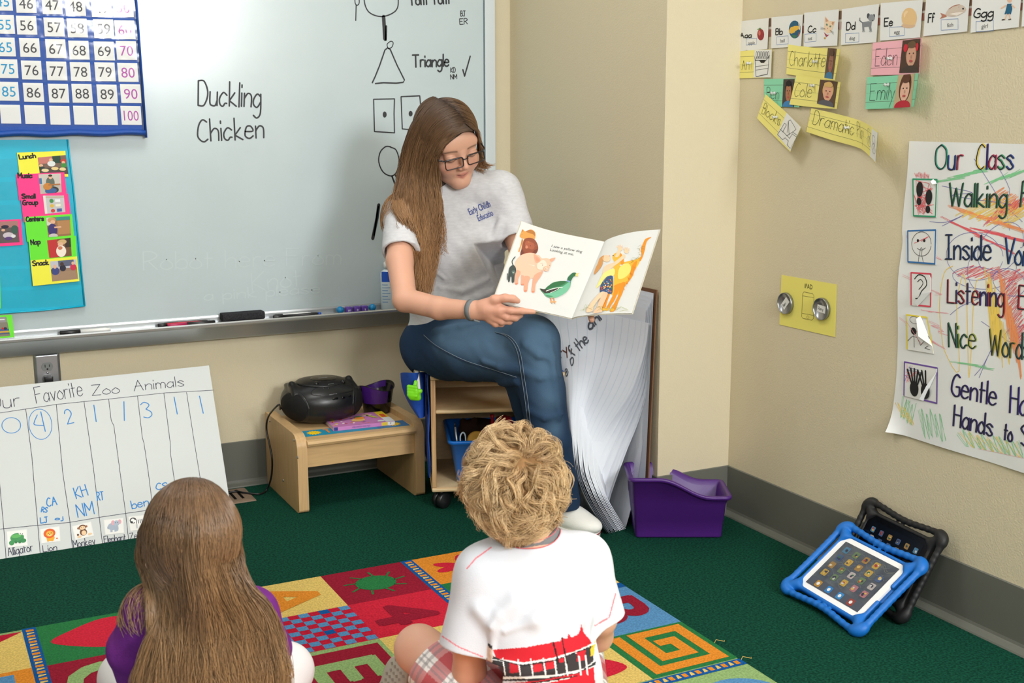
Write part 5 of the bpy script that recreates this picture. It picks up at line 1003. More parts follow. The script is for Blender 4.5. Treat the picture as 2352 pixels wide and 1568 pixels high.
# ================================================================ music player
bc = Vector((1.226, 3.835, BT)); BX_ = thing('cd_player', bc, 'black portable music player with round speakers on the maple bench', 'music player')
M_bb = mat('satin_black', (20, 21, 23), .34, .5); M_bg = mat('speaker_mesh', (16, 16, 17), .7, .3, bump=.6, bscale=900); M_bgl = mat('gloss_black', (12, 12, 14), .15, .5)
aB, bB, cB = .134, .122, .074; czB = .069
def bodyf(off=0):
    def fn(P):
        l = np.abs(P-npv(bc)-np.array([0, 0, czB]))/np.array([aB+off, bB+off, cB+off]); q = (l[..., 0]**2.3+l[..., 1]**2.2+l[..., 2]**2.3)**(1/2.25); return (q-1)*.075
    return fn
def bodysdf(off=0):
    s = SDF(); s._add(bodyf(off), npv(bc)-[.16, .14, .05], npv(bc)+[.16, .14, .15], 0, 'u'); s.fn(lambda P, d: np.maximum(d, BT+.003-P[..., 2])); return s
s = bodysdf()
for sx in (-1, 1): s.chain([bc+Vector((sx*q[0], q[1], q[2])) for q in ((.106, -.055, .106), (.100, .0, .131), (.102, .06, .118))], [.006, .008, .006], k=.016)
s.mesh('housing', .003, M_bb, BX_)
def cyl_part(name, org, ax, ru, rv, off, m, depth=.2, hz=.0025):
    """the piece of the housing's skin inside an elliptic cylinder"""
    ax = npv(Vector(ax).normalized()); up = np.array([0, 0, 1.]); u = np.cross(up, ax) if abs(ax[2]) < .9 else np.array([1., 0, 0]); u /= np.linalg.norm(u); v = np.cross(ax, u); org = npv(org)
    s = bodysdf(off); s.fn(lambda P, d: np.maximum(d, -bodyf(off-.006)(P)))
    def cut(P, d):
        l = P-org; a = l@u; b = l@v; c = l@ax; return np.maximum(np.maximum(d, (np.sqrt((a/ru)**2+(b/rv)**2)-1)*min(ru, rv)), -c)
    s.fn(cut); return s.mesh(name, hz, m, BX_)
cyl_part('cd_lid', bc+Vector((.0, .01, .04)), (0, -.15, 1), .084, .078, .004, M_bb)['label'] = 'domed disc lid'
cyl_part('lid_medallion', bc+Vector((.005, .0, .04)), (0, -.15, 1), .046, .04, .0045, M_bgl)
for sx in (-1, 1):
    cyl_part('speaker_ring', bc+Vector((sx*.03, 0, .06)), (sx*.88, -.55, .05), .068, .055, .002, M_bb)
    cyl_part('speaker_grille', bc+Vector((sx*.03, 0, .06)), (sx*.88, -.55, .05), .062, .049, .0046, M_bg)['label'] = 'oval speaker mesh'
cyl_part('control_panel', bc+Vector((.01, -.03, .055)), (.08, -.66, .75), .080, .026, .0014, M_bb)
nB = Vector((.08, -.62, .78)).normalized(); pB = lambda u, z: None
def onbody(dx, el, off=0):
    """point on the front of the housing at sideways dx and elevation el"""
    d = Vector((dx/.13, -cos(el), sin(el)*.9)).normalized(); t = .02
    for _ in range(60):
        q = npv(bc+Vector((0, 0, czB))+d*t); f_ = float(bodyf(off)(q[None, :])[0]); t -= f_*.8
    return bc+Vector((0, 0, czB))+d*t, d
def knob(dx, el, r, h, name, m):
    p, d = onbody(dx, el); M = Matrix.Translation(p-d*.002) @ d.to_track_quat('Z', 'Y').to_matrix().to_4x4(); mb = MB(); mb.lathe([(r*1.1, 0), (r, h*.3), (r*.92, h*.8), (r*.6, h), (0, h*1.05)], m, 18, M); return mb.build(name, BX_)
for dx in (-.045, .085): knob(dx, rad(52), .0085, .012, 'dial_knob', M_bgl)
for dx, el in ((-.012, 44), (-.02, 37), (.0, 35), (.035, 50), (.052, 46), (.044, 41)): knob(dx, rad(el), .0038, .004, 'push_button', M_bgl)
p, d = onbody(.017, rad(43)); M = Matrix.Translation(p+d*.0015) @ d.to_track_quat('Z', 'Y').to_matrix().to_4x4(); mb = MB(); mb.rbox((-.011, -.006, -.002), (.011, .006, .001), .0008, mat('lcd_glass', (84, 92, 88), .25, .5), M); mb.build('display', BX_)['label'] = 'small grey display'
for dx, el, w in ((.012, 14, .010), (.045, 14, .006), (.078, 16, .006)):
    p, d = onbody(dx, rad(el)); M = Matrix.Translation(p+d*.0004) @ d.to_track_quat('Z', 'Y').to_matrix().to_4x4(); mb = MB(); mb.rbox((-w, -.004, -.002), (w, .004, .002), .0015, M_bgl, M); mb.build('slide_switch', BX_)
def body_text(t, dx, el, s, off=.0008):
    p, d = onbody(dx, rad(el)); x = Vector((0, 0, 1)).cross(d).normalized(); y = d.cross(x); mb = MB(); printed(mb, t, 0, 0, s, mat('pale_print', (150, 150, 152), .5), lambda u, v, h=0: p+d*(off+h)+x*u+y*v, 0, 'c'); mb.build('lettering', BX_)
body_text('memorex', .002, 74, .006, .006); body_text('BASS BOOST', .008, 21, .0035)
mb = MB(); pth = [(1.105, 3.872, BT+.055), (1.085, 3.84, BT+.050)]
cq = [on(*p_, 0, 1.050) for p_ in ((640, 929), (617, 955), (612, 985), (619, 1020), (625, 1055), (623, 1095))]
pth += [tuple(q) for q in cq] + [tuple(on(612, 1125, 2, .006)), tuple(on(595, 1134, 2, .005)), tuple(on(560, 1131, 2, .010)), tuple(on(535, 1129, 2, .010)), (.80, 3.86, .01)]
mb.tube(cr(pth, 6), .0032, M_blk, 8); mb.build('power_cord', BX_)
# ================================================================ shelf cart
CO, CE, CN = Vector((1.452, 3.426, 0)), Vector((.936, -.352, 0)), Vector((.352, .936, 0)); CW, CD = .43, .34
FC = lambda x, y, z: CO+CE*x+CN*y+Vector((0, 0, z)); MC = Matrix(((CE.x, CN.x, 0, CO.x), (CE.y, CN.y, 0, CO.y), (0, 0, 1, 0), (0, 0, 0, 1)))
M_ply = mat('birch_plywood', (218, 192, 150), .5, .4, vary=.1, vscale=10, stretch=(1.5, 12, 12), detail=5)
M_plyv = mat('birch_plywood_edge', (206, 172, 126), .55, .35, vary=.35, vscale=60, stretch=(5, 1, .1), rgb2=(176, 132, 90))
M_plyh = mat('birch_plywood_lip', (222, 200, 160), .5, .4, vary=.25, vscale=60, stretch=(.1, .1, 6), rgb2=(196, 160, 116))
CT = thing('shelf_cart', FC(CW/2, CD/2, 0), 'birch plywood shelf cart on casters used as a seat by the woman', 'cart')
for n, z0, z1 in (('top_board', .428, .443), ('shelf', .318, .331), ('bottom_board', .062, .077)):
    mb = MB(); a = 0 if n != 'shelf' else .015; mb.rbox((a, .0 if n != 'shelf' else .003, z0), (CW-a, CD, z1), .005, M_plyh, MC); mb.build(n, CT)
for x in (.001, CW-.016): mb = MB(); mb.rbox((x, .002, .0775), (x+.015, CD, .4275), .002, M_plyv, MC); mb.build('side_panel', CT)
mb = MB(); mb.box((.016, CD-.012, .0775), (CW-.016, CD-.004, .4275), M_ply, MC); mb.build('back_panel', CT)
for x, y in ((.032, .03), (CW-.032, .03), (.032, CD-.035), (CW-.032, CD-.035)):
    mb = MB(); A = MC @ Matrix.Translation((x, y+.008, .0265)) @ Matrix.Rotation(rad(38), 4, 'Z') @ Matrix.Rotation(rad(90), 4, 'X')
    for s_ in (-1, 1): mb.lathe([(.006, s_*.002), (.0258, s_*.0025), (.0268, s_*.008), (.0262, s_*.018), (.021, s_*.021), (.0, s_*.0215)][::s_], M_blk, 28, A)
    mb.tube([FC(x, y+.004, .06), FC(x, y+.004, .035)], .008, M_blk); mb.build('caster', CT)
# blue fabric pocket cover hung over the cart top
M_bfab = mat('royal_blue_nylon', (26, 74, 168), .6, .35, bump=.4, bscale=90)
CV = thing('seat_pocket', FC(CW/2, CD/2, .443), 'blue fabric seat cover with side pockets draped over the plywood cart', 'seat cover')
mb = MB(); G = []
for i in range(31):
    x = -.016+(CW+.032)*i/30; G.append([FC(x, .014+CD*.95*j/12, .4445+.012*sin(PI*j/12)**.6*max(0, sin(PI*i/30))**.4+.002*sin(i*1.9+j)) for j in range(13)])
mb.grid(G, M_bfab); mb.build('seat_panel', CV)
for sx in (0, 1):
    X = (-.003 if sx == 0 else CW+.003); sg = -1 if sx == 0 else 1; mb = MB(); G = []
    for i in range(15):
        z = .452-.345*i/14; G.append([FC(X+sg*(.004+.002*sin(i*.9+j*.7)), .012+.30*j/12+.006*sin(i*.5), z) for j in range(13)])
    mb.grid(G, M_bfab); mb.grid([[p+CE*(-sg*.003) for p in r] for r in G], M_bfab)
    mb.grid([[r[0] for r in G], [r[0]+CE*(-sg*.003)+CN*.001 for r in G]], M_bfab); mb.build('side_flap', CV)
    rings = []
    for t in np.linspace(0, 1, 12):
        z = .432-.135*t; w = .034*(1-t**2.2*.75)+.006; rings.append([FC(X+sg*(.012+w*.9+w*cos(a)), .105+(.085-.02*t)*sin(a)*(1+.1*sin(3*a+t*4)), z-.02*sin(a)*(1-t)) for a in np.linspace(0, 2*PI, 25)[:-1]])
    mb = MB(); mb.loft(rings, M_bfab, True); mb.add([rings[-1][i] for i in range(24)], [tuple(range(24))], M_bfab); inn = [[c+(p-c)*.93 for p in r] for r in rings for c in [sum(r, Vector())/24]]; mb.loft([r[::-1] for r in inn], mat('pocket_lining', (16, 20, 34), .8))
    mb.build('pocket', CV)
# thumb-up pointer in the left pocket
M_lime = mat('lime_plastic', (126, 226, 30), .4, .5); gp = dep(952, 896, 3.80); PT = thing('hand_pointer', gp, 'lime green thumbs up pointer on a white stick in the blue side pocket', 'pointer')
ax = CR; s = SDF(); P3 = lambda a, b, c=0: gp+CR*a+CU*b-CF*c
s.ell(P3(-.001, -.012), (.021, .018, .016), R=npv(Matrix((CR, CU, -CF)).transposed()), k=.004)
for i in range(4): s.cap(P3(-.018+.0002*i, .010-.0088*i+.002, .004), P3(.006, .009-.0088*i, .014-.001*i), .0062, .0058, k=.003)
s.cap(P3(.002, .008, .003), P3(.004, .026, .002), .0072, .0062, k=.005); s.cap(P3(.008, -.004, .008), P3(.019, -.002, .006), .008, .007, k=.006); s.cap(P3(-.008, -.022), P3(.012, -.024), .009, .009, k=.006)
s.mesh('pointing_hand', .0014, M_lime, PT)
mb = MB(); q0 = P3(.013, .0, -.008); q1 = dep(953, 800, 3.84); sd = CR*.0055; mb.loft([[q-sd-CF*.0015, q+sd-CF*.0015, q+sd+CF*.0015, q-sd+CF*.0015] for q in (q0, q1)], M_wht, False, caps=True)
mb.loft([[q+sd, q+sd*1.5, q+sd*1.5+CF*.002, q+sd+CF*.002] for q in (q0, q1)], M_blk, False, caps=True); mb.build('stick', PT)['label'] = 'white stick with a black edge'
# blue bin of odds and ends on the bottom board
def tub(name, F, x0, x1, y0, y1, z0, ztop, m, fl, label, cat, taper=.92, seams=(), r=.014, rim=.007, th=.003):
    """open tub; ztop(u) gives the rim height along its length u in 0..1; F maps local (x, y, z)"""
    t = thing(name, F((x0+x1)/2, (y0+y1)/2, z0), label, cat); mb = MB(); cx, cy = (x0+x1)/2, (y0+y1)/2; n = 6
    def ring(k, off, lv):
        hw, hd = (x1-x0)/2*(taper+(1-taper)*k)+off, (y1-y0)/2*(taper+(1-taper)*k)+off; o = []
        base_ = rrect(-hw, -hd, hw, hd, max(r+off, .003), 4); o2 = []
        for i in range(len(base_)):
            a = base_[i]; b = base_[(i+1) % len(base_)]; d = math.hypot(b[0]-a[0], b[1]-a[1]); q = 14 if d > .05 else 1
            for j in range(q): o2.append((a[0]+(b[0]-a[0])*j/q, a[1]+(b[1]-a[1])*j/q))
        for a, b in o2:
            u = (a+hw)/(2*hw); zt = ztop(u); o.append(F(cx+a, cy+b, z0+lv(zt-z0)))
        return o
    R = [ring(0, -.006, lambda H: 0), ring(0, -.001, lambda H: .002), ring(.02, 0, lambda H: .006)]
    last = 0
    for sz in seams: R += [ring(sz/.18, last, lambda H, sz=sz: sz-.001), ring(sz/.18, last+.0014, lambda H, sz=sz: sz)]; last += .0014
    R += [ring(.93, last, lambda H: H-.012), ring(.95, last+rim, lambda H: H-.011), ring(.97, last+rim+.001, lambda H: H-.003), ring(1, last+rim-.002, lambda H: H), ring(1, last, lambda H: H+.0004), ring(1, -th, lambda H: H-.002), ring(.9, -th-.002, lambda H: H-.014), ring(.88, -th-.004, lambda H: H-.016), ring(.04, -th-.002, lambda H: .008), ring(.04, -th-.012, lambda H: .005)]
    mb.loft(R, m, True, caps=True); mb.build('tub', t); return t
M_bbin = mat('blue_tub_plastic', (14, 110, 206), .3, .5)
tub('storage_bin', FC, .060, .34, .012, .30, .0775, lambda u: .226, M_bbin, None, 'bright blue bin of small toys on the bottom of the plywood cart', 'bin', taper=.82)
mb = MB(); mb.tube([FC(.088, .04, .18), FC(.080, .055, .262)], .0035, M_alu, 10); mb.tube([FC(.080, .055, .262), FC(.0785, .058, .278)], [.0035, .0015], M_blk, 8); tag(mb.build('silver_pen'), 'silver pen standing in the left of the blue bin', 'pen')
M_skyp = mat('pale_blue_plastic', (196, 214, 232), .3, .5); mb = MB(); mb.tube(cr([FC(.098, .04, .19), FC(.095, .04, .232), FC(.104, .042, .246), FC(.112, .044, .232), FC(.112, .044, .19)], 5), .0025, M_skyp, 8); tag(mb.build('plastic_loop'), 'pale plastic loop beside the pen in the blue bin', 'loop')
mb = MB(); mb.lathe([(.0, -.006), (.03, -.005), (.033, 0), (.03, .006), (.026, .007), (0, .007)], cm(210, 160, 70), 28, MC @ Matrix.Translation((.15, .055, .214)) @ Matrix.Rotation(rad(58), 4, 'X')); tag(mb.build('game_disc'), 'tan and red round disc at the front of the blue bin', 'disc')
s = SDF(); s.ell(FC(.16, .17, .215), (.06, .05, .045), k=.02).ell(FC(.13, .13, .235), (.035, .03, .03), k=.02).ell(FC(.2, .15, .23), (.03, .03, .028), k=.02).ell(FC(.11, .12, .262), (.012, .01, .012), k=.01).ell(FC(.148, .125, .263), (.012, .01, .012), k=.01); tag(s.mesh('plush_toy', .004, mat('dark_brown_plush', (48, 34, 28), .95, .1, bump=1, bscale=300)), 'dark brown plush toy in the shade at the back of the blue bin', 'toy')
mb = MB(); mb.lathe([(.002, -.03), (.024, -.022), (.033, 0), (.024, .022), (.002, .03)], cm(130, 16, 30, rough=.3), 24, MC @ Matrix.Translation((.245, .14, .246))); tag(mb.build('toy_ball'), 'dark red toy ball heaped in the blue bin', 'toy')
mb = MB(); mb.tube([FC(.205, .10, .225), FC(.205, .11, .275), FC(.205, .11, .285)], [.006, .005, .008], cm(176, 24, 40, rough=.3), 10); mb.tube([FC(.165, .09, .228), FC(.20, .10, .234)], .009, cm(176, 24, 40, rough=.3), 10); tag(mb.build('toy_rattle'), 'bright red toy rattle sticking up from the blue bin', 'toy')
# ================================================================ purple book bin
M_pur = mat('purple_tub_plastic', (74, 30, 116), .38, .5, bump=.15, bscale=900)
po = Vector((1.893, 2.918, .0005)); pe = Vector((.89, -.457, 0)).normalized(); pn = Vector((-pe.y, pe.x, 0)); FPu = lambda x, y, z: po+pe*x+pn*y+Vector((0, 0, z))
def purz(u): k = min(max((u-.30)/.50, 0), 1); k = k*k*(3-2*k); return .190-.056*k
tub('book_bin', FPu, -.012, .275, -.008, .150, .0, purz, M_pur, None, 'empty purple plastic book bin with a sloping rim, by the corner of the wall', 'bin', taper=.90, seams=(.056, .108), r=.010, rim=.009)
# ================================================================ chart pad
M_card = mat('brown_cardboard', (120, 88, 66), .85, .2, bump=.4, bscale=60); M_paper = mat('pad_paper', (226, 231, 240), .75, .25); M_rule = mat('pale_blue_rule', (204, 215, 228), .7)
PD = thing('chart_pad', (1.95, 3.3, 0), 'giant pad of lined chart paper slumping open against the wall beside the woman', 'paper pad')
mb = MB(); pb = lambda y, z, h: Vector((2.008-.022*(1-z/.73)-h, y, z)); mb.add([pb(y, z, h) for h in (-.004, .0) for y, z in ((3.0, .003), (3.72, .003), (3.72, .722), (3.0, .732))], [(0, 1, 2, 3), (4, 7, 6, 5), (0, 4, 5, 1), (1, 5, 6, 2), (2, 6, 7, 3), (3, 7, 4, 0)], M_card); mb.build('cardboard_back', PD)
# stiff back pages lying flat on the board, lower corner lifting
mb = MB(); G = []
for i in range(25):
    t = i/24; r_ = []
    for j in range(21):
        u = j/20; y = 3.012+.69*u; z = .715*(1-t)+.001; lift = .06*t**4*(1-u)**1.5; r_.append(pb(y+.0*t, z+.012*t*(1-u)*0, .006+lift+.002*sin(u*9+t*3)))
    G.append(r_)
mb.grid(G, M_paper); mb.grid([[p+Vector((.0012, 0, 0)) for p in r_] for r_ in G], M_paper)
for j in range(1, 20, 1):
    polyline(mb, [(j/20, i/24) for i in range(25)], .0015, M_rule, lambda a, b, h: Vector(npv(G[min(int(round(b*24)), 24)][0])*(1-a)+npv(G[min(int(round(b*24)), 24)][20])*a)+Vector((-h, 0, 0)), .0025)
mb.build('page_stack', PD)
mb = MB()
for k in range(5):
    zt = .722-.011*k; mb.grid([[pb(3.006+.002*k, zt, .006+.005*k), pb(3.006+.002*k, .02, .006+.002*k)], [pb(3.5, zt-.004*k, .008+.006*k), pb(3.5, .02, .008+.006*k)]], M_paper)
mb.build('upper_pages', PD)
def cpts(L): return [npv(on(px, py, 0, X)) for px, py, X in L]
E0 = cpts([(1490, 742, 1.975), (1484, 790, 1.968), (1470, 845, 1.955), (1446, 905, 1.935), (1397, 980, 1.895), (1360, 1046, 1.845), (1338, 1098, 1.80), (1336, 1122, 1.795), (1352, 1158, 1.815)])+[npv(on(1388, 1217, 2, .002))]
E1 = cpts([(1496, 744, 1.986), (1494, 800, 1.982), (1491, 850, 1.978), (1485, 905, 1.968), (1466, 970, 1.95), (1440, 1035, 1.925), (1416, 1100, 1.90), (1402, 1143, 1.885), (1398, 1174, 1.885)])+[npv(on(1421, 1217, 2, .002))]
S1 = cpts([(1262, 690, 1.965), (1270, 745, 1.93), (1281, 800, 1.89), (1291, 855, 1.855), (1298, 925, 1.815), (1306, 1000, 1.785), (1316, 1066, 1.768), (1328, 1108, 1.765), (1347, 1150, 1.79)])+[npv(on(1384, 1213, 2, .003))]
S2 = cpts([(1400, 722, 1.972), (1396, 775, 1.955), (1386, 830, 1.93), (1366, 888, 1.895), (1340, 958, 1.85), (1326, 1030, 1.80), (1320, 1084, 1.772), (1330, 1114, 1.772), (1348, 1153, 1.80)])+[npv(on(1386, 1215, 2, .003))]
S0 = [np.array([1.985, 3.70, z]) for z in np.linspace(.70, .01, 10)]
def dense(c, n=40): return spl(npv(c)[None], n)[0]
def page(k, K):
    a = (k/K)**(.8+.4*((k*7)%3)/2) if k else 0; off = np.array([.0035*k, .001*k, 0]); e = npv(E0)*(1-a)+npv(E1)*a
    e[1:-1] += np.array([.003, .004, .002])*np.sin(k*2.3)*np.linspace(0, 1, 8)[:, None]
    s2 = npv(S2)+off*(1+0*a)+(npv(E1)-npv(E0))*a*.55; s1 = npv(S1)+off*1.3
    C = [dense(c) for c in (npv(S0)+off*.2, s1, s2, e)]; R = []
    for i in range(40): R.append(spl(npv([C[0][i], C[1][i], C[2][i], C[3][i]])[None], 34)[0])
    R = npv(R); D_ = R-npv(EYE); D_ /= np.linalg.norm(D_, axis=2, keepdims=True); R = R+D_*(.0022*k)*np.minimum(1, np.arange(40)/6)[:, None, None]*np.minimum(1, (39-np.arange(40))/3)[:, None, None]; R[..., 0] = np.minimum(R[..., 0], 1.992); return R
PG = page(0, 14)
def Fpage(s_, t_, h=0):
    x = min(max(s_, 0), 1)*33; y = min(max(t_, 0), 1)*39; i = min(int(x), 32); j = min(int(y), 38); fx, fy = x-i, y-j; P = PG
    q = (P[j, i]*(1-fx)+P[j, i+1]*fx)*(1-fy)+(P[j+1, i]*(1-fx)+P[j+1, i+1]*fx)*fy; du = P[j, i+1]-P[j, i]; dv = P[j+1, i]-P[j, i]; n = np.cross(dv, du); n = n/(np.linalg.norm(n)+1e-9); n = n if n@npv(EYE-Vector(q)) > 0 else -n
    return Vector(q+n*h)
mb = MB(); mb.grid([[Vector(p) for p in r] for r in PG], M_paper)
for s_ in np.arange(.34, .995, .052): polyline(mb, [(s_, t) for t in np.linspace(0, 1, 60)], .0022, M_rule, Fpage, .0005)
def invp(px, py):
    best = min(((s_, t) for s_ in np.linspace(.05, 1, 60) for t in np.linspace(0, .9, 60)), key=lambda a: (lambda q: (q[0]-px)**2+(q[1]-py)**2)(proj(Fpage(*a)))); return best
FT_ = lambda a, b, h=0: Fpage(sw[0]-b/.70, sw[1]-a/.72, h)
for t, b_, e_, sz, col, w_ in (('of', (1318, 838), (1326, 800), .032, (84, 88, 98), .0048), ('the', (1334, 806), (1354, 778), .036, (84, 88, 98), .0048), ('ani', (1357, 760), (1385, 728), .030, (84, 88, 98), .0058), ('re', (1296, 880), (1310, 852), .030, (84, 88, 98), .0045), ('ry.', (1289, 822), (1313, 800), .027, (96, 44, 26), .0052)):
    sw = invp(*b_); ew = invp(*e_); L = (sw[1]-ew[1])*.72; n_ = hand(MB(), t, 0, 0, sz, K, FT_, 0); r_ = math.degrees(math.atan2((sw[0]-ew[0])*.70, L)); hand(mb, t, 0, 0, sz, cm(*col), FT_, .0012, w_, rot=r_, wide=max(.6, math.hypot(L, (sw[0]-ew[0])*.7)/n_))
sw = invp(1262, 760); hand(mb, 'ch', -.02, 0, .03, cm(90, 70, 170), FT_, .002, .004)
mb.build('front_page', PD)
for k in range(1, 15):
    P = page(k, 14); mb = MB(); mb.grid([[Vector(p) for p in r[14:]] for r in P], M_paper); mb.build('page', PD)
# ================================================================ tablets in handle cases
def tablet(name, M, mc, bez, scr, label, sc, icons, lean):
    t = thing(name, M.translation, label, 'tablet', None)
    W, H, T = .1185*sc, .0905*sc, .009*sc
    s = SDF(); s.M = M
    # tray round the glass
    s.box((0, 0, -.004*sc), (W+.007*sc, H+.007*sc, T), .006*sc, k=0); s.box((0, 0, .008*sc), (W-.003*sc, H-.003*sc, .0125*sc), .008*sc, k=.003, op='s')
    c4 = [(-1, 1), (1, 1), (1, -1), (-1, -1)]
    for a, b in c4: s.chain([(a*(W-.004*sc), b*(H-.004*sc), -.002*sc), (a*(W+.019*sc), b*(H+.018*sc), -.001*sc)], [.013*sc, .0135*sc], k=.012)
    def bar(p, q, sag, ax):
        L = []
        for i in range(13):
            u = i/12; k = sin(PI*u)**2*sag; x = p[0]+(q[0]-p[0])*u; y = p[1]+(q[1]-p[1])*u
            L.append((x-k*ax[0], y-k*ax[1], 0))
        s.chain(L, [.0095*sc]+[.0076*sc]*11+[.0095*sc], k=.006)
    X, Y = W+.0275*sc, H+.0265*sc; r_ = .02*sc
    bar((-X+r_, Y), (X-r_, Y), .008*sc, (0, 1)); bar((-X+r_, -Y), (X-r_, -Y), .009*sc, (0, -1)); bar((-X, -Y+r_), (-X, Y-r_), .001, (-1, 0)); bar((X, -Y+r_), (X, Y-r_), .001, (1, 0))
    for a, b in c4: s.chain([(a*(X-r_*(1-sin(an))), b*(Y-r_*(1-cos(an))), 0) for an in np.linspace(0, PI/2, 6)], [.0105*sc]*6, k=.008)
    s.box((W+.003*sc, 0, .006*sc), (.007*sc, .022*sc, .012*sc), .003*sc, k=.004, op='s')
    s.mesh('handle_case', .0022, mc, t)
    F = lambda u, v, h=0: M @ Vector((u*sc, v*sc, (.0012+h)*sc))
    mb = MB(); mb.prism(rrect(-.117, -.089, .117, .089, .009), -.006, .001, bez, F); mb.build('glass_front', t)
    mb = MB(); fill(mb, rect(-.0985, -.074, .0985, .074), scr, F, .0014); icons(mb, F); mb.build('screen', t); return t
def rot_m(c, cols): return Matrix(((cols[0][0], cols[0][1], cols[0][2], c[0]), (cols[1][0], cols[1][1], cols[1][2], c[1]), (cols[2][0], cols[2][1], cols[2][2], c[2]), (0, 0, 0, 1)))
rnd = random.Random(21)
def app(mb, F, x, y, s_=.0095, h=.002):
    col = rnd.choice([(190, 150, 90), (90, 150, 190), (200, 90, 90), (120, 150, 110), (220, 210, 210), (210, 140, 150), (80, 110, 160), (230, 190, 90)]); fill(mb, rrect(x-s_, y-s_, x+s_, y+s_, s_*.35, 3), cm(*[int(c*.75) for c in col], rough=.4), F, h)
    for i in range(3): c2 = rnd.choice([(230, 230, 230), (60, 60, 90), (190, 70, 60), (240, 200, 110), (70, 120, 80)]); fill(mb, ell(x+rnd.uniform(-.4, .4)*s_, y+rnd.uniform(-.4, .4)*s_, s_*rnd.uniform(.25, .5), s_*rnd.uniform(.2, .45), 0, 10), cm(*[int(c*.8) for c in c2], rough=.4), F, h+.0002*(i+1))
def blue_icons(mb, F):
    fill(mb, rect(-.0985, -.074, .0985, -.048), cm(72, 78, 92, rough=.3), F, .0017)
    for i, c in enumerate([(86, 98, 116), (96, 104, 110), (60, 74, 98), (110, 112, 100), (80, 92, 104)]):
        for j in range(7): y0 = rnd.uniform(-.04, .06); x0 = rnd.uniform(-.09, .05); polyline(mb, cr([(x0, y0), (x0+.02, y0+.008), (x0+.04, y0-.004), (x0+.06 if x0+.06 < .095 else .095, y0+.004)], 4), .0009, cm(*c, rough=.4), F, .0016+i*2e-5+j*2e-6)
    for r in range(4):
        for c in range(5):
            if not (r == 0 and c == 4): app(mb, F, -.074+.037*c, .056-.0265*r-.003)
    for i, c in enumerate([(200, 150, 60), (40, 140, 220), (60, 150, 220), (170, 70, 60)]): fill(mb, rrect(-.062+.041*i-.0095, -.0705, -.062+.041*i+.0095, -.0515, .003, 3), cm(*[int(q*.85) for q in c], rough=.4), F, .002); fill(mb, ell(-.062+.041*i, -.061, .005, .005, 0, 12), cm(222, 222, 222), F, .0024)
def black_icons(mb, F):
    for c in range(6): app(mb, F, -.082+.033*c, .052, .0075); 
    for c in range(5): app(mb, F, -.075+.033*c, .030, .0075)
    fill(mb, rect(.03, -.074, .0985, -.045), cm(0, 150, 110, rough=.4), F, .0018); fill(mb, rect(.05, -.045, .0985, -.02), cm(20, 130, 130, rough=.4), F, .0018)
Mb = rot_m(tuple(EYE+(Vector((2.007, 2.122, .139))-EYE)*1.046), ((-.059, .796, -.602), (-.998, -.057, .022), (-.017, .602, .798)))
tablet('tablet', Mb, mat('blue_foam', (12, 104, 190), .5, .45), mat('white_glass', (240, 240, 242), .15, .5), mat('lit_wallpaper', (58, 66, 80), .25, .5, vary=.5, vscale=22, rgb2=(84, 90, 98)), 'white tablet in a bright blue foam handle case, leaning in front of the black one', 1.046, blue_icons, 0)
Mk = rot_m((2.206, 2.215, .120), ((-.082, .48, -.873), (-.996, -.056, .063), (-.019, .875, .483)))
tablet('tablet', Mk, mat('black_foam', (26, 26, 28), .55, .4), mat('black_glass', (10, 10, 12), .12, .5), mat('dark_wallpaper', (10, 14, 22), .15, .5, vary=.3, vscale=12), 'black tablet in a black foam handle case leaning on the right wall', 1.0, black_icons, 0)
# ================================================================ picture book held by the woman
M_page = mat('book_paper', (212, 213, 210), .6, .35)
def bk3(px, py, d): return dep(px, py, d)
BL = [bk3(1198, 508, 3.42), bk3(1388, 555, 3.40), bk3(1313, 731, 3.36), bk3(1133, 690, 3.355)]   # left page tl tr br bl
BRr = [bk3(1388, 555, 3.40), bk3(1514, 527, 3.32), bk3(1451, 719, 3.28), bk3(1313, 731, 3.36)]
PB = thing('picture_book', sum(BL, Vector())/4, 'open picture book with farm animal drawings held up by the woman', 'book')
def leaf(C, sag, top):
    tl, tr, br, bl = [Vector(c) for c in C]; n = (tr-tl).cross(tl-bl).normalized(); W = ((tr-tl).length+(br-bl).length)/2; H = ((tl-bl).length+(tr-br).length)/2
    def F(a, b, h=0):
        u, v = a/W, b/H; q = (bl*(1-u)+br*u)*(1-v)+(tl*(1-u)+tr*u)*v; return q+n*(h+sag(u))+(tl-bl).normalized()*top(u)*(0.35+.65*v)
    def inv(px, py):
        u = v = .5
        for _ in range(8):
            def pr(u, v): return npv(proj(F(u*W, v*H))[:2])
            e = npv((px, py))-pr(u, v); J = np.array([(pr(u+.01, v)-pr(u-.01, v))/.02, (pr(u, v+.01)-pr(u, v-.01))/.02]).T; d = np.linalg.solve(J, e); u += d[0]; v += d[1]
        return (u*W, v*H)
    return F, W, H, inv
LF, LW, LH, li = leaf(BL, lambda u: .008*sin(PI*max(u, 0)**1.5), lambda u: -.010*sin(PI*u)*(1-u*.2)); RF, RW, RH, ri = leaf(BRr, lambda u: .010*sin(PI*max(u, 0)**.6), lambda u: .006*sin(PI*u))
sb = lambda x, y: (1100+x/5.113, 480+y/5.113)
def sheetgrid(mb, F, W, H, h, m, flip=False):
    G = [[F(W*i/20, H*(1-j/10), h) for j in range(11)] for i in range(21)]; mb.grid(G[::-1] if flip else G, m)
mbc = MB()
for F, W, H in ((LF, LW, LH), (RF, RW, RH)):
    for h in (-.0035, -.0042): sheetgrid(mbc, lambda a, b, q, F=F, W=W, H=H: F(a*1.012-(.012*W if F is LF else 0), b*1.014-.007*H, q), W, H, h, cm(214, 206, 186), h < -.004)
mbc.build('cover', PB)
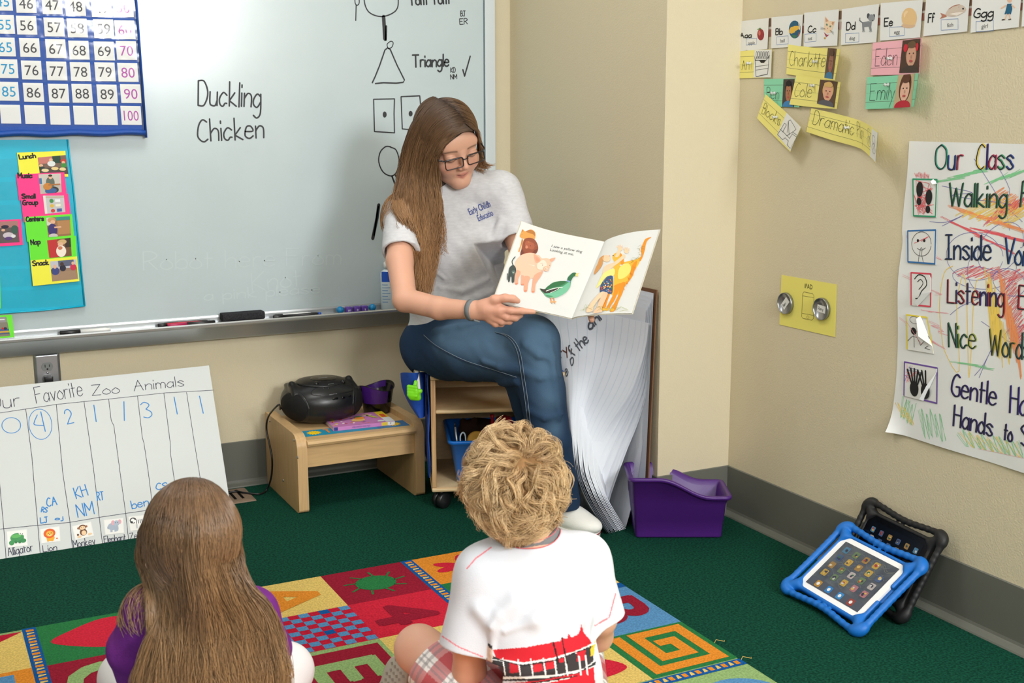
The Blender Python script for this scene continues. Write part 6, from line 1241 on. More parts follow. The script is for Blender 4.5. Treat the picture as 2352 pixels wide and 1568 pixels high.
def page_part(nm, F, W, H, inv, draw):
    mb = MB(); sheetgrid(mb, F, W, H, 0, M_page); sheetgrid(mb, F, W, H, -.003, M_page, True)
    for a0, b0, a1, b1 in ((0, 0, W, 0), (W, H, 0, H), (W, 0, W, H), (0, H, 0, 0)):
        mb.grid([[F(a0+(a1-a0)*i/20, b0+(b1-b0)*i/20, h) for h in (0, -.003)] for i in range(21)], M_page)
    lay = [.0005]
    def S(col, pts, curve=True, n=4):
        P = [inv(*sb(*p)) for p in pts]; P = cr(P, n, True) if curve else P; lay[0] += 4e-5; fill(mb, P, cm(*col, rough=.65), F, lay[0])
    def L(col, pts, w=.0012, curve=True):
        P = [inv(*sb(*p)) for p in pts]; lay[0] += 2e-5; polyline(mb, cr(P, 4) if curve and len(P) > 2 else P, w, cm(*col, rough=.65), F, lay[0])
    E = lambda col, x, y, rx, ry, a=0: S(col, ell(x, y, rx, ry, a, 16), False)
    draw(S, L, E, mb, F, inv); return mb.build(nm, PB)
def draw_l(S, L, E, mb, F, inv):
    OR, DO, BRN, RB, P1, P2, P3, BK = (214, 150, 76), (176, 112, 54), (140, 74, 50), (112, 56, 40), (246, 186, 160), (240, 160, 132), (250, 208, 190), (60, 70, 66)
    S(OR, [(512, 238), (545, 262), (610, 240), (658, 270), (662, 330), (640, 370), (570, 372), (530, 350), (500, 342), (478, 318), (492, 280)]); S(DO, [(545, 268), (600, 244), (655, 272), (660, 320), (630, 300), (580, 282)]); S(DO, [(510, 236), (522, 262), (508, 268)], False); E((50, 40, 36), 506, 296, 3, 3)
    S(OR, [(505, 350), (520, 372), (498, 440), (478, 500), (462, 496), (488, 420)]); S(DO, [(505, 360), (515, 376), (496, 430), (498, 400)])
    S(BRN, [(540, 350), (600, 338), (655, 360), (690, 420), (694, 480), (660, 528), (560, 530), (490, 545), (500, 470), (515, 400)]); S(RB, [(500, 480), (560, 470), (560, 530), (490, 548)]); S(RB, [(640, 490), (690, 470), (660, 528), (610, 530)]); S((164, 88, 62), [(552, 380), (610, 386), (655, 420), (640, 470), (580, 474), (545, 440)]); E((200, 130, 100), 562, 446, 16, 20, 20); E((60, 34, 28), 605, 432, 5, 4); E((150, 80, 60), 662, 428, 18, 10, 20); S(DO, [(575, 376), (600, 392), (580, 396)], False)
    S(P1, [(440, 600), (500, 540), (590, 515), (670, 530), (720, 600), (740, 700), (690, 780), (600, 820), (500, 780), (440, 720), (424, 650)]); S(P3, [(480, 610), (560, 560), (640, 590), (650, 680), (570, 720), (490, 690)])
    for leg in ([(440, 720), (490, 740), (462, 830), (460, 880), (424, 882), (424, 800)], [(496, 780), (532, 790), (528, 850), (528, 890), (494, 890), (494, 830)], [(536, 790), (600, 800), (578, 880), (566, 965), (528, 965), (530, 880)], [(650, 780), (752, 730), (720, 800), (668, 880), (656, 974), (618, 974), (624, 900)]): S(P2, leg)
    for x, y in ((440, 878), (512, 886), (548, 962), (636, 970)): E((216, 130, 100), x, y, 18, 9)
    S(P1, [(650, 560), (700, 540), (740, 580), (800, 578), (840, 600), (846, 660), (800, 720), (720, 720), (676, 690)]); S(P3, [(690, 640), (760, 600), (800, 660), (750, 710), (690, 700)]); S(P2, [(648, 530), (716, 580), (716, 620), (672, 634), (652, 590)]); S((226, 150, 120), [(664, 560), (704, 590), (704, 612), (676, 612)]); S(P2, [(830, 590), (898, 572), (878, 604), (848, 622)])
    E(P2, 788, 704, 34, 30, 20); E((250, 196, 172), 790, 704, 25, 22, 20); E((150, 80, 66), 780, 706, 4, 7); E((150, 80, 66), 800, 708, 4, 7); E((50, 36, 32), 746, 660, 4, 5); E((50, 36, 32), 832, 664, 3, 5); L((150, 90, 80), [(724, 645), (740, 636), (752, 640)], .0006)
    S(BK, [(360, 690), (400, 660), (432, 690), (436, 740), (420, 780), (412, 860), (386, 860), (384, 800), (370, 800), (362, 850), (344, 852), (346, 760)]); L(BK, [(422, 680), (398, 650), (392, 610), (426, 562)], .0022); S((90, 106, 98), [(384, 730), (420, 724), (432, 750), (404, 770)]); E((150, 164, 156), 404, 748, 10, 8); L(BK, [(336, 760), (332, 830)], .002)
    S((70, 140, 96), [(716, 936), (780, 940), (860, 870), (960, 846), (1030, 850), (1060, 790), (1100, 752), (1140, 752), (1150, 780), (1110, 800), (1082, 850), (1068, 920), (1010, 990), (900, 1044), (820, 1040), (770, 1000)]); S((110, 180, 146), [(770, 1000), (900, 970), (1000, 900), (1066, 860), (1066, 920), (1010, 990), (900, 1044), (820, 1040)]); S((44, 104, 62), [(780, 940), (860, 875), (960, 848), (1030, 852), (980, 890), (880, 920)]); S((40, 100, 66), [(1050, 800), (1100, 752), (1140, 752), (1148, 780), (1106, 800), (1078, 846), (1040, 840)]); S((56, 50, 46), [(720, 938), (790, 945), (900, 935), (940, 925), (880, 970), (790, 990), (750, 970)]); L((236, 236, 226), [(790, 965), (880, 935), (980, 920)], .0022); L((236, 236, 226), [(840, 985), (900, 958), (940, 935)], .0012); S((120, 150, 190), [(1034, 838), (1076, 850), (1068, 862), (1028, 850)], False); S((226, 200, 120), [(1138, 760), (1182, 752), (1160, 772), (1168, 796), (1130, 786)], False); E((20, 30, 24), 1118, 766, 4, 4)
    for a, b in ((842, 1046), (876, 1044)): L((214, 130, 80), [(a, b), (a+8, 1078)], .0026); S((226, 160, 100), [(a, 1074), (a+40, 1092), (a+20, 1098), (a+22, 1116), (a+4, 1098), (a-4, 1100)], False)
    for t, a, b, s_ in (('I saw a yellow dog', (850, 444), (1208, 514), 34), ('Looking at me.', (832, 490), (1112, 546), 34)):
        A = inv(*sb(*a)); B = inv(*sb(*b)); ln = math.hypot(B[0]-A[0], B[1]-A[1]); sz = s_/5.113/818*.98; n = printed(MB(), t, 0, 0, sz, K, F, 0); printed(mb, t, A[0], A[1], sz, cm(70, 66, 62), F, .0006, rot=math.degrees(math.atan2(B[1]-A[1], B[0]-A[0])), wide=ln/n, slant=.08)
def draw_r(S, L, E, mb, F, inv):
    Y1, Y2, Y3, SKN, HR = (240, 176, 56), (226, 140, 32), (250, 214, 110), (244, 200, 164), (206, 146, 84)
    S(Y1, [(1660, 560), (1700, 620), (1760, 610), (1850, 590), (1905, 560), (1880, 640), (1830, 720), (1800, 800), (1730, 880), (1690, 960), (1640, 1000), (1560, 1010), (1575, 900), (1590, 760), (1580, 640)]); S(Y3, [(1680, 660), (1760, 640), (1790, 720), (1720, 800), (1640, 820), (1640, 720)]); S(Y2, [(1800, 660), (1860, 610), (1830, 720), (1790, 810), (1730, 890), (1770, 780)]); S(Y2, [(1590, 900), (1680, 870), (1680, 960), (1600, 920)])
    S(Y2, [(1880, 600), (1910, 540), (1905, 470), (1930, 400), (1960, 350), (2026, 330), (1980, 370), (1960, 420), (1950, 480), (1925, 560), (1900, 610)])
    S(Y1, [(1570, 560), (1600, 520), (1660, 510), (1680, 560), (1660, 600), (1610, 640), (1580, 600)]); E((40, 30, 20), 1640, 536, 6, 7); E((60, 40, 30), 1578, 548, 8, 6); S(Y2, [(1665, 520), (1700, 580), (1700, 640), (1672, 650), (1660, 590)])
    for leg in ([(1600, 900), (1650, 920), (1600, 1060), (1560, 1120), (1520, 1190), (1490, 1180), (1540, 1080), (1580, 1000)], [(1650, 890), (1720, 860), (1690, 980), (1640, 1090), (1600, 1190), (1540, 1200), (1600, 1090), (1640, 1000)], [(1500, 960), (1540, 990), (1510, 1080), (1480, 1180), (1450, 1190), (1460, 1090)]): S(Y2, leg)
    for x, y in ((1510, 1176), (1565, 1184), (1466, 1180)): E(Y1, x, y, 26, 16, -20)
    S(SKN, [(1450, 790), (1470, 690), (1520, 650), (1580, 630), (1660, 570), (1700, 530), (1720, 560), (1660, 620), (1580, 680), (1520, 730), (1470, 800)]); S(SKN, [(1600, 560), (1640, 480), (1665, 500), (1640, 560)]); 
    for x, y, a in ((1660, 470, 70), (1735, 500, 62)):
        E(SKN, x, y, 26, 22, 0)
        for i in range(5): L(SKN, [(x, y), (x+(48 if i else 36)*cos(rad(a-40+28*i)), y-48*sin(rad(a-40+28*i)))], .0022, False)
    E(SKN, 1500, 582, 46, 40, 20); S(HR, [(1470, 560), (1460, 610), (1450, 660), (1400, 730), (1355, 770), (1370, 700), (1400, 640), (1420, 580), (1470, 545)]); E((232, 170, 140), 1536, 552, 10, 8)
    S((246, 222, 130), [(1450, 780), (1490, 740), (1590, 700), (1590, 780), (1510, 800), (1440, 880), (1380, 930), (1400, 880)])
    S((60, 84, 120), [(1500, 800), (1570, 786), (1576, 860), (1570, 980), (1540, 998), (1500, 990), (1440, 990), (1422, 960), (1440, 880)])
    rr = random.Random(3)
    for i in range(46): x = rr.uniform(1440, 1570); y = rr.uniform(830 if x > 1470 else 900, 980); E(rr.choice([(200, 70, 60), (70, 130, 90), (230, 180, 80), (90, 130, 190), (220, 220, 210), (160, 90, 120)]), x, y, rr.uniform(5, 10), rr.uniform(4, 9), rr.uniform(0, 90))
    S(SKN, [(1440, 980), (1490, 990), (1400, 1080), (1350, 1160), (1340, 1200), (1270, 1216), (1290, 1150), (1360, 1060)]); S((240, 190, 156), [(1470, 990), (1520, 996), (1480, 1100), (1450, 1170), (1450, 1210), (1350, 1226), (1390, 1160), (1420, 1080)])
    for i in range(26):
        x = rr.uniform(1170, 1760); L((150, 160, 80), [(x, 1150+rr.uniform(-10, 60)), (x+rr.uniform(20, 90), 1160+rr.uniform(-40, 50))], .0007, False)
    for i in range(24): t = rr.random(); x, y = (1880+40*t, 560-150*t) if i % 2 else (1800+90*t, 640-80*t); L((130, 130, 60), [(x, y), (x+rr.uniform(-50, 50), y+rr.uniform(-30, 30))], .0006, False)
    for i in range(20): t = rr.random(); x, y = 1850-150*t, 640+300*t; L(Y2, [(x, y), (x+rr.uniform(5, 22), y+rr.uniform(10, 40))], .001, False)
page_part('left_page', LF, LW, LH, li, draw_l); page_part('right_page', RF, RW, RH, ri, draw_r)
# ================================================================ people
def lin3(c): return npv(lin(c)[:3])
def smooth01(x): x = np.clip(x, 0, 1); return x*x*(3-2*x)
def hit(s, px, py, d0=1.5, d1=4.6):
    r = npv(ray(px, py)); t = d0
    for _ in range(140):
        q = npv(EYE)+r*t; v = float(s.eval(q[None, None, :])[0, 0])
        if v < .0006: return Vector(q)
        t += min(max(v*.7, .0005), .016)
        if t > d1: break
    return None
def basis(f, e):
    """head matrix from the facing direction f and the rightward axis e (as seen from the front)"""
    f = Vector(f).normalized(); e = Vector(e); e = (e-f*e.dot(f)).normalized(); u = e.cross(f) if False else f.cross(-e)
    return e, f, u
def cam2w(v): return CR*v[0]+CU*v[1]-CF*v[2]
def head_matrix(c, f, u, sc):
    f = Vector(f).normalized(); u = Vector(u); u = (u-f*u.dot(f)).normalized(); e = f.cross(u)
    # local x = e, y = f, z = u
    return Matrix.Translation(c) @ Matrix(((e.x, f.x, u.x, 0), (e.y, f.y, u.y, 0), (e.z, f.z, u.z, 0), (0, 0, 0, 1))) @ Matrix.Scale(sc, 4)
def head(s, M, child=False):
    s.M = M
    s.ell((0, -.018, .028), (.076, .096, .088), k=.01).ell((0, .018, -.028), (.064, .068, .084), k=.02)
    j = .006 if child else 0
    for a in (-1, 1):
        s.cap((a*.052, .0, -.05), (a*.012, .062, -.092+j), .021, .018, k=.025).ell((a*.036, .058, -.034), (.027+j, .022, .028), k=.022)
    s.ell((0, .068, -.092+j), (.020, .016, .016), k=.02).ell((0, .072, .03), (.055, .018, .03), k=.03)
    for a in (-1, 1): s.ell((a*.032, .104, -.001), (.021, .016, .014), k=.014, op='s')
    for a in (-1, 1): s.ell((a*.032, .0745, -.001), (.0172, .0172, .0155), k=.003)
    s.cap((0, .085, .008), (0, .1045, -.026), .0075, .0105, k=.014)
    for a in (-1, 1): s.ell((a*.0115, .096, -.032), (.0075, .009, .007), k=.006).ell((a*.006, .103, -.0385), (.003, .0045, .003), k=.003, op='s')
    s.chain([(-.021, .0745, -.0605), (-.007, .0815, -.0578), (0, .0815, -.0588), (.007, .0815, -.0578), (.021, .0745, -.0605)], [.002, .0036, .0034, .0036, .002], k=.007)
    s.chain([(-.018, .0745, -.0635), (0, .0802, -.0672), (.018, .0745, -.0635)], [.002, .0046, .002], k=.007)
    s.chain([(-.021, .0785, -.0614), (0, .0868, -.0626), (.021, .0785, -.0614)], [.0012]*3, k=.002, op='s')
    for a in (-1, 1): s.ell((a*.077, -.006, -.012), (.009, .021, .031), k=.006).ell((a*.084, -.002, -.010), (.006, .012, .02), k=.006, op='s')
    s.M = None
def head_tint(M, skin, lip=(196, 110, 104), brow=(96, 70, 52), cheek=(224, 150, 130)):
    I = np.linalg.inv(npv(M)); S, Lp, Bw, Ch, Ln = [lin3(c) for c in (skin, lip, brow, cheek, (58, 38, 32))]
    def f(P):
        q = P@I[:3, :3].T+I[:3, 3]; x, y, z = q.T; ax = np.abs(x); c = np.tile(S, (len(P), 1))
        def mixin(w, col): c[:] = c*(1-w[:, None])+col*w[:, None]
        fr = y > .05
        mixin(np.exp(-(((ax-.042)/.02)**2+((z+.036)/.018)**2))*.45*fr, Ch); mixin(np.exp(-((x/.014)**2+((z+.03)/.014)**2))*.25*(y > .09), Ch)
        zz = -.0625-ax*ax*6*.0; wl = smooth01(1.15-np.sqrt((x/.0225)**2+((z+.0625)/.0105)**2)*1.0)*2; mixin(np.clip(wl, 0, 1)*(y > .066)*.6, Lp)
        mixin(np.exp(-((z+.0622+.002*np.cos(x*140))/.0012)**2)*(ax < .021)*(y > .08)*.75, Ln)
        lash = np.exp(-((z+.0085-.30*(ax-.032)**2*60*.6)/.0016)**2)*(np.abs(ax-.032) < .0165)*fr; mixin(np.clip(lash*1.1, 0, .9), Ln)
        crease = np.exp(-((z-.0075+(ax-.032)**2*18)/.0012)**2)*(np.abs(ax-.032) < .015)*fr; mixin(crease*.4, lin3((150, 96, 80)))
        bw = np.exp(-((z-.0215+((ax-.03)**2)*9)/.0026)**2)*smooth01((ax-.012)/.006)*smooth01((.055-ax)/.008)*fr; mixin(np.clip(bw, 0, .75), Bw); return c
    return f
SKIN = (214, 164, 140)
M_skin = attr_mat('skin', .5, .4, sss=.12, bump=.12, bscale=900)
def dp(L): return [dep(*p) for p in L]
# ---------------------------------------------------------------- the woman
WM = thing('person', (1.6, 3.4, 0), 'woman in glasses and a grey shirt seated on the cart, reading a picture book aloud', 'person')
hc = dep(1031, 328, 3.665); HM = head_matrix(hc, cam2w((.46, -.53, .70)), cam2w((-.03, .79, .62)), 1.06)
sh = dp([(928, 492, 3.70), (1152, 438, 3.82)]); nk = dep(1040, 452, 3.79)
b = SDF(); head(b, HM)
b.chain([HM @ Vector((0, -.03, -.05)), HM @ Vector((0, -.035, -.10)), nk, dep(1048, 530, 3.87)], [.050, .050, .050, .07], k=.02)
b.chain([sh[0], nk, sh[1]], [.042, .042, .042], k=.03)
RA = dp([(922, 505, 3.68), (918, 600, 3.58), (930, 688, 3.49), (1010, 708, 3.43), (1088, 712, 3.365)]); b.chain(RA, [.044, .039, .0345, .0315, .0245], k=.012)
LA = dp([(1160, 445, 3.82), (1188, 545, 3.77), (1212, 640, 3.70), (1268, 690, 3.58), (1318, 705, 3.46)]); b.chain(LA, [.044, .038, .034, .031, .025], k=.012)
# right hand: thumb in front of the page, index along the lower edge, the rest curled beneath
def finger(L, r, k=.006): b.chain(dp(L), r, k=k)
finger([(1086, 712, 3.365), (1118, 708, 3.345), (1146, 712, 3.335)], [.026, .0235, .018], .01); finger([(1090, 716, 3.362), (1130, 722, 3.352), (1146, 730, 3.352)], [.022, .019, .013], .01)
finger([(1108, 702, 3.345), (1136, 688, 3.326), (1160, 684, 3.322), (1178, 686, 3.325), (1189, 691, 3.330)], [.016, .0125, .0105, .0098, .0078], .008)
finger([(1144, 708, 3.334), (1172, 713, 3.330), (1198, 714, 3.333), (1225, 716, 3.340)], [.0125, .0100, .0090, .0070])
finger([(1142, 719, 3.338), (1164, 728, 3.338), (1184, 730, 3.352), (1196, 724, 3.368)], [.0122, .0100, .0092, .0075])
finger([(1134, 728, 3.346), (1152, 738, 3.348), (1170, 738, 3.362), (1180, 730, 3.378)], [.0118, .0096, .0088, .0072])
finger([(1124, 734, 3.352), (1138, 744, 3.356), (1152, 744, 3.368), (1160, 738, 3.380)], [.0105, .0086, .0078, .0066])
# left hand behind the book: fingers up the cover, the little finger's tip showing under the edge
finger([(1318, 705, 3.46), (1340, 706, 3.425), (1352, 700, 3.40)], [.026, .024, .02], .01)
finger([(1350, 712, 3.40), (1357, 722, 3.385), (1359, 734, 3.362)], [.0115, .0095, .0085]); finger([(1355, 700, 3.40), (1376, 696, 3.385), (1396, 690, 3.378)], [.0115, .0098, .0078])
finger([(1354, 690, 3.40), (1378, 680, 3.390), (1400, 668, 3.385)], [.0118, .01, .008]); finger([(1350, 680, 3.405), (1370, 664, 3.40), (1388, 650, 3.395)], [.0115, .0098, .0078]); finger([(1330, 692, 3.42), (1334, 670, 3.41), (1342, 652, 3.408)], [.013, .011, .009])
ht = head_tint(HM, SKIN); Hc = npv(hc); PH = npv(dep(1150, 715, 3.34))
def body_tint(P):
    c = ht(P); far = np.linalg.norm(P-Hc, axis=1) > .18; c[far] = lin3((210, 160, 136)); 
    w = np.exp(-(np.linalg.norm(P-PH, axis=1)/.06)**2)[:, None]*.35; return c*(1-w)+lin3((212, 138, 118))*w
b.mesh('body', .0019, M_skin, WM, tint=body_tint)
# shirt
M_shirt = mat('heather_grey_jersey', (206, 206, 210), .9, .15, bump=.35, bscale=420, vary=.09, vscale=60, stretch=(1, 1, 3))
t = SDF(); A = Vector((1, -.06, .10)).normalized(); Uu = Vector((0, .02, 1)).normalized(); Ff = A.cross(Uu); RT = npv(Matrix((A, Ff, Uu)).transposed())
cs = dp([(1050, 775, 3.90), (1046, 690, 3.87), (1050, 600, 3.84), (1052, 520, 3.825)])
t.ell(cs[0], (.172, .135, .10), RT, k=.03).ell(cs[1], (.155, .118, .12), RT, k=.05).ell(cs[2], (.158, .115, .12), RT, k=.05).ell(cs[3], (.168, .105, .11), RT, k=.05)
for px, py, d in ((1010, 572, 3.745), (1098, 556, 3.775)): t.ell(dep(px, py, d), (.072, .058, .066), k=.06)
t.chain([sh[0]+Vector((.01, 0, -.01)), dep(1040, 424, 3.775), sh[1]+Vector((-.01, 0, -.012))], [.062, .070, .062], k=.04)
t.chain([sh[0], RA[1]+(RA[1]-RA[0])*.05], [.060, .0545], k=.03); t.chain([sh[1], LA[1]+(LA[1]-LA[0])*.35], [.062, .060], k=.03)
# folds: soft ridges pulled across the belly and from the armpits
for L, r in (([(1120, 640, 3.74), (1060, 668, 3.735), (1010, 660, 3.745)], .007), ([(1130, 668, 3.75), (1070, 694, 3.74), (1000, 690, 3.75)], .009), ([(1128, 700, 3.76), (1060, 718, 3.745), (985, 710, 3.76)], .009), ([(1150, 505, 3.775), (1128, 560, 3.755), (1118, 620, 3.745)], .007), ([(1148, 520, 3.78), (1138, 590, 3.77), (1136, 650, 3.77)], .006), ([(950, 560, 3.70), (985, 610, 3.735), (1020, 640, 3.745)], .006)):
    Pn = [hit(t, px, py, 3) or dep(px, py, d) for px, py, d in L]; t.chain(Pn, [r*.2, r*.55, r*.2], k=.02)
nkc = dep(1034, 388, 3.735); nr = (.066, .070, .060); np0 = len(t.p)
def edge_ring():
    out = []
    for i in range(40):
        a = 2*PI*i/40
        for th in np.linspace(.9, 2.6, 150):
            p = nkc+A*(cos(a)*sin(th)*nr[0])+Ff*(sin(a)*sin(th)*nr[1])+Uu*(cos(th)*nr[2])
            if float(t.eval(npv(p)[None, None, :])[0, 0]) < 0: break
        out.append(npv(p))
    return out
ring_ = edge_ring(); t.ell(nkc, nr, RT, k=.008, op='s')
def cutcap(a, b_, off, R, ins):
    """trim a sleeve square past its hem and hollow the opening"""
    d = (b_-a).normalized(); c = b_+d*(off+.12); e = d.orthogonal().normalized(); g = d.cross(e); t.box(c, (.12, .12, .12), .002, npv(Matrix((d, e, g)).transposed()), k=.003, op='s'); t.cap(b_+d*(off-.02), b_+d*(off+.05), ins, k=.004, op='s')
cutcap(RA[0], RA[1], -.034, .064, .046); cutcap(LA[0], LA[1], .012, .06, .054)
t.fn(lambda P, d: d+.0011*np.sin(P[..., 0]*61+P[..., 2]*37+2*np.sin(P[..., 2]*29))*np.sin(P[..., 2]*43-P[..., 0]*23)+.0007*np.sin(P[..., 0]*130+P[..., 2]*90))
t.mesh('shirt', .0034, M_shirt, WM)
# collar rib
P_ = npv(ring_+ring_[:1]); 
for _ in range(3): P_[:-1] = (np.roll(P_[:-1], 1, 0)+P_[:-1]*2+np.roll(P_[:-1], -1, 0))/4; P_[-1] = P_[0]
mb = MB(); mb.tube([tuple(p) for p in P_], .0052, M_shirt, 8, False); mb.build('collar', WM)
# chest lettering
M_bprint = mat('blue_print', (44, 66, 150), .7, .2); mb = MB()
def on_shirt(px, py):
    p = hit(t, px, py, 3); return p if p is not None else dep(px, py, 3.72)
def tee(txt, x0, y0, x1, y1, s_):
    v, f, a, b_ = glyphs(txt); L = math.hypot(x1-x0, y1-y0); k = L/(b_-a); c, sn = (x1-x0)/L, (y1-y0)/L; ky = s_/.729; vs = []
    for p, q in v:
        u = (p-a)*k; w_ = q*ky; px, py = x0+u*c+w_*sn, y0+u*sn-w_*c; g = on_shirt(px, py); vs.append(g+(EYE-g).normalized()*.0018)
    mb.add(vs, f, M_bprint)
tee('Early Childh', 1080, 494, 1128, 474, 16.5); tee('Educatio', 1100, 508, 1134, 494, 15.5); mb.build('chest_print', WM)
# jeans
M_jean = attr_mat('denim', .85, .2, bump=.5, bscale=700)
jn = SDF(); hipR, hipL = dep(1002, 797, 3.86), dep(1112, 786, 3.93); knR = dep(1196, 826, 3.53); knL = dep(1224, 785, 3.49)
jn.ell(dep(1050, 790, 3.92), (.18, .145, .105), RT, k=.04)
jn.chain([hipR, (hipR+knR)/2+Vector((-.012, 0, .012)), knR], [.108, .096, .070], k=.04); jn.chain([knR, Vector((1.70, 3.17, .3)), Vector((1.74, 3.27, .10))], [.066, .058, .052], k=.03)
anL = Vector((1.715, 3.055, .105)); mid = dep(1246, 900, 3.50); low = dep(1262, 1010, 3.54)
jn.chain([hipL, (hipL+knL)/2+Vector((0, 0, .022)), knL], [.105, .094, .072], k=.035); jn.chain([knL, mid, low, anL], [.072, .066, .062, .060], k=.03)
for L, r in (([(1195, 700, 3.5), (1150, 730, 3.6)], .01),): pass
for L, r in (([(1000, 760, 0), (1060, 750, 0), (1110, 742, 0)], .007), ([(1190, 850, 0), (1150, 845, 0), (1110, 830, 0)], .006), ([(1186, 876, 0), (1150, 880, 0)], .006), ([(1205, 790, 0), (1236, 815, 0), (1270, 822, 0)], .006), ([(1200, 850, 0), (1240, 868, 0), (1285, 862, 0)], .005), ([(1262, 790, 0), (1272, 860, 0), (1284, 960, 0)], .006), ([(1215, 940, 0), (1250, 960, 0), (1290, 950, 0)], .005)):
    Pn = [hit(jn, px, py, 3) for px, py, _ in L]; Pn = [p for p in Pn if p is not None]
    if len(Pn) > 1: jn.chain(Pn, [r]*len(Pn), k=.02)
jn.fn(lambda P, d: d+.0009*np.sin(P[..., 0]*70+P[..., 2]*50+2*np.sin(P[..., 1]*31))*np.sin(P[..., 2]*63-P[..., 1]*43))
jn.fn(lambda P, d: np.maximum(d, .086-P[..., 2]))
Oo, Ee, Nn = npv(CO), npv(CE), npv(CN)
def seat_cut(P, d):
    q = P-Oo; a = q@Ee; c = q@Nn; m = (a > -.05) & (a < .49) & (c > -.012); return np.where(m, np.maximum(d, .4585-P[..., 2]), d)
jn.fn(seat_cut)
fades = [(hit(jn, *q, 3), r_) for q, r_ in (((1225, 735), .07), ((1245, 790), .07), ((1255, 850), .055), ((1262, 920), .04), ((1275, 985), .03), ((1060, 760), .09), ((1110, 775), .09), ((1150, 800), .06), ((1020, 770), .05))]; fades = [(npv(p), r_) for p, r_ in fades if p is not None]
def jean_tint(P):
    base_, fade = lin3((30, 52, 80)), lin3((98, 130, 158)); w = np.zeros(len(P))
    for p, r_ in fades: w += np.exp(-(np.linalg.norm(P-p, axis=1)/r_)**2)*.5
    w = np.clip(w*.9, 0, .62); w = np.clip(w, 0, 1)[:, None]; return base_*(1-w)+fade*w
jn.mesh('jeans', .0034, M_jean, WM, tint=jean_tint)
M_thread = mat('seam_thread', (112, 126, 140), .8); M_seam = mat('dark_seam_denim', (38, 60, 88), .85)
def seam(name, pts, w_, m, off=.0022):
    L = cr(pts, 8); Q = [hit(jn, px, py, 3) for px, py in L]; Q = [q+(EYE-q).normalized()*off for q in Q if q is not None]
    mb = MB(); mb.tube(Q, w_, m, 6); mb.build(name, WM)
seam('stitching', [(973, 769), (1000, 792), (1035, 812), (1072, 829), (1130, 848), (1186, 866)], .0011, M_thread); seam('side_seam', [(973, 772), (1000, 795), (1035, 815), (1072, 832), (1130, 851), (1186, 869)], .0011, M_seam, .0014)
for dx in (0, 6): seam('stitching', [(1137+dx, 762+dx*.3), (1160+dx, 770), (1178+dx, 786), (1190+dx, 814), (1198+dx, 865), (1206+dx, 918), (1213+dx, 979)], .0011, M_thread)
seam('side_seam', [(1140, 764), (1163, 772), (1181, 788), (1193, 815), (1201, 866), (1209, 918), (1216, 979)], .0013, M_seam, .0014)
# shoes
M_canvas = mat('white_canvas', (236, 236, 232), .8, .2, bump=.4, bscale=600); M_rub = mat('white_rubber', (238, 236, 230), .5, .4); M_stripe = mat('red_stripe', (150, 40, 60), .5, .4)
def sneaker(heel, toe, who):
    h = Vector((heel[0], heel[1], 0)); tt = Vector((toe[0], toe[1], 0)); L = (tt-h).length; f = (tt-h).normalized(); sd = Vector((f.y, -f.x, 0)); P3 = lambda a, b_, z: h+f*(a*L)+sd*b_+Vector((0, 0, z)); R_ = npv(Matrix((f, sd, Vector((0, 0, 1)))).transposed())
    s = SDF(); s.ell(P3(.76, 0, .044), (.075, .042, .030), R_, k=.02).ell(P3(.55, 0, .055), (.07, .038, .040), R_, k=.03).ell(P3(.22, 0, .065), (.062, .036, .06), R_, k=.03).cap(P3(.2, 0, .07), P3(.18, 0, .125), .038, .040, k=.02)
    s.cap(P3(.2, 0, .11), P3(.18, 0, .16), .033, k=.004, op='s'); s.fn(lambda P, d: np.maximum(np.maximum(d, .02-P[..., 2]), P[..., 2]-.128)); u_ = s.mesh('shoe', .0028, M_canvas, WM); u_['label'] = 'white canvas sneaker'
    out = [(a, w_) for a, w_ in ((.0, .0), (.01, .018), (.06, .030), (.2, .036), (.4, .035), (.6, .042), (.75, .046), (.88, .041), (.96, .028), (1, .008), (1.004, 0))]; poly = cr([(a, -w_) for a, w_ in out]+[(a, w_) for a, w_ in out[::-1][1:-1]], 3, True)
    F = lambda u, v, z=0: P3(u, v, z); mb = MB(); mb.loft([[P3(.5+(u-.5)*k_, v*k_, z) for u, v in poly] for z, k_ in ((.001, .985), (.004, 1.0), (.024, 1.015), (.0275, 1.0), (.028, .95))], M_rub, True, caps=True); mb.build('sole', u_)
    mb = MB(); mb.loft([[P3(.5+(u-.5)*k_, v*k_, z) for u, v in poly] for z, k_ in ((.0215, 1.016), (.0216, 1.024), (.0245, 1.024), (.0246, 1.012))], M_stripe, False); mb.build('stripe', u_)
    mb = MB()
    for i in range(6):
        a = .62-.055*i; z = float(.088+.011*i); q = []
        for j in range(9): w_ = -.022+.0055*j; pz = .16
        for j in range(9):
            w_ = -.022+.0055*j; z_ = .17
            while z_ > .02 and float(s.eval(npv(P3(a+(.02 if j % 2 else 0)*.3, w_, z_))[None, None, :])[0, 0]) > .0015: z_ -= .002
            q.append(P3(a, w_, z_+.002))
        mb.tube(q, .0026, M_canvas, 6)
    mb.build('laces', u_)
sneaker((1.695, 3.185), (1.776, 2.945), 0); sneaker((1.745, 3.285), (1.685, 3.052), 1)
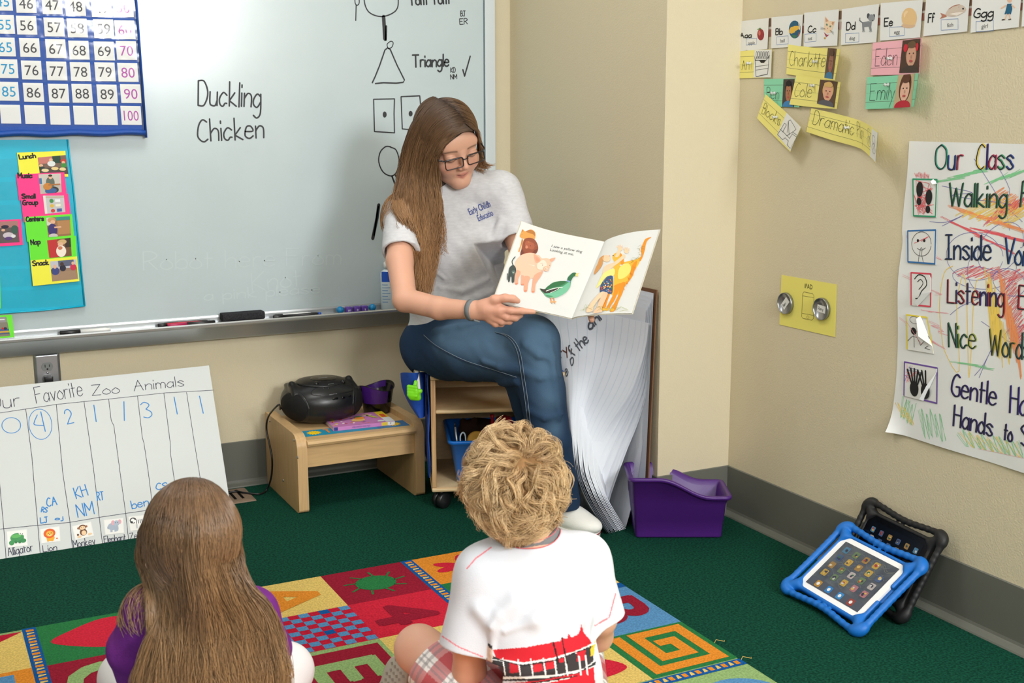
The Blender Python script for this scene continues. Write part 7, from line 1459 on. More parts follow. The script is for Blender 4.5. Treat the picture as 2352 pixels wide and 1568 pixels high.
# wristband
wa = RA[4]; wd = (RA[4]-RA[3]).normalized(); M = Matrix.Translation(wa-wd*.004) @ wd.to_track_quat('Z', 'Y').to_matrix().to_4x4(); M_band = mat('grey_silicone', (112, 118, 122), .55, .4)
mb = MB(); mb.lathe([(.0275, -.008), (.0298, -.0078), (.0302, 0), (.0298, .0078), (.0275, .008)], M_band, 36, M, sx=1.0, sy=1.02); bo = mb.build('wristband', WM)
mb = MB(); pc = hit(b, 1093, 735, 3) or wa; mb.rbox((-.009, -.006, -.002), (.009, .006, .003), .0015, M_band, Matrix.Translation(dep(1094, 737, 3.35)) @ Matrix.Rotation(rad(20), 4, 'Y')); mb.build('clasp', bo)
# glasses
M_gl = mat('tortoise_frame', (36, 28, 30), .25, .5); M_lens = clear_mat('spectacle_lens', .05, .03); gl = D.objects.new('glasses', None); COL.objects.link(gl); gl.location = hc; gl.parent = WM; gl.matrix_parent_inverse = parent_inv(WM); gl['label'] = 'dark rectangular spectacles'
hp = lambda x, y, z: HM @ Vector((x, y, z)); mb = MB(); mb2 = MB()
for a in (-1, 1):
    q = [(u, v) for u, v in rrect(-.0265, -.0145, .0265, .0135, .007, 5)]; P = [hp(a*.0335+u, .108-.12*abs(a*.0335+u)**1.5*2.2-.0025*(v/.016), -.006+v-.0) for u, v in q]
    mb.tube(P+[P[0], P[1]], .0017, M_gl, 8, False); top = [p for p, (u, v) in zip(P, q) if v > .006]; mb.tube(top[::1], .0023, M_gl, 8)
    mb2.add([p-(HM.to_3x3() @ Vector((0, 1, 0))).normalized()*.0002 for p in P], [tuple(range(len(P)))], M_lens)
    mb.tube([hp(a*.059, .0975, .004), hp(a*.070, .088, .005), hp(a*.0775, .04, .004), hp(a*.079, -.005, .004)], [.0026, .0024, .002, .0018], M_gl, 8)
mb.tube([hp(-.0085, .1075, .000), hp(0, .111, .002), hp(.0085, .1075, .000)], .0018, M_gl, 8); mb.build('frame', gl); mb2.build('lens', gl)['label'] = 'clear lens'
# hair
M_hair = hair_mat('brown_hair', (68, 50, 38), (172, 128, 84), .32); M_hairu = mat('brown_hair_mass', (58, 42, 32), .6, .3, vary=.4, vscale=120, stretch=(1, 1, .15))
hs = SDF(); hs.M = HM; hs.ell((0, -.020, .029), (.0785, .0975, .086), k=.01).ell((0, -.058, -.05), (.062, .045, .085), k=.03); hs.M = None
HI = np.linalg.inv(npv(HM))
def facecut(P, d):
    q = P@HI[:3, :3].T+HI[:3, 3]; return np.maximum(d, (q[..., 1]-.055+np.maximum(0, .055-q[..., 2])*.95)*.7)
hs.fn(facecut)
rng = np.random.default_rng(4)
mass = [(962, 440, 3.665), (955, 500, 3.645), (962, 560, 3.645), (966, 610, 3.645)]; hs.chain([hp(-.06, -.02, -.02), hp(-.066, -.005, -.08)]+dp(mass), [.022, .026, .024, .022, .018, .010], k=.03)
hs.mesh('hair_mass', .0035, M_hairu, WM)
def lerp(a, b_, s_): return npv(a)[None]*(1-s_[:, None])+npv(b_)[None]*s_[:, None]
def todep(K):
    """(strands, points, 3) of px, py, depth -> world"""
    R = npv(CF)[None, None]+npv(CR)*((K[..., 0:1]-1176)/FPX)+npv(CU)*((784-K[..., 1:2])/FPX); return npv(EYE)+R*K[..., 2:3]
def mane(n, table, jit, wav, S=34, ln=(.8, 1.0), seed=1, deep=.03):
    """table: list of (left, right) px/py/depth control points; strands are spread between them"""
    r = np.random.default_rng(seed); s_ = r.random(n); w_ = r.random(n)
    K = np.stack([lerp(a, b_, np.clip(s_+r.normal(0, .03, n)*min(1, i*.4), -.03, 1.03)) for i, (a, b_) in enumerate(table)], 1)
    K[:, 1:, :2] += r.normal(0, jit, (n, len(table)-1, 2))*np.linspace(.3, 1, len(table)-1)[None, :, None]; K[:, :, 2] += (w_*deep)[:, None]*np.linspace(.4, 1, len(table))[None]
    L = r.uniform(ln[0], ln[1], n); P = spl(todep(K), S*2); x = np.linspace(0, 1, S)[None]*L[:, None]*(S*2-1); i = np.minimum(x.astype(int), S*2-2); f_ = (x-i)[..., None]; ar = np.arange(n)[:, None]; P = P[ar, i]*(1-f_)+P[ar, i+1]*f_
    tt = np.linspace(0, 1, S)[None]; ph = np.round(s_*14)*1.7+r.normal(0, .35, n); A_ = wav*tt**1.2; P = P+(npv(CR)*(A_*np.sin(tt*16+ph[:, None]))[..., None]+npv(CF)*(A_*.7*np.cos(tt*14+ph[:, None]*1.3))[..., None]); return P
LT = [((1002, 230, 3.60), (1086, 300, 3.555)), ((958, 272, 3.60), (1050, 306, 3.545)), ((935, 325, 3.63), (1012, 345, 3.565)), ((920, 400, 3.66), (1000, 405, 3.595)), ((914, 470, 3.64), (1008, 470, 3.60)), ((930, 540, 3.60), (1006, 540, 3.605)), ((938, 600, 3.60), (998, 600, 3.61)), ((952, 668, 3.60), (982, 680, 3.61))]
def pushout(P, sdfs, gap):
    N, S, _ = P.shape; Q = P.reshape(1, -1, 3).copy()
    for sd, g in zip(sdfs, gap):
        for _ in range(3):
            d = sd.eval(Q)[0]; gg = np.repeat(np.broadcast_to(np.asarray(g, float), (N,)), S); m = d < gg
            if not m.any(): break
            X = Q[:, m]; e = .002; gr = np.stack([sd.eval(X+np.eye(3)[i]*e)[0]-sd.eval(X-np.eye(3)[i]*e)[0] for i in range(3)], -1); gr /= np.linalg.norm(gr, axis=1, keepdims=True)+1e-9; Q[0, m] += gr*np.clip(gg[m]-d[m], 0, .03)[:, None]
    return Q.reshape(N, S, 3)
hs2 = SDF(); hs2.M = HM; hs2.ell((0, -.020, .031), (.081, .100, .089), k=.01).ell((0, -.06, -.05), (.067, .051, .09), k=.03); hs2.M = None
H1 = mane(4200, LT, 4, .008, seed=2)
LB = [((996, 228, 3.64), (1008, 233, 3.60)), ((952, 276, 3.68), (960, 280, 3.62)), ((925, 350, 3.74), (935, 345, 3.66)), ((912, 420, 3.76), (925, 420, 3.68)), ((897, 476, 3.73), (916, 478, 3.64)), ((886, 530, 3.70), (912, 525, 3.63))]
H2 = mane(420, LB, 4, .006, seed=3, ln=(.45, 1))
RTb = [((1004, 230, 3.60), (1089, 300, 3.557)), ((1045, 240, 3.62), (1096, 303, 3.575)), ((1080, 268, 3.68), (1101, 322, 3.62)), ((1098, 310, 3.75), (1106, 345, 3.70)), ((1098, 355, 3.78), (1108, 368, 3.755)), ((1095, 390, 3.77), (1118, 384, 3.755))]
H3 = mane(1200, RTb, 2.5, .003, seed=5, ln=(.75, 1.0), deep=.02)
WS = [((1096, 350, 3.76), (1106, 350, 3.76)), ((1096, 368, 3.74), (1112, 368, 3.73)), ((1092, 385, 3.73), (1122, 378, 3.725)), ((1104, 402, 3.73), (1136, 377, 3.73))]
H4 = mane(110, WS, 3, .004, seed=6)
FB_ = [((1040, 300, 3.55), (1070, 300, 3.55)), ((1005, 352, 3.57), (1010, 350, 3.565)), ((1000, 430, 3.60), (1012, 430, 3.60)), ((1010, 500, 3.60), (1018, 500, 3.60)), ((1012, 540, 3.60), (1020, 560, 3.61)), ((1006, 590, 3.61), (1026, 582, 3.62))]
H5 = mane(60, FB_, 4, .010, seed=7)
r5 = np.random.default_rng(8)
H1, H2, H3, H5 = [pushout(H, [hs2, t, b], [.002+.008*r5.random(len(H))**1.5, .003+.006*r5.random(len(H)), .003]) for H in (H1, H2, H3, H5)]
for nm, H in (('hair', H1), ('hair_back', H2), ('hair_side', H3), ('hair_wisp', H4), ('loose_lock', H5)): strands(nm, H, .00092, .0004, M_hair, WM)
mb = MB(); L_ = [hit(hs2, *q, 3) for q in cr([(1004, 234), (1040, 254), (1068, 279), (1088, 303)], 6)]; mb.tube([q+(EYE-q).normalized()*.0035 for q in L_ if q], .0011, mat('scalp', (206, 172, 150), .7), 6); mb.build('parting', WM)['label'] = 'pale parting line'
# ---------------------------------------------------------------- the boy
BO = thing('person', tuple(dep(1235, 1700, 2.3)[:2])+(.01,), 'curly blond child in a white train shirt and plaid shorts, sitting on the rug', 'person')
bh = dep(1184, 1128, 2.29); BM = head_matrix(bh, Vector((.42, .88, .02)), Vector((-.03, -.03, 1)), .87)
bb = SDF(); head(bb, BM, True); BRt = npv(CR); 
bn = dep(1215, 1235, 2.28); bs = dp([(1110, 1312, 2.27), (1340, 1284, 2.31)]); bp_ = Vector(dep(1240, 1660, 2.31)); 
bb.chain([BM @ Vector((0, -.03, -.05)), bn, dep(1225, 1330, 2.29)], [.044, .046, .08], k=.02)
bb.chain([bs[0], bn+Vector((0, 0, -.04)), bs[1]], [.035, .04, .035], k=.03)
BLA = dp([(1104, 1318, 2.26), (1078, 1470, 2.27), (1078, 1540, 2.31), (1120, 1575, 2.46)]); BRA = dp([(1348, 1292, 2.30), (1378, 1420, 2.32), (1372, 1460, 2.37), (1320, 1500, 2.52)])
bb.chain(BLA, [.036, .032, .031, .022], k=.012); bb.chain(BRA, [.036, .031, .029, .022], k=.012)
def small_hand(s, w_, d_, up):
    d_ = Vector(d_).normalized(); n = d_.cross(Vector(up)).normalized(); s.cap(w_, w_+d_*.035, .018, .016, k=.01)
    for i in range(4):
        o = n*(-.015+.010*i); L = (.030, .034, .032, .026)[i]; q0 = w_+d_*.038+o; q1 = q0+d_*L*.6-Vector(up)*.006; q2 = q1+d_*L*.3-Vector(up)*.014; s.chain([q0, q1, q2], [.0062, .0056, .0046], k=.004)
    s.chain([w_+d_*.01-n*.014, w_+d_*.026-n*.028, w_+d_*.042-n*.032], [.0075, .0062, .005], k=.005)
small_hand(bb, BLA[3], (.75, .6, -.25), (0, 0, 1)); small_hand(bb, BRA[3], (-.6, .75, -.25), (0, 0, 1))
# crossed legs: knees out to the sides, shins folded in front
kL = dep(962, 1490, 2.43); hL = bp_+Vector((-.07, .03, -.05)); kR = Vector((bp_.x+.23, bp_.y+.27, .12)); hR = bp_+Vector((.07, -.0, -.05)); hL.z = hR.z = .095
fL = Vector((bp_.x+.06, bp_.y+.27, .055)); fR = dep(925, 1538, 2.60); fR.z = .062
bb.chain([hL, (hL+kL)/2+Vector((0, 0, .01)), kL], [.062, .055, .047], k=.02); bb.chain([hR, kR], [.062, .046], k=.02); bb.chain([kL, (kL+fL)/2, fL], [.046, .042, .028], k=.015); bb.chain([kR, (kR+fR)/2+Vector((0, .08, .0)), fR+Vector((.05, .01, .0))], [.046, .040, .028], k=.015)
bht = head_tint(BM, (222, 172, 148), lip=(206, 120, 116), brow=(190, 150, 110)); bHc = npv(bh)
def btint(P):
    c = bht(P); c[np.linalg.norm(P-bHc, axis=1) > .15] = lin3((220, 170, 146)); return c
bb.mesh('body', .0026, M_skin, BO, tint=btint)
M_wj = attr_mat('white_jersey', .85, .15, bump=.15, bscale=500); bt_ = SDF()
bR = npv(Matrix(((CR.x, -CF.x, 0), (CR.y, -CF.y, 0), (0, 0, 1)))); bR[:2, 1] /= np.linalg.norm(bR[:2, 1]); bR[:2, 0] = [bR[1, 1], -bR[0, 1]]
for px, py, d, r_ in ((1222, 1345, 2.29, (.128, .082, .085)), (1232, 1440, 2.275, (.122, .086, .09)), (1240, 1540, 2.275, (.124, .092, .09)), (1242, 1640, 2.30, (.132, .10, .08))): bt_.ell(dep(px, py, d), r_, bR, k=.05)
bt_.chain([bs[0]+Vector((.0, 0, -.004)), bn+Vector((0, .004, -.022)), bs[1]+Vector((0, 0, -.004))], [.046, .052, .046], k=.04)
bt_.chain([bs[0], BLA[1]+(BLA[1]-BLA[0])*.12], [.048, .056], k=.03); bt_.chain([bs[1], BRA[1]+(BRA[1]-BRA[0])*.08], [.048, .050], k=.03)
for L, r_ in (([(1100, 1400), (1135, 1440), (1130, 1500)], .004), ([(1180, 1385), (1150, 1410), (1128, 1440)], .004), ([(1250, 1400), (1230, 1425), (1160, 1450)], .003), ([(1335, 1380), (1345, 1420), (1350, 1470)], .004), ([(1140, 1530), (1200, 1545), (1270, 1540)], .003)):
    Pn = [hit(bt_, px, py, 1.6) for px, py in L]; Pn = [p for p in Pn if p]; 
    if len(Pn) > 1: bt_.chain(Pn, [r_*.4]+[r_]*(len(Pn)-2)+[r_*.4], k=.03)
bnc = dep(1211, 1216, 2.285); BU = (CU*.8+Vector((0, 0, .6))).normalized(); 
bt_.ell(bnc, (.060, .060, .046), bR, k=.006, op='s')
def cut2(s, a, b_, off, ins):
    d = (b_-a).normalized(); c = b_+d*(off+.10); e = d.orthogonal().normalized(); g = d.cross(e); s.box(c, (.10, .09, .09), .002, npv(Matrix((d, e, g)).transposed()), k=.003, op='s'); s.cap(b_+d*(off-.02), b_+d*(off+.05), ins, k=.004, op='s')
cut2(bt_, BLA[0], BLA[1], .012, .049); cut2(bt_, BRA[0], BRA[1], .0, .043)
PJ = npv([list(CR), list(CU), list(CF)])
def px_of(P): q = (P-npv(EYE))@PJ.T; return 1176+FPX*q[:, 0]/q[:, 2], 784-FPX*q[:, 1]/q[:, 2]
def inpoly(x, y, poly):
    r = np.zeros(len(x), bool); n = len(poly)
    for i in range(n):
        x0, y0 = poly[i]; x1, y1 = poly[(i+1) % n]; c = ((y0 > y) != (y1 > y)) & (x < (x1-x0)*(y-y0)/((y1-y0) or 1e-9)+x0); r ^= c
    return r
s3 = lambda L: [(860+x/2.578, 960+y/2.578) for x, y in L]
PRT = [((206, 40, 52), s3([(700, 1370), (900, 1356), (1100, 1318), (1110, 1300), (1140, 1305), (1150, 1270), (1165, 1300), (1210, 1275), (1225, 1220), (1240, 1270), (1275, 1310), (1290, 1340), (1200, 1385), (1040, 1430), (880, 1452), (720, 1420)])),
 ((60, 56, 58), s3([(672, 1330), (700, 1350), (690, 1400), (740, 1425), (880, 1455), (1060, 1425), (1200, 1390), (1300, 1335), (1296, 1440), (1240, 1480), (1100, 1515), (900, 1530), (720, 1530), (660, 1490)])), ((222, 192, 176), s3([(668, 1345), (698, 1372), (705, 1420), (690, 1470), (664, 1480)])),
 ((190, 40, 50), s3([(800, 1440), (860, 1455), (860, 1505), (800, 1510)])), ((200, 44, 54), s3([(930, 1455), (990, 1445), (1000, 1495), (940, 1505)])), ((204, 44, 54), s3([(1010, 1440), (1060, 1428), (1070, 1478), (1015, 1490)])), ((206, 40, 52), s3([(1080, 1330), (1110, 1322), (1124, 1440), (1090, 1450)])), ((206, 40, 52), s3([(1200, 1385), (1250, 1370), (1250, 1430), (1200, 1440)])),
 ((236, 236, 234), s3([(660, 1500), (720, 1530), (900, 1532), (1100, 1516), (1240, 1482), (1296, 1442), (1300, 1470), (1200, 1512), (1000, 1545), (760, 1552), (660, 1530)])), ((50, 50, 54), s3([(660, 1525), (760, 1545), (1000, 1540), (1200, 1508), (1310, 1440), (1310, 1460), (1180, 1525), (960, 1556), (700, 1556)])),
 ((206, 40, 52), s3([(720, 1575), (960, 1556), (1200, 1512), (1300, 1470), (1310, 1620), (720, 1640)])), ((238, 238, 236), s3([(760, 1580), (1000, 1560), (1200, 1520), (1200, 1530), (1000, 1572), (760, 1592)])), ((236, 190, 60), s3([(1280, 1340), (1310, 1315), (1300, 1400), (1280, 1410)]))]
LIN = [((240, 240, 238), s3([(700, 1425), (880, 1452), (1060, 1424), (1210, 1378), (1300, 1334)]), 2.2)]+[((236, 236, 234), s3([(x, 1430-abs(x-880)*.06), (x+14, 1520)]), 1.6) for x in (760, 850, 925, 1000, 1065, 1130, 1210, 1250)]+[((40, 38, 40), s3([(1060, 1330), (1090, 1450)]), 2), ((40, 38, 40), s3([(1110, 1300), (1140, 1450)]), 1.6), ((40, 38, 40), s3([(700, 1420), (880, 1466), (1060, 1436), (1290, 1350)]), 1.2), ((40, 38, 40), s3([(720, 1640), (700, 1590), (960, 1566), (1200, 1526)]), 1.6)]
def dseg(x, y, L):
    d = np.full(len(x), 1e9)
    for (x0, y0), (x1, y1) in zip(L[:-1], L[1:]):
        vx, vy = x1-x0, y1-y0; t_ = np.clip(((x-x0)*vx+(y-y0)*vy)/(vx*vx+vy*vy), 0, 1); d = np.minimum(d, np.hypot(x-x0-t_*vx, y-y0-t_*vy))
    return d
hemL = [s3([(400, 1290), (500, 1355), (640, 1412)]), s3([(1306, 1228), (1390, 1180), (1428, 1040)])]; shs = [s3([(548, 890), (600, 830), (690, 765)])]
bback = npv((-CF.x, -CF.y, 0))
def shirt_tint(P):
    x, y = px_of(P); c = np.tile(lin3((216, 219, 228)), (len(P), 1)); d = (P-npv(dep(1235, 1500, 2.30)))@npv(CF); back = (d < .03) & (y > 1400)
    for col, poly in PRT: m = inpoly(x, y, poly) & back; c[m] = lin3(col)
    for col, L, w_ in LIN: m = (dseg(x, y, L) < w_) & back; c[m] = lin3(col)
    d0 = (P-npv(dep(1235, 1400, 2.30)))@npv(CF) < .05
    for L in hemL+shs: m = (dseg(x, y, L) < 1.5) & d0; c[m] = lin3((232, 130, 140))
    return c
bt_.mesh('shirt', .0018, M_wj, BO, tint=shirt_tint, lo=npv(dep(1235, 1450, 2.3))-[.3, .3, .36], smooth=2)
M_gband = mat('grey_rib', (128, 128, 132), .9, .2, bump=.4, bscale=300); M_pk = mat('coral_thread', (226, 110, 120), .8)
rg = []
for i in range(40):
    a = 2*PI*i/40; 
    for th in np.linspace(.8, 2.7, 160):
        p = bnc+Vector(bR[:, 0])*(cos(a)*sin(th)*.060)+Vector(bR[:, 1])*(sin(a)*sin(th)*.060)+Vector((0, 0, 1))*(cos(th)*.046); sd = SDF(); sd.p = bt_.p[:-5]
        if float(sd.eval(npv(p)[None, None, :])[0, 0]) < 0: break
    rg.append(npv(p))
rg = npv(rg)
for _ in range(3): rg = (np.roll(rg, 1, 0)+rg*2+np.roll(rg, -1, 0))/4
rc = rg.mean(0); cl = np.vstack([rg, rg[:1]]); up_ = np.array([0, 0, .010])
mb = MB(); mb.grid([[Vector(rc+(p-rc)*k_+np.array([0, 0, z])) for p in cl] for k_, z in ((1.02, -.002), (1.03, .003), (.98, .009), (.92, .013), (.90, .008))], M_gband); mb.build('collar', BO)['label'] = 'grey rib collar'
for k_, z in ((.975, .0105), (1.075, .000)):
    L = [Vector(rc+(p-rc)*k_+np.array([0, 0, z])) for p in cl]
    if k_ > 1: L = [q+Vector((0, 0, .03-.001*next((j for j in range(60) if float(bt_.eval(npv(q+Vector((0, 0, .03-.001*j)))[None, None, :])[0, 0]) < .0016), 30))) for q in L]
    mb = MB(); mb.tube(L, .0008, M_pk, 6, False); mb.build('stitching', BO)
# plaid shorts
M_plaid = attr_mat('plaid_cotton', .9, .15, bump=.3, bscale=500); st_ = SDF(); st_.ell(bp_+Vector((0, 0, -.02)), (.135, .115, .09), bR, k=.03); c1 = hL+(kL-hL)*.80; st_.chain([hL, (hL+c1)/2+Vector((0, 0, .012)), c1], [.080, .074, .062], k=.03); c2 = hR+(kR-hR)*.8; st_.chain([hR, c2], [.08, .064], k=.03); cut2(st_, hL, c1, .01, .054); cut2(st_, hR, c2, .01, .056)
st_.fn(lambda P, d: np.maximum(d, .012-P[..., 2])); ua = npv((kL-hL).normalized()); va = np.cross(ua, [0, 0, 1]); va /= np.linalg.norm(va); wa_ = np.cross(va, ua)
def plaid(P):
    q = P-npv(hL); a = q@ua; b_ = q@va+.8*(q@wa_); c = np.tile(lin3((240, 236, 234)), (len(P), 1)); R_ = lin3((186, 44, 58)); G_ = lin3((150, 152, 158))
    def band(v, per, lo, hi): x = np.mod(v, per)/per; return (x > lo) & (x < hi)
    ra, rb = band(a, .085, .42, .92), band(b_, .075, .1, .55); c[ra] = c[ra]*.32+R_*.68; c[rb] = c[rb]*.3+R_*.7
    ga, gb = band(a, .085, .05, .14) | band(a, .085, .24, .30), band(b_, .075, .68, .76) | band(b_, .075, .86, .92); c[ga] = c[ga]*.5+G_*.35; c[gb] = c[gb]*.5+G_*.35
    return c
st_.mesh('shorts', .0024, M_plaid, BO, tint=plaid)
# his shoe: sole turned toward the room
M_sole = mat('pale_rubber_sole', (176, 172, 160), .7, .3); fx = (CR*-.25+Vector((0, 0, .55))-CF*.2).normalized()
so = dep(908, 1556, 2.53); sn = (-CF*.75-CR*.62+Vector((0, 0, .05))).normalized(); su = Vector((0, 0, .7))+CR*.45; su = (su-sn*su.dot(sn)).normalized(); ss_ = sn.cross(su)*-1
FS2 = lambda u, v, h=0: so+ss_*u+su*v+sn*h; M_khaki = mat('khaki_canvas', (150, 146, 132), .85, .2, bump=.4, bscale=400)
o2 = cr([(0, .058), (.026, .045), (.033, .015), (.028, -.02), (.030, -.05), (.02, -.085), (0, -.095), (-.02, -.085), (-.028, -.05), (-.026, -.02), (-.033, .015), (-.026, .045)], 3, True)
mb = MB(); mb.loft([[FS2(u*k_, v*k_-.01, h) for u, v in o2] for h, k_ in ((-.05, .55), (-.035, .85), (-.012, .97), (-.008, .96))], M_khaki, True, caps=True); sh_ = mb.build('shoe', BO)
mb = MB(); mb.loft([[FS2(u*k_, v*k_-.01, h) for u, v in o2] for h, k_ in ((-.010, 1.0), (-.002, 1.03), (.004, 1.02), (.006, .97))], M_sole, True, caps=True)
for i in range(10):
    for j in range(5):
        u = (-.020+.010*j+(.005 if i % 2 else 0)); v = -.085+.0135*i
        if abs(u) < .024: mb.prism([(u, v-.004), (u+.004, v), (u, v+.004), (u-.004, v)], .0052, .0068, mat('sole_tread', (150, 146, 136), .7), FS2)
mb.build('sole', sh_)
# curls
M_curl = hair_mat('blond_hair', (178, 142, 98), (236, 206, 160), .25, rough=.42); M_curlu = mat('blond_hair_mass', (150, 112, 72), .7, .2, vary=.45, vscale=60)
def hp2(x, y, z): return BM @ Vector((x, y, z))
cs_ = SDF(); cs_.M = BM; cs_.ell((0, -.020, .030), (.082, .102, .092), k=.01).ell((0, -.062, -.035), (.066, .05, .07), k=.03); cs_.M = None; BI = np.linalg.inv(npv(BM))
cs_.fn(lambda P, d: np.maximum(d, ((P@BI[:3, :3].T+BI[:3, 3])[..., 1]-.05+np.maximum(0, .05-(P@BI[:3, :3].T+BI[:3, 3])[..., 2])*.9)*.7))
cs_.mesh('hair_mass', .004, M_curlu, BO)
def curly(n_lock, per, seed):
    r = np.random.default_rng(seed); out = []; S = 18; wh = np.array([.02, -.075, .085]); wh = wh/np.linalg.norm(wh)
    k = 0
    while k < n_lock:
        d = r.normal(0, 1, 3); d /= np.linalg.norm(d)
        z, y = d[2], d[1]
        if y > .55 and z < .55: continue
        if z < -.72 or (z < -.35 and y > .0): continue
        k += 1
        p = np.array([0, -.020, .028])+d*np.array([.080, .100, .090])*r.uniform(.97, 1.02)
        nrm = d/np.array([.08, .1, .09]); nrm /= np.linalg.norm(nrm)
        fl = d-wh*(d@wh); fl = fl-nrm*(fl@nrm); fl /= np.linalg.norm(fl)+1e-6; sw_ = np.cross(nrm, fl); fl = fl*.8+sw_*r.uniform(-.5, .9)+np.array([0, 0, -.5]); fl -= nrm*(fl@nrm); fl /= np.linalg.norm(fl)+1e-6; sd_ = np.cross(nrm, fl)
        ln_ = r.uniform(.05, .095); cyc = r.uniform(.45, 1.05); rr_ = r.uniform(.008, .016); ph = r.uniform(0, 6.28); hand_ = r.choice([-1, 1]); lift = r.uniform(.004, .022)
        tt = np.linspace(0, 1, S); an = ph+hand_*2*PI*cyc*tt; am = rr_*np.minimum(1, tt*2.5)
        C = p+np.outer(tt*ln_, fl)+np.outer(lift*np.sin(tt*PI*.75)+.004, nrm)+np.outer(am*np.cos(an), nrm)+np.outer(am*np.sin(an)*1.1, sd_)-np.outer(am[:1]*0+tt**2*ln_*.18, nrm)
        for _ in range(per):
            o = r.normal(0, .0022, 3); o2_ = r.normal(0, .004, 3); out.append(C+o+np.outer(tt, o2_)+r.normal(0, .0003, (S, 3)))
    P = npv(out); Mw = npv(BM); return P@Mw[:3, :3].T+Mw[:3, 3]
def keepout(P, sdf, g): return pushout(P, [sdf], [g])
strands('hair', keepout(curly(640, 16, 11), cs_, .0015),   .00056, .00028, M_curl, BO)
strands('hair_flyaway', keepout(curly(160, 3, 12)*1.0, cs_, .004), .0004, .0002, M_curl, BO)
# ---------------------------------------------------------------- the girl
GI = thing('person', tuple(dep(470, 1700, 2.2)[:2])+(.01,), 'child with long straight brown hair in a purple top, back turned, on the rug', 'person')
gh = dep(438, 1252, 2.12); GM = head_matrix(gh, Vector((.12, .97, -.08)), Vector((.10, .02, 1)), .91)
gb = SDF(); head(gb, GM, True); gn = dep(455, 1370, 2.13); gs = dp([(352, 1402, 2.13), (572, 1408, 2.17)]); gp_ = Vector(dep(475, 1690, 2.20))
gb.chain([GM @ Vector((0, -.03, -.05)), gn, dep(465, 1450, 2.16)], [.042, .044, .08], k=.02); gb.chain([gs[0], gn, gs[1]], [.034, .04, .034], k=.03)
GLA = dp([(345, 1410, 2.13), (304, 1490, 2.16), (322, 1560, 2.22), (360, 1585, 2.36)]); GRA = dp([(580, 1412, 2.17), (614, 1490, 2.20), (606, 1560, 2.26), (580, 1580, 2.40)])
gb.chain(GLA, [.033, .029, .026, .02], k=.012); gb.chain(GRA, [.033, .029, .026, .02], k=.012); small_hand(gb, GLA[3], (.5, .8, -.3), (0, 0, 1)); small_hand(gb, GRA[3], (-.5, .8, -.3), (0, 0, 1))
ght = head_tint(GM, (228, 180, 156), lip=(206, 120, 116), brow=(110, 82, 60)); gHc = npv(gh)
def gtint(P):
    c = ght(P); c[np.linalg.norm(P-gHc, axis=1) > .15] = lin3((228, 180, 156)); return c
gb.mesh('body', .003, M_skin, GI, tint=gtint)
M_purp = mat('purple_knit', (116, 44, 132), .9, .2, bump=.4, bscale=350, vary=.2, vscale=40); gt = SDF()
for px, py, d, r_ in ((462, 1440, 2.18, (.118, .078, .08)), (468, 1540, 2.18, (.118, .085, .09)), (474, 1640, 2.20, (.125, .095, .08))): gt.ell(dep(px, py, d), r_, bR, k=.05)
gt.chain([gs[0], gn+Vector((0, 0, -.02)), gs[1]], [.043, .05, .043], k=.04); gt.chain(GLA[:3], [.044, .043, .040], k=.03); gt.chain(GRA[:3], [.044, .042, .038], k=.03); gt.ell(dep(452, 1345, 2.12), (.055, .055, .05), bR, k=.006, op='s'); cut2(gt, GLA[1], GLA[2], .0, .032); cut2(gt, GRA[1], GRA[2], .0, .030)
gt.mesh('top', .003, M_purp, GI)
M_wleg = mat('white_leggings', (222, 220, 222), .85, .2, bump=.2, bscale=500); gl_ = SDF(); gkL = dep(292, 1556, 2.48); gkR = dep(655, 1540, 2.46); ghL, ghR = gp_+Vector((-.06, .02, 0)), gp_+Vector((.06, -.01, 0)); ghL.z = ghR.z = .09
gl_.ell(Vector((gp_.x, gp_.y, .10)), (.125, .105, .085), bR, k=.03); gl_.chain([ghL, gkL], [.075, .056], k=.03); gl_.chain([ghR, gkR], [.075, .056], k=.03); gfL = Vector((gp_.x+.05, gp_.y+.26, .05)); gfR = Vector((gp_.x+.0, gp_.y+.32, .05)); gl_.chain([gkL, gfL], [.052, .034], k=.02); gl_.chain([gkR, gfR], [.052, .034], k=.02); gl_.fn(lambda P, d: np.maximum(d, .012-P[..., 2]))
gl_.mesh('leggings', .003, M_wleg, GI)
for f_, d_ in ((gfL, (.9, .3)), (gfR, (-.9, .3))):
    s = SDF(); d_ = Vector((d_[0], d_[1], 0)).normalized(); s.cap(f_+d_*.01, f_+d_*.09, .032, .026, k=.01).cap(f_, f_+Vector((0, 0, .012)), .034, k=.01); s.fn(lambda P, d: np.maximum(d, .012-P[..., 2])); s.mesh('shoe', .003, mat('pink_shoe', (214, 130, 150), .6), GI)
M_gh = hair_mat('light_brown_hair', (98, 72, 52), (164, 130, 92), .5, rough=.36); M_ghu = mat('light_brown_hair_mass', (74, 53, 38), .6, .3, vary=.4, vscale=90, stretch=(1, 1, .1))
gs_ = SDF(); gs_.M = GM; gs_.ell((0, -.020, .030), (.079, .098, .088), k=.01).ell((0, -.036, -.03), (.056, .024, .058), k=.03); gs_.M = None; GIv = np.linalg.inv(npv(GM)); gs2 = SDF(); gs2.M = GM; gs2.ell((0, -.020, .032), (.081, .101, .091), k=.01).ell((0, -.040, -.03), (.060, .026, .062), k=.03); gs2.M = None; rg_ = np.random.default_rng(77)
gs_.fn(lambda P, d: np.maximum(d, ((P@GIv[:3, :3].T+GIv[:3, 3])[..., 1]-.05+np.maximum(0, .05-(P@GIv[:3, :3].T+GIv[:3, 3])[..., 2])*.95)*.7)); gs_.mesh('hair_mass', .004, M_ghu, GI)
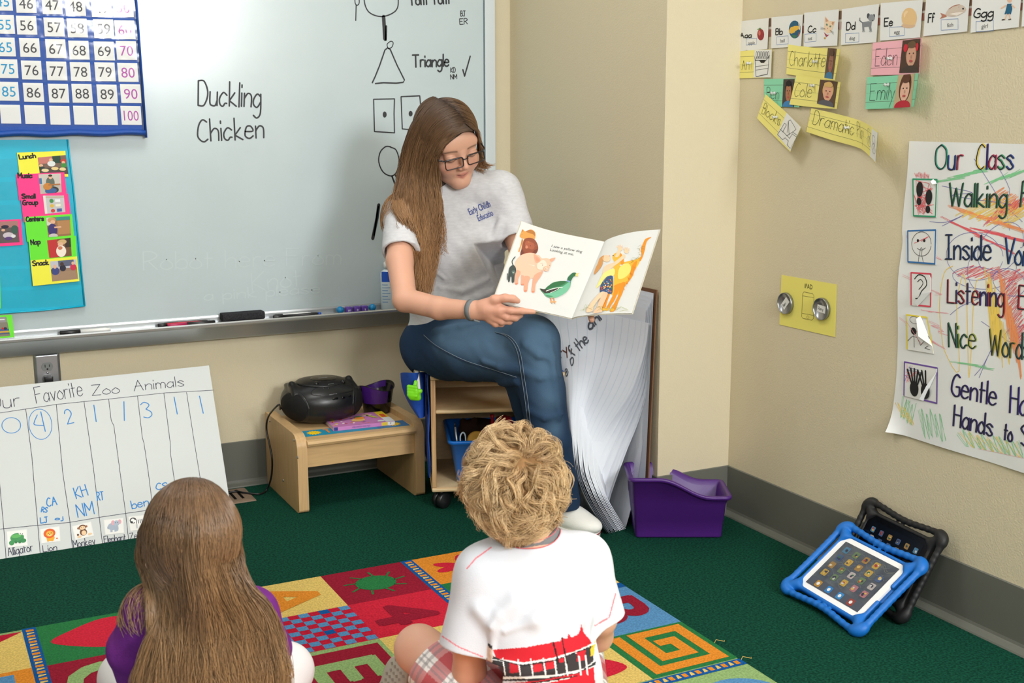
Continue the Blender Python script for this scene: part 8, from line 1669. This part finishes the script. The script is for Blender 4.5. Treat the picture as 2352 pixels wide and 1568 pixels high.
def mane3(n, rows, jit, wav, S, ln, seed, deep):
    """rows: per level a list of px/py/depth points from left to right"""
    r = np.random.default_rng(seed); u = r.random(n); w_ = r.random(n); K = []
    for i, row in enumerate(rows):
        q = spl(npv(row)[None], 60)[0]; x = np.clip(u+r.normal(0, .02, n)*min(1, i*.4), 0, 1)*59; j = np.minimum(x.astype(int), 58); f_ = (x-j)[:, None]; K.append(q[j]*(1-f_)+q[j+1]*f_)
    K = np.stack(K, 1); m_ = len(rows); K[:, 1:, :2] += r.normal(0, jit, (n, m_-1, 2))*np.linspace(.3, 1, m_-1)[None, :, None]; K[:, :, 2] += (w_*deep)[:, None]*np.linspace(.4, 1, m_)[None]
    L = r.uniform(ln[0], ln[1], n); P = spl(todep(K), S*2); x = np.linspace(0, 1, S)[None]*L[:, None]*(S*2-1); i = np.minimum(x.astype(int), S*2-2); f_ = (x-i)[..., None]; ar = np.arange(n)[:, None]; P = P[ar, i]*(1-f_)+P[ar, i+1]*f_
    tt = np.linspace(0, 1, S)[None]; ph = np.round(u*26)*2.1+r.normal(0, .3, n); return P+npv(CR)*(wav*tt**1.3*np.sin(tt*9+ph[:, None]))[..., None]+npv(CF)*(wav*.8*tt*np.cos(tt*8+ph[:, None]*1.3))[..., None]
ROWS = [[(412, 1136, 2.115), (440, 1120, 2.10), (474, 1110, 2.095)], [(366, 1172, 2.10), (440, 1160, 2.035), (520, 1150, 2.08)], [(326, 1212, 2.10), (440, 1210, 2.0), (548, 1196, 2.09)], [(316, 1280, 2.11), (440, 1290, 2.0), (552, 1270, 2.10)], [(340, 1352, 2.09), (455, 1370, 2.02), (572, 1335, 2.09)], [(348, 1420, 2.07), (465, 1450, 2.05), (624, 1400, 2.10)], [(334, 1480, 2.06), (470, 1520, 2.055), (650, 1470, 2.11)], [(312, 1560, 2.06), (475, 1590, 2.06), (664, 1545, 2.11)], [(300, 1640, 2.07), (480, 1680, 2.07), (655, 1640, 2.12)]]
GH = mane3(8000, ROWS, 5, .006, 30, (.86, 1), 21, .03); GH = pushout(GH, [gs2, gt], [.001+.010*rg_.random(len(GH))**1.4, .002+.012*rg_.random(len(GH))]); strands('hair', GH, .00075, .0003, M_gh, GI)
# inner sheet of hair under the strands
q = np.stack([spl(npv(r_)[None], 24)[0] for r_ in ROWS[2:]], 0).transpose(1, 0, 2); q[:, :, 2] += .022; q = spl(todep(q), 26); q = pushout(q, [gs2, gt], [.001, .001]); mb = MB(); mb.grid([[Vector(p) for p in r_] for r_ in q], M_ghu); mb.grid([[Vector(p)+CF*.004 for p in r_] for r_ in q[::-1]], M_ghu); mb.build('hair_under', GI)
LS = [[(400, 1140, 2.12), (430, 1124, 2.10)], [(350, 1172, 2.13), (370, 1160, 2.11)], [(320, 1225, 2.15), (330, 1220, 2.12)], [(318, 1300, 2.17), (334, 1300, 2.13)], [(338, 1345, 2.16), (352, 1350, 2.12)], [(312, 1390, 2.13), (345, 1400, 2.10)], [(296, 1440, 2.11), (340, 1450, 2.08)]]
strands('hair_side', pushout(mane3(260, LS, 4, .004, 24, (.6, 1), 22, .02), [gs2, gt], [.002, .003]), .0009, .0004, M_gh, GI)
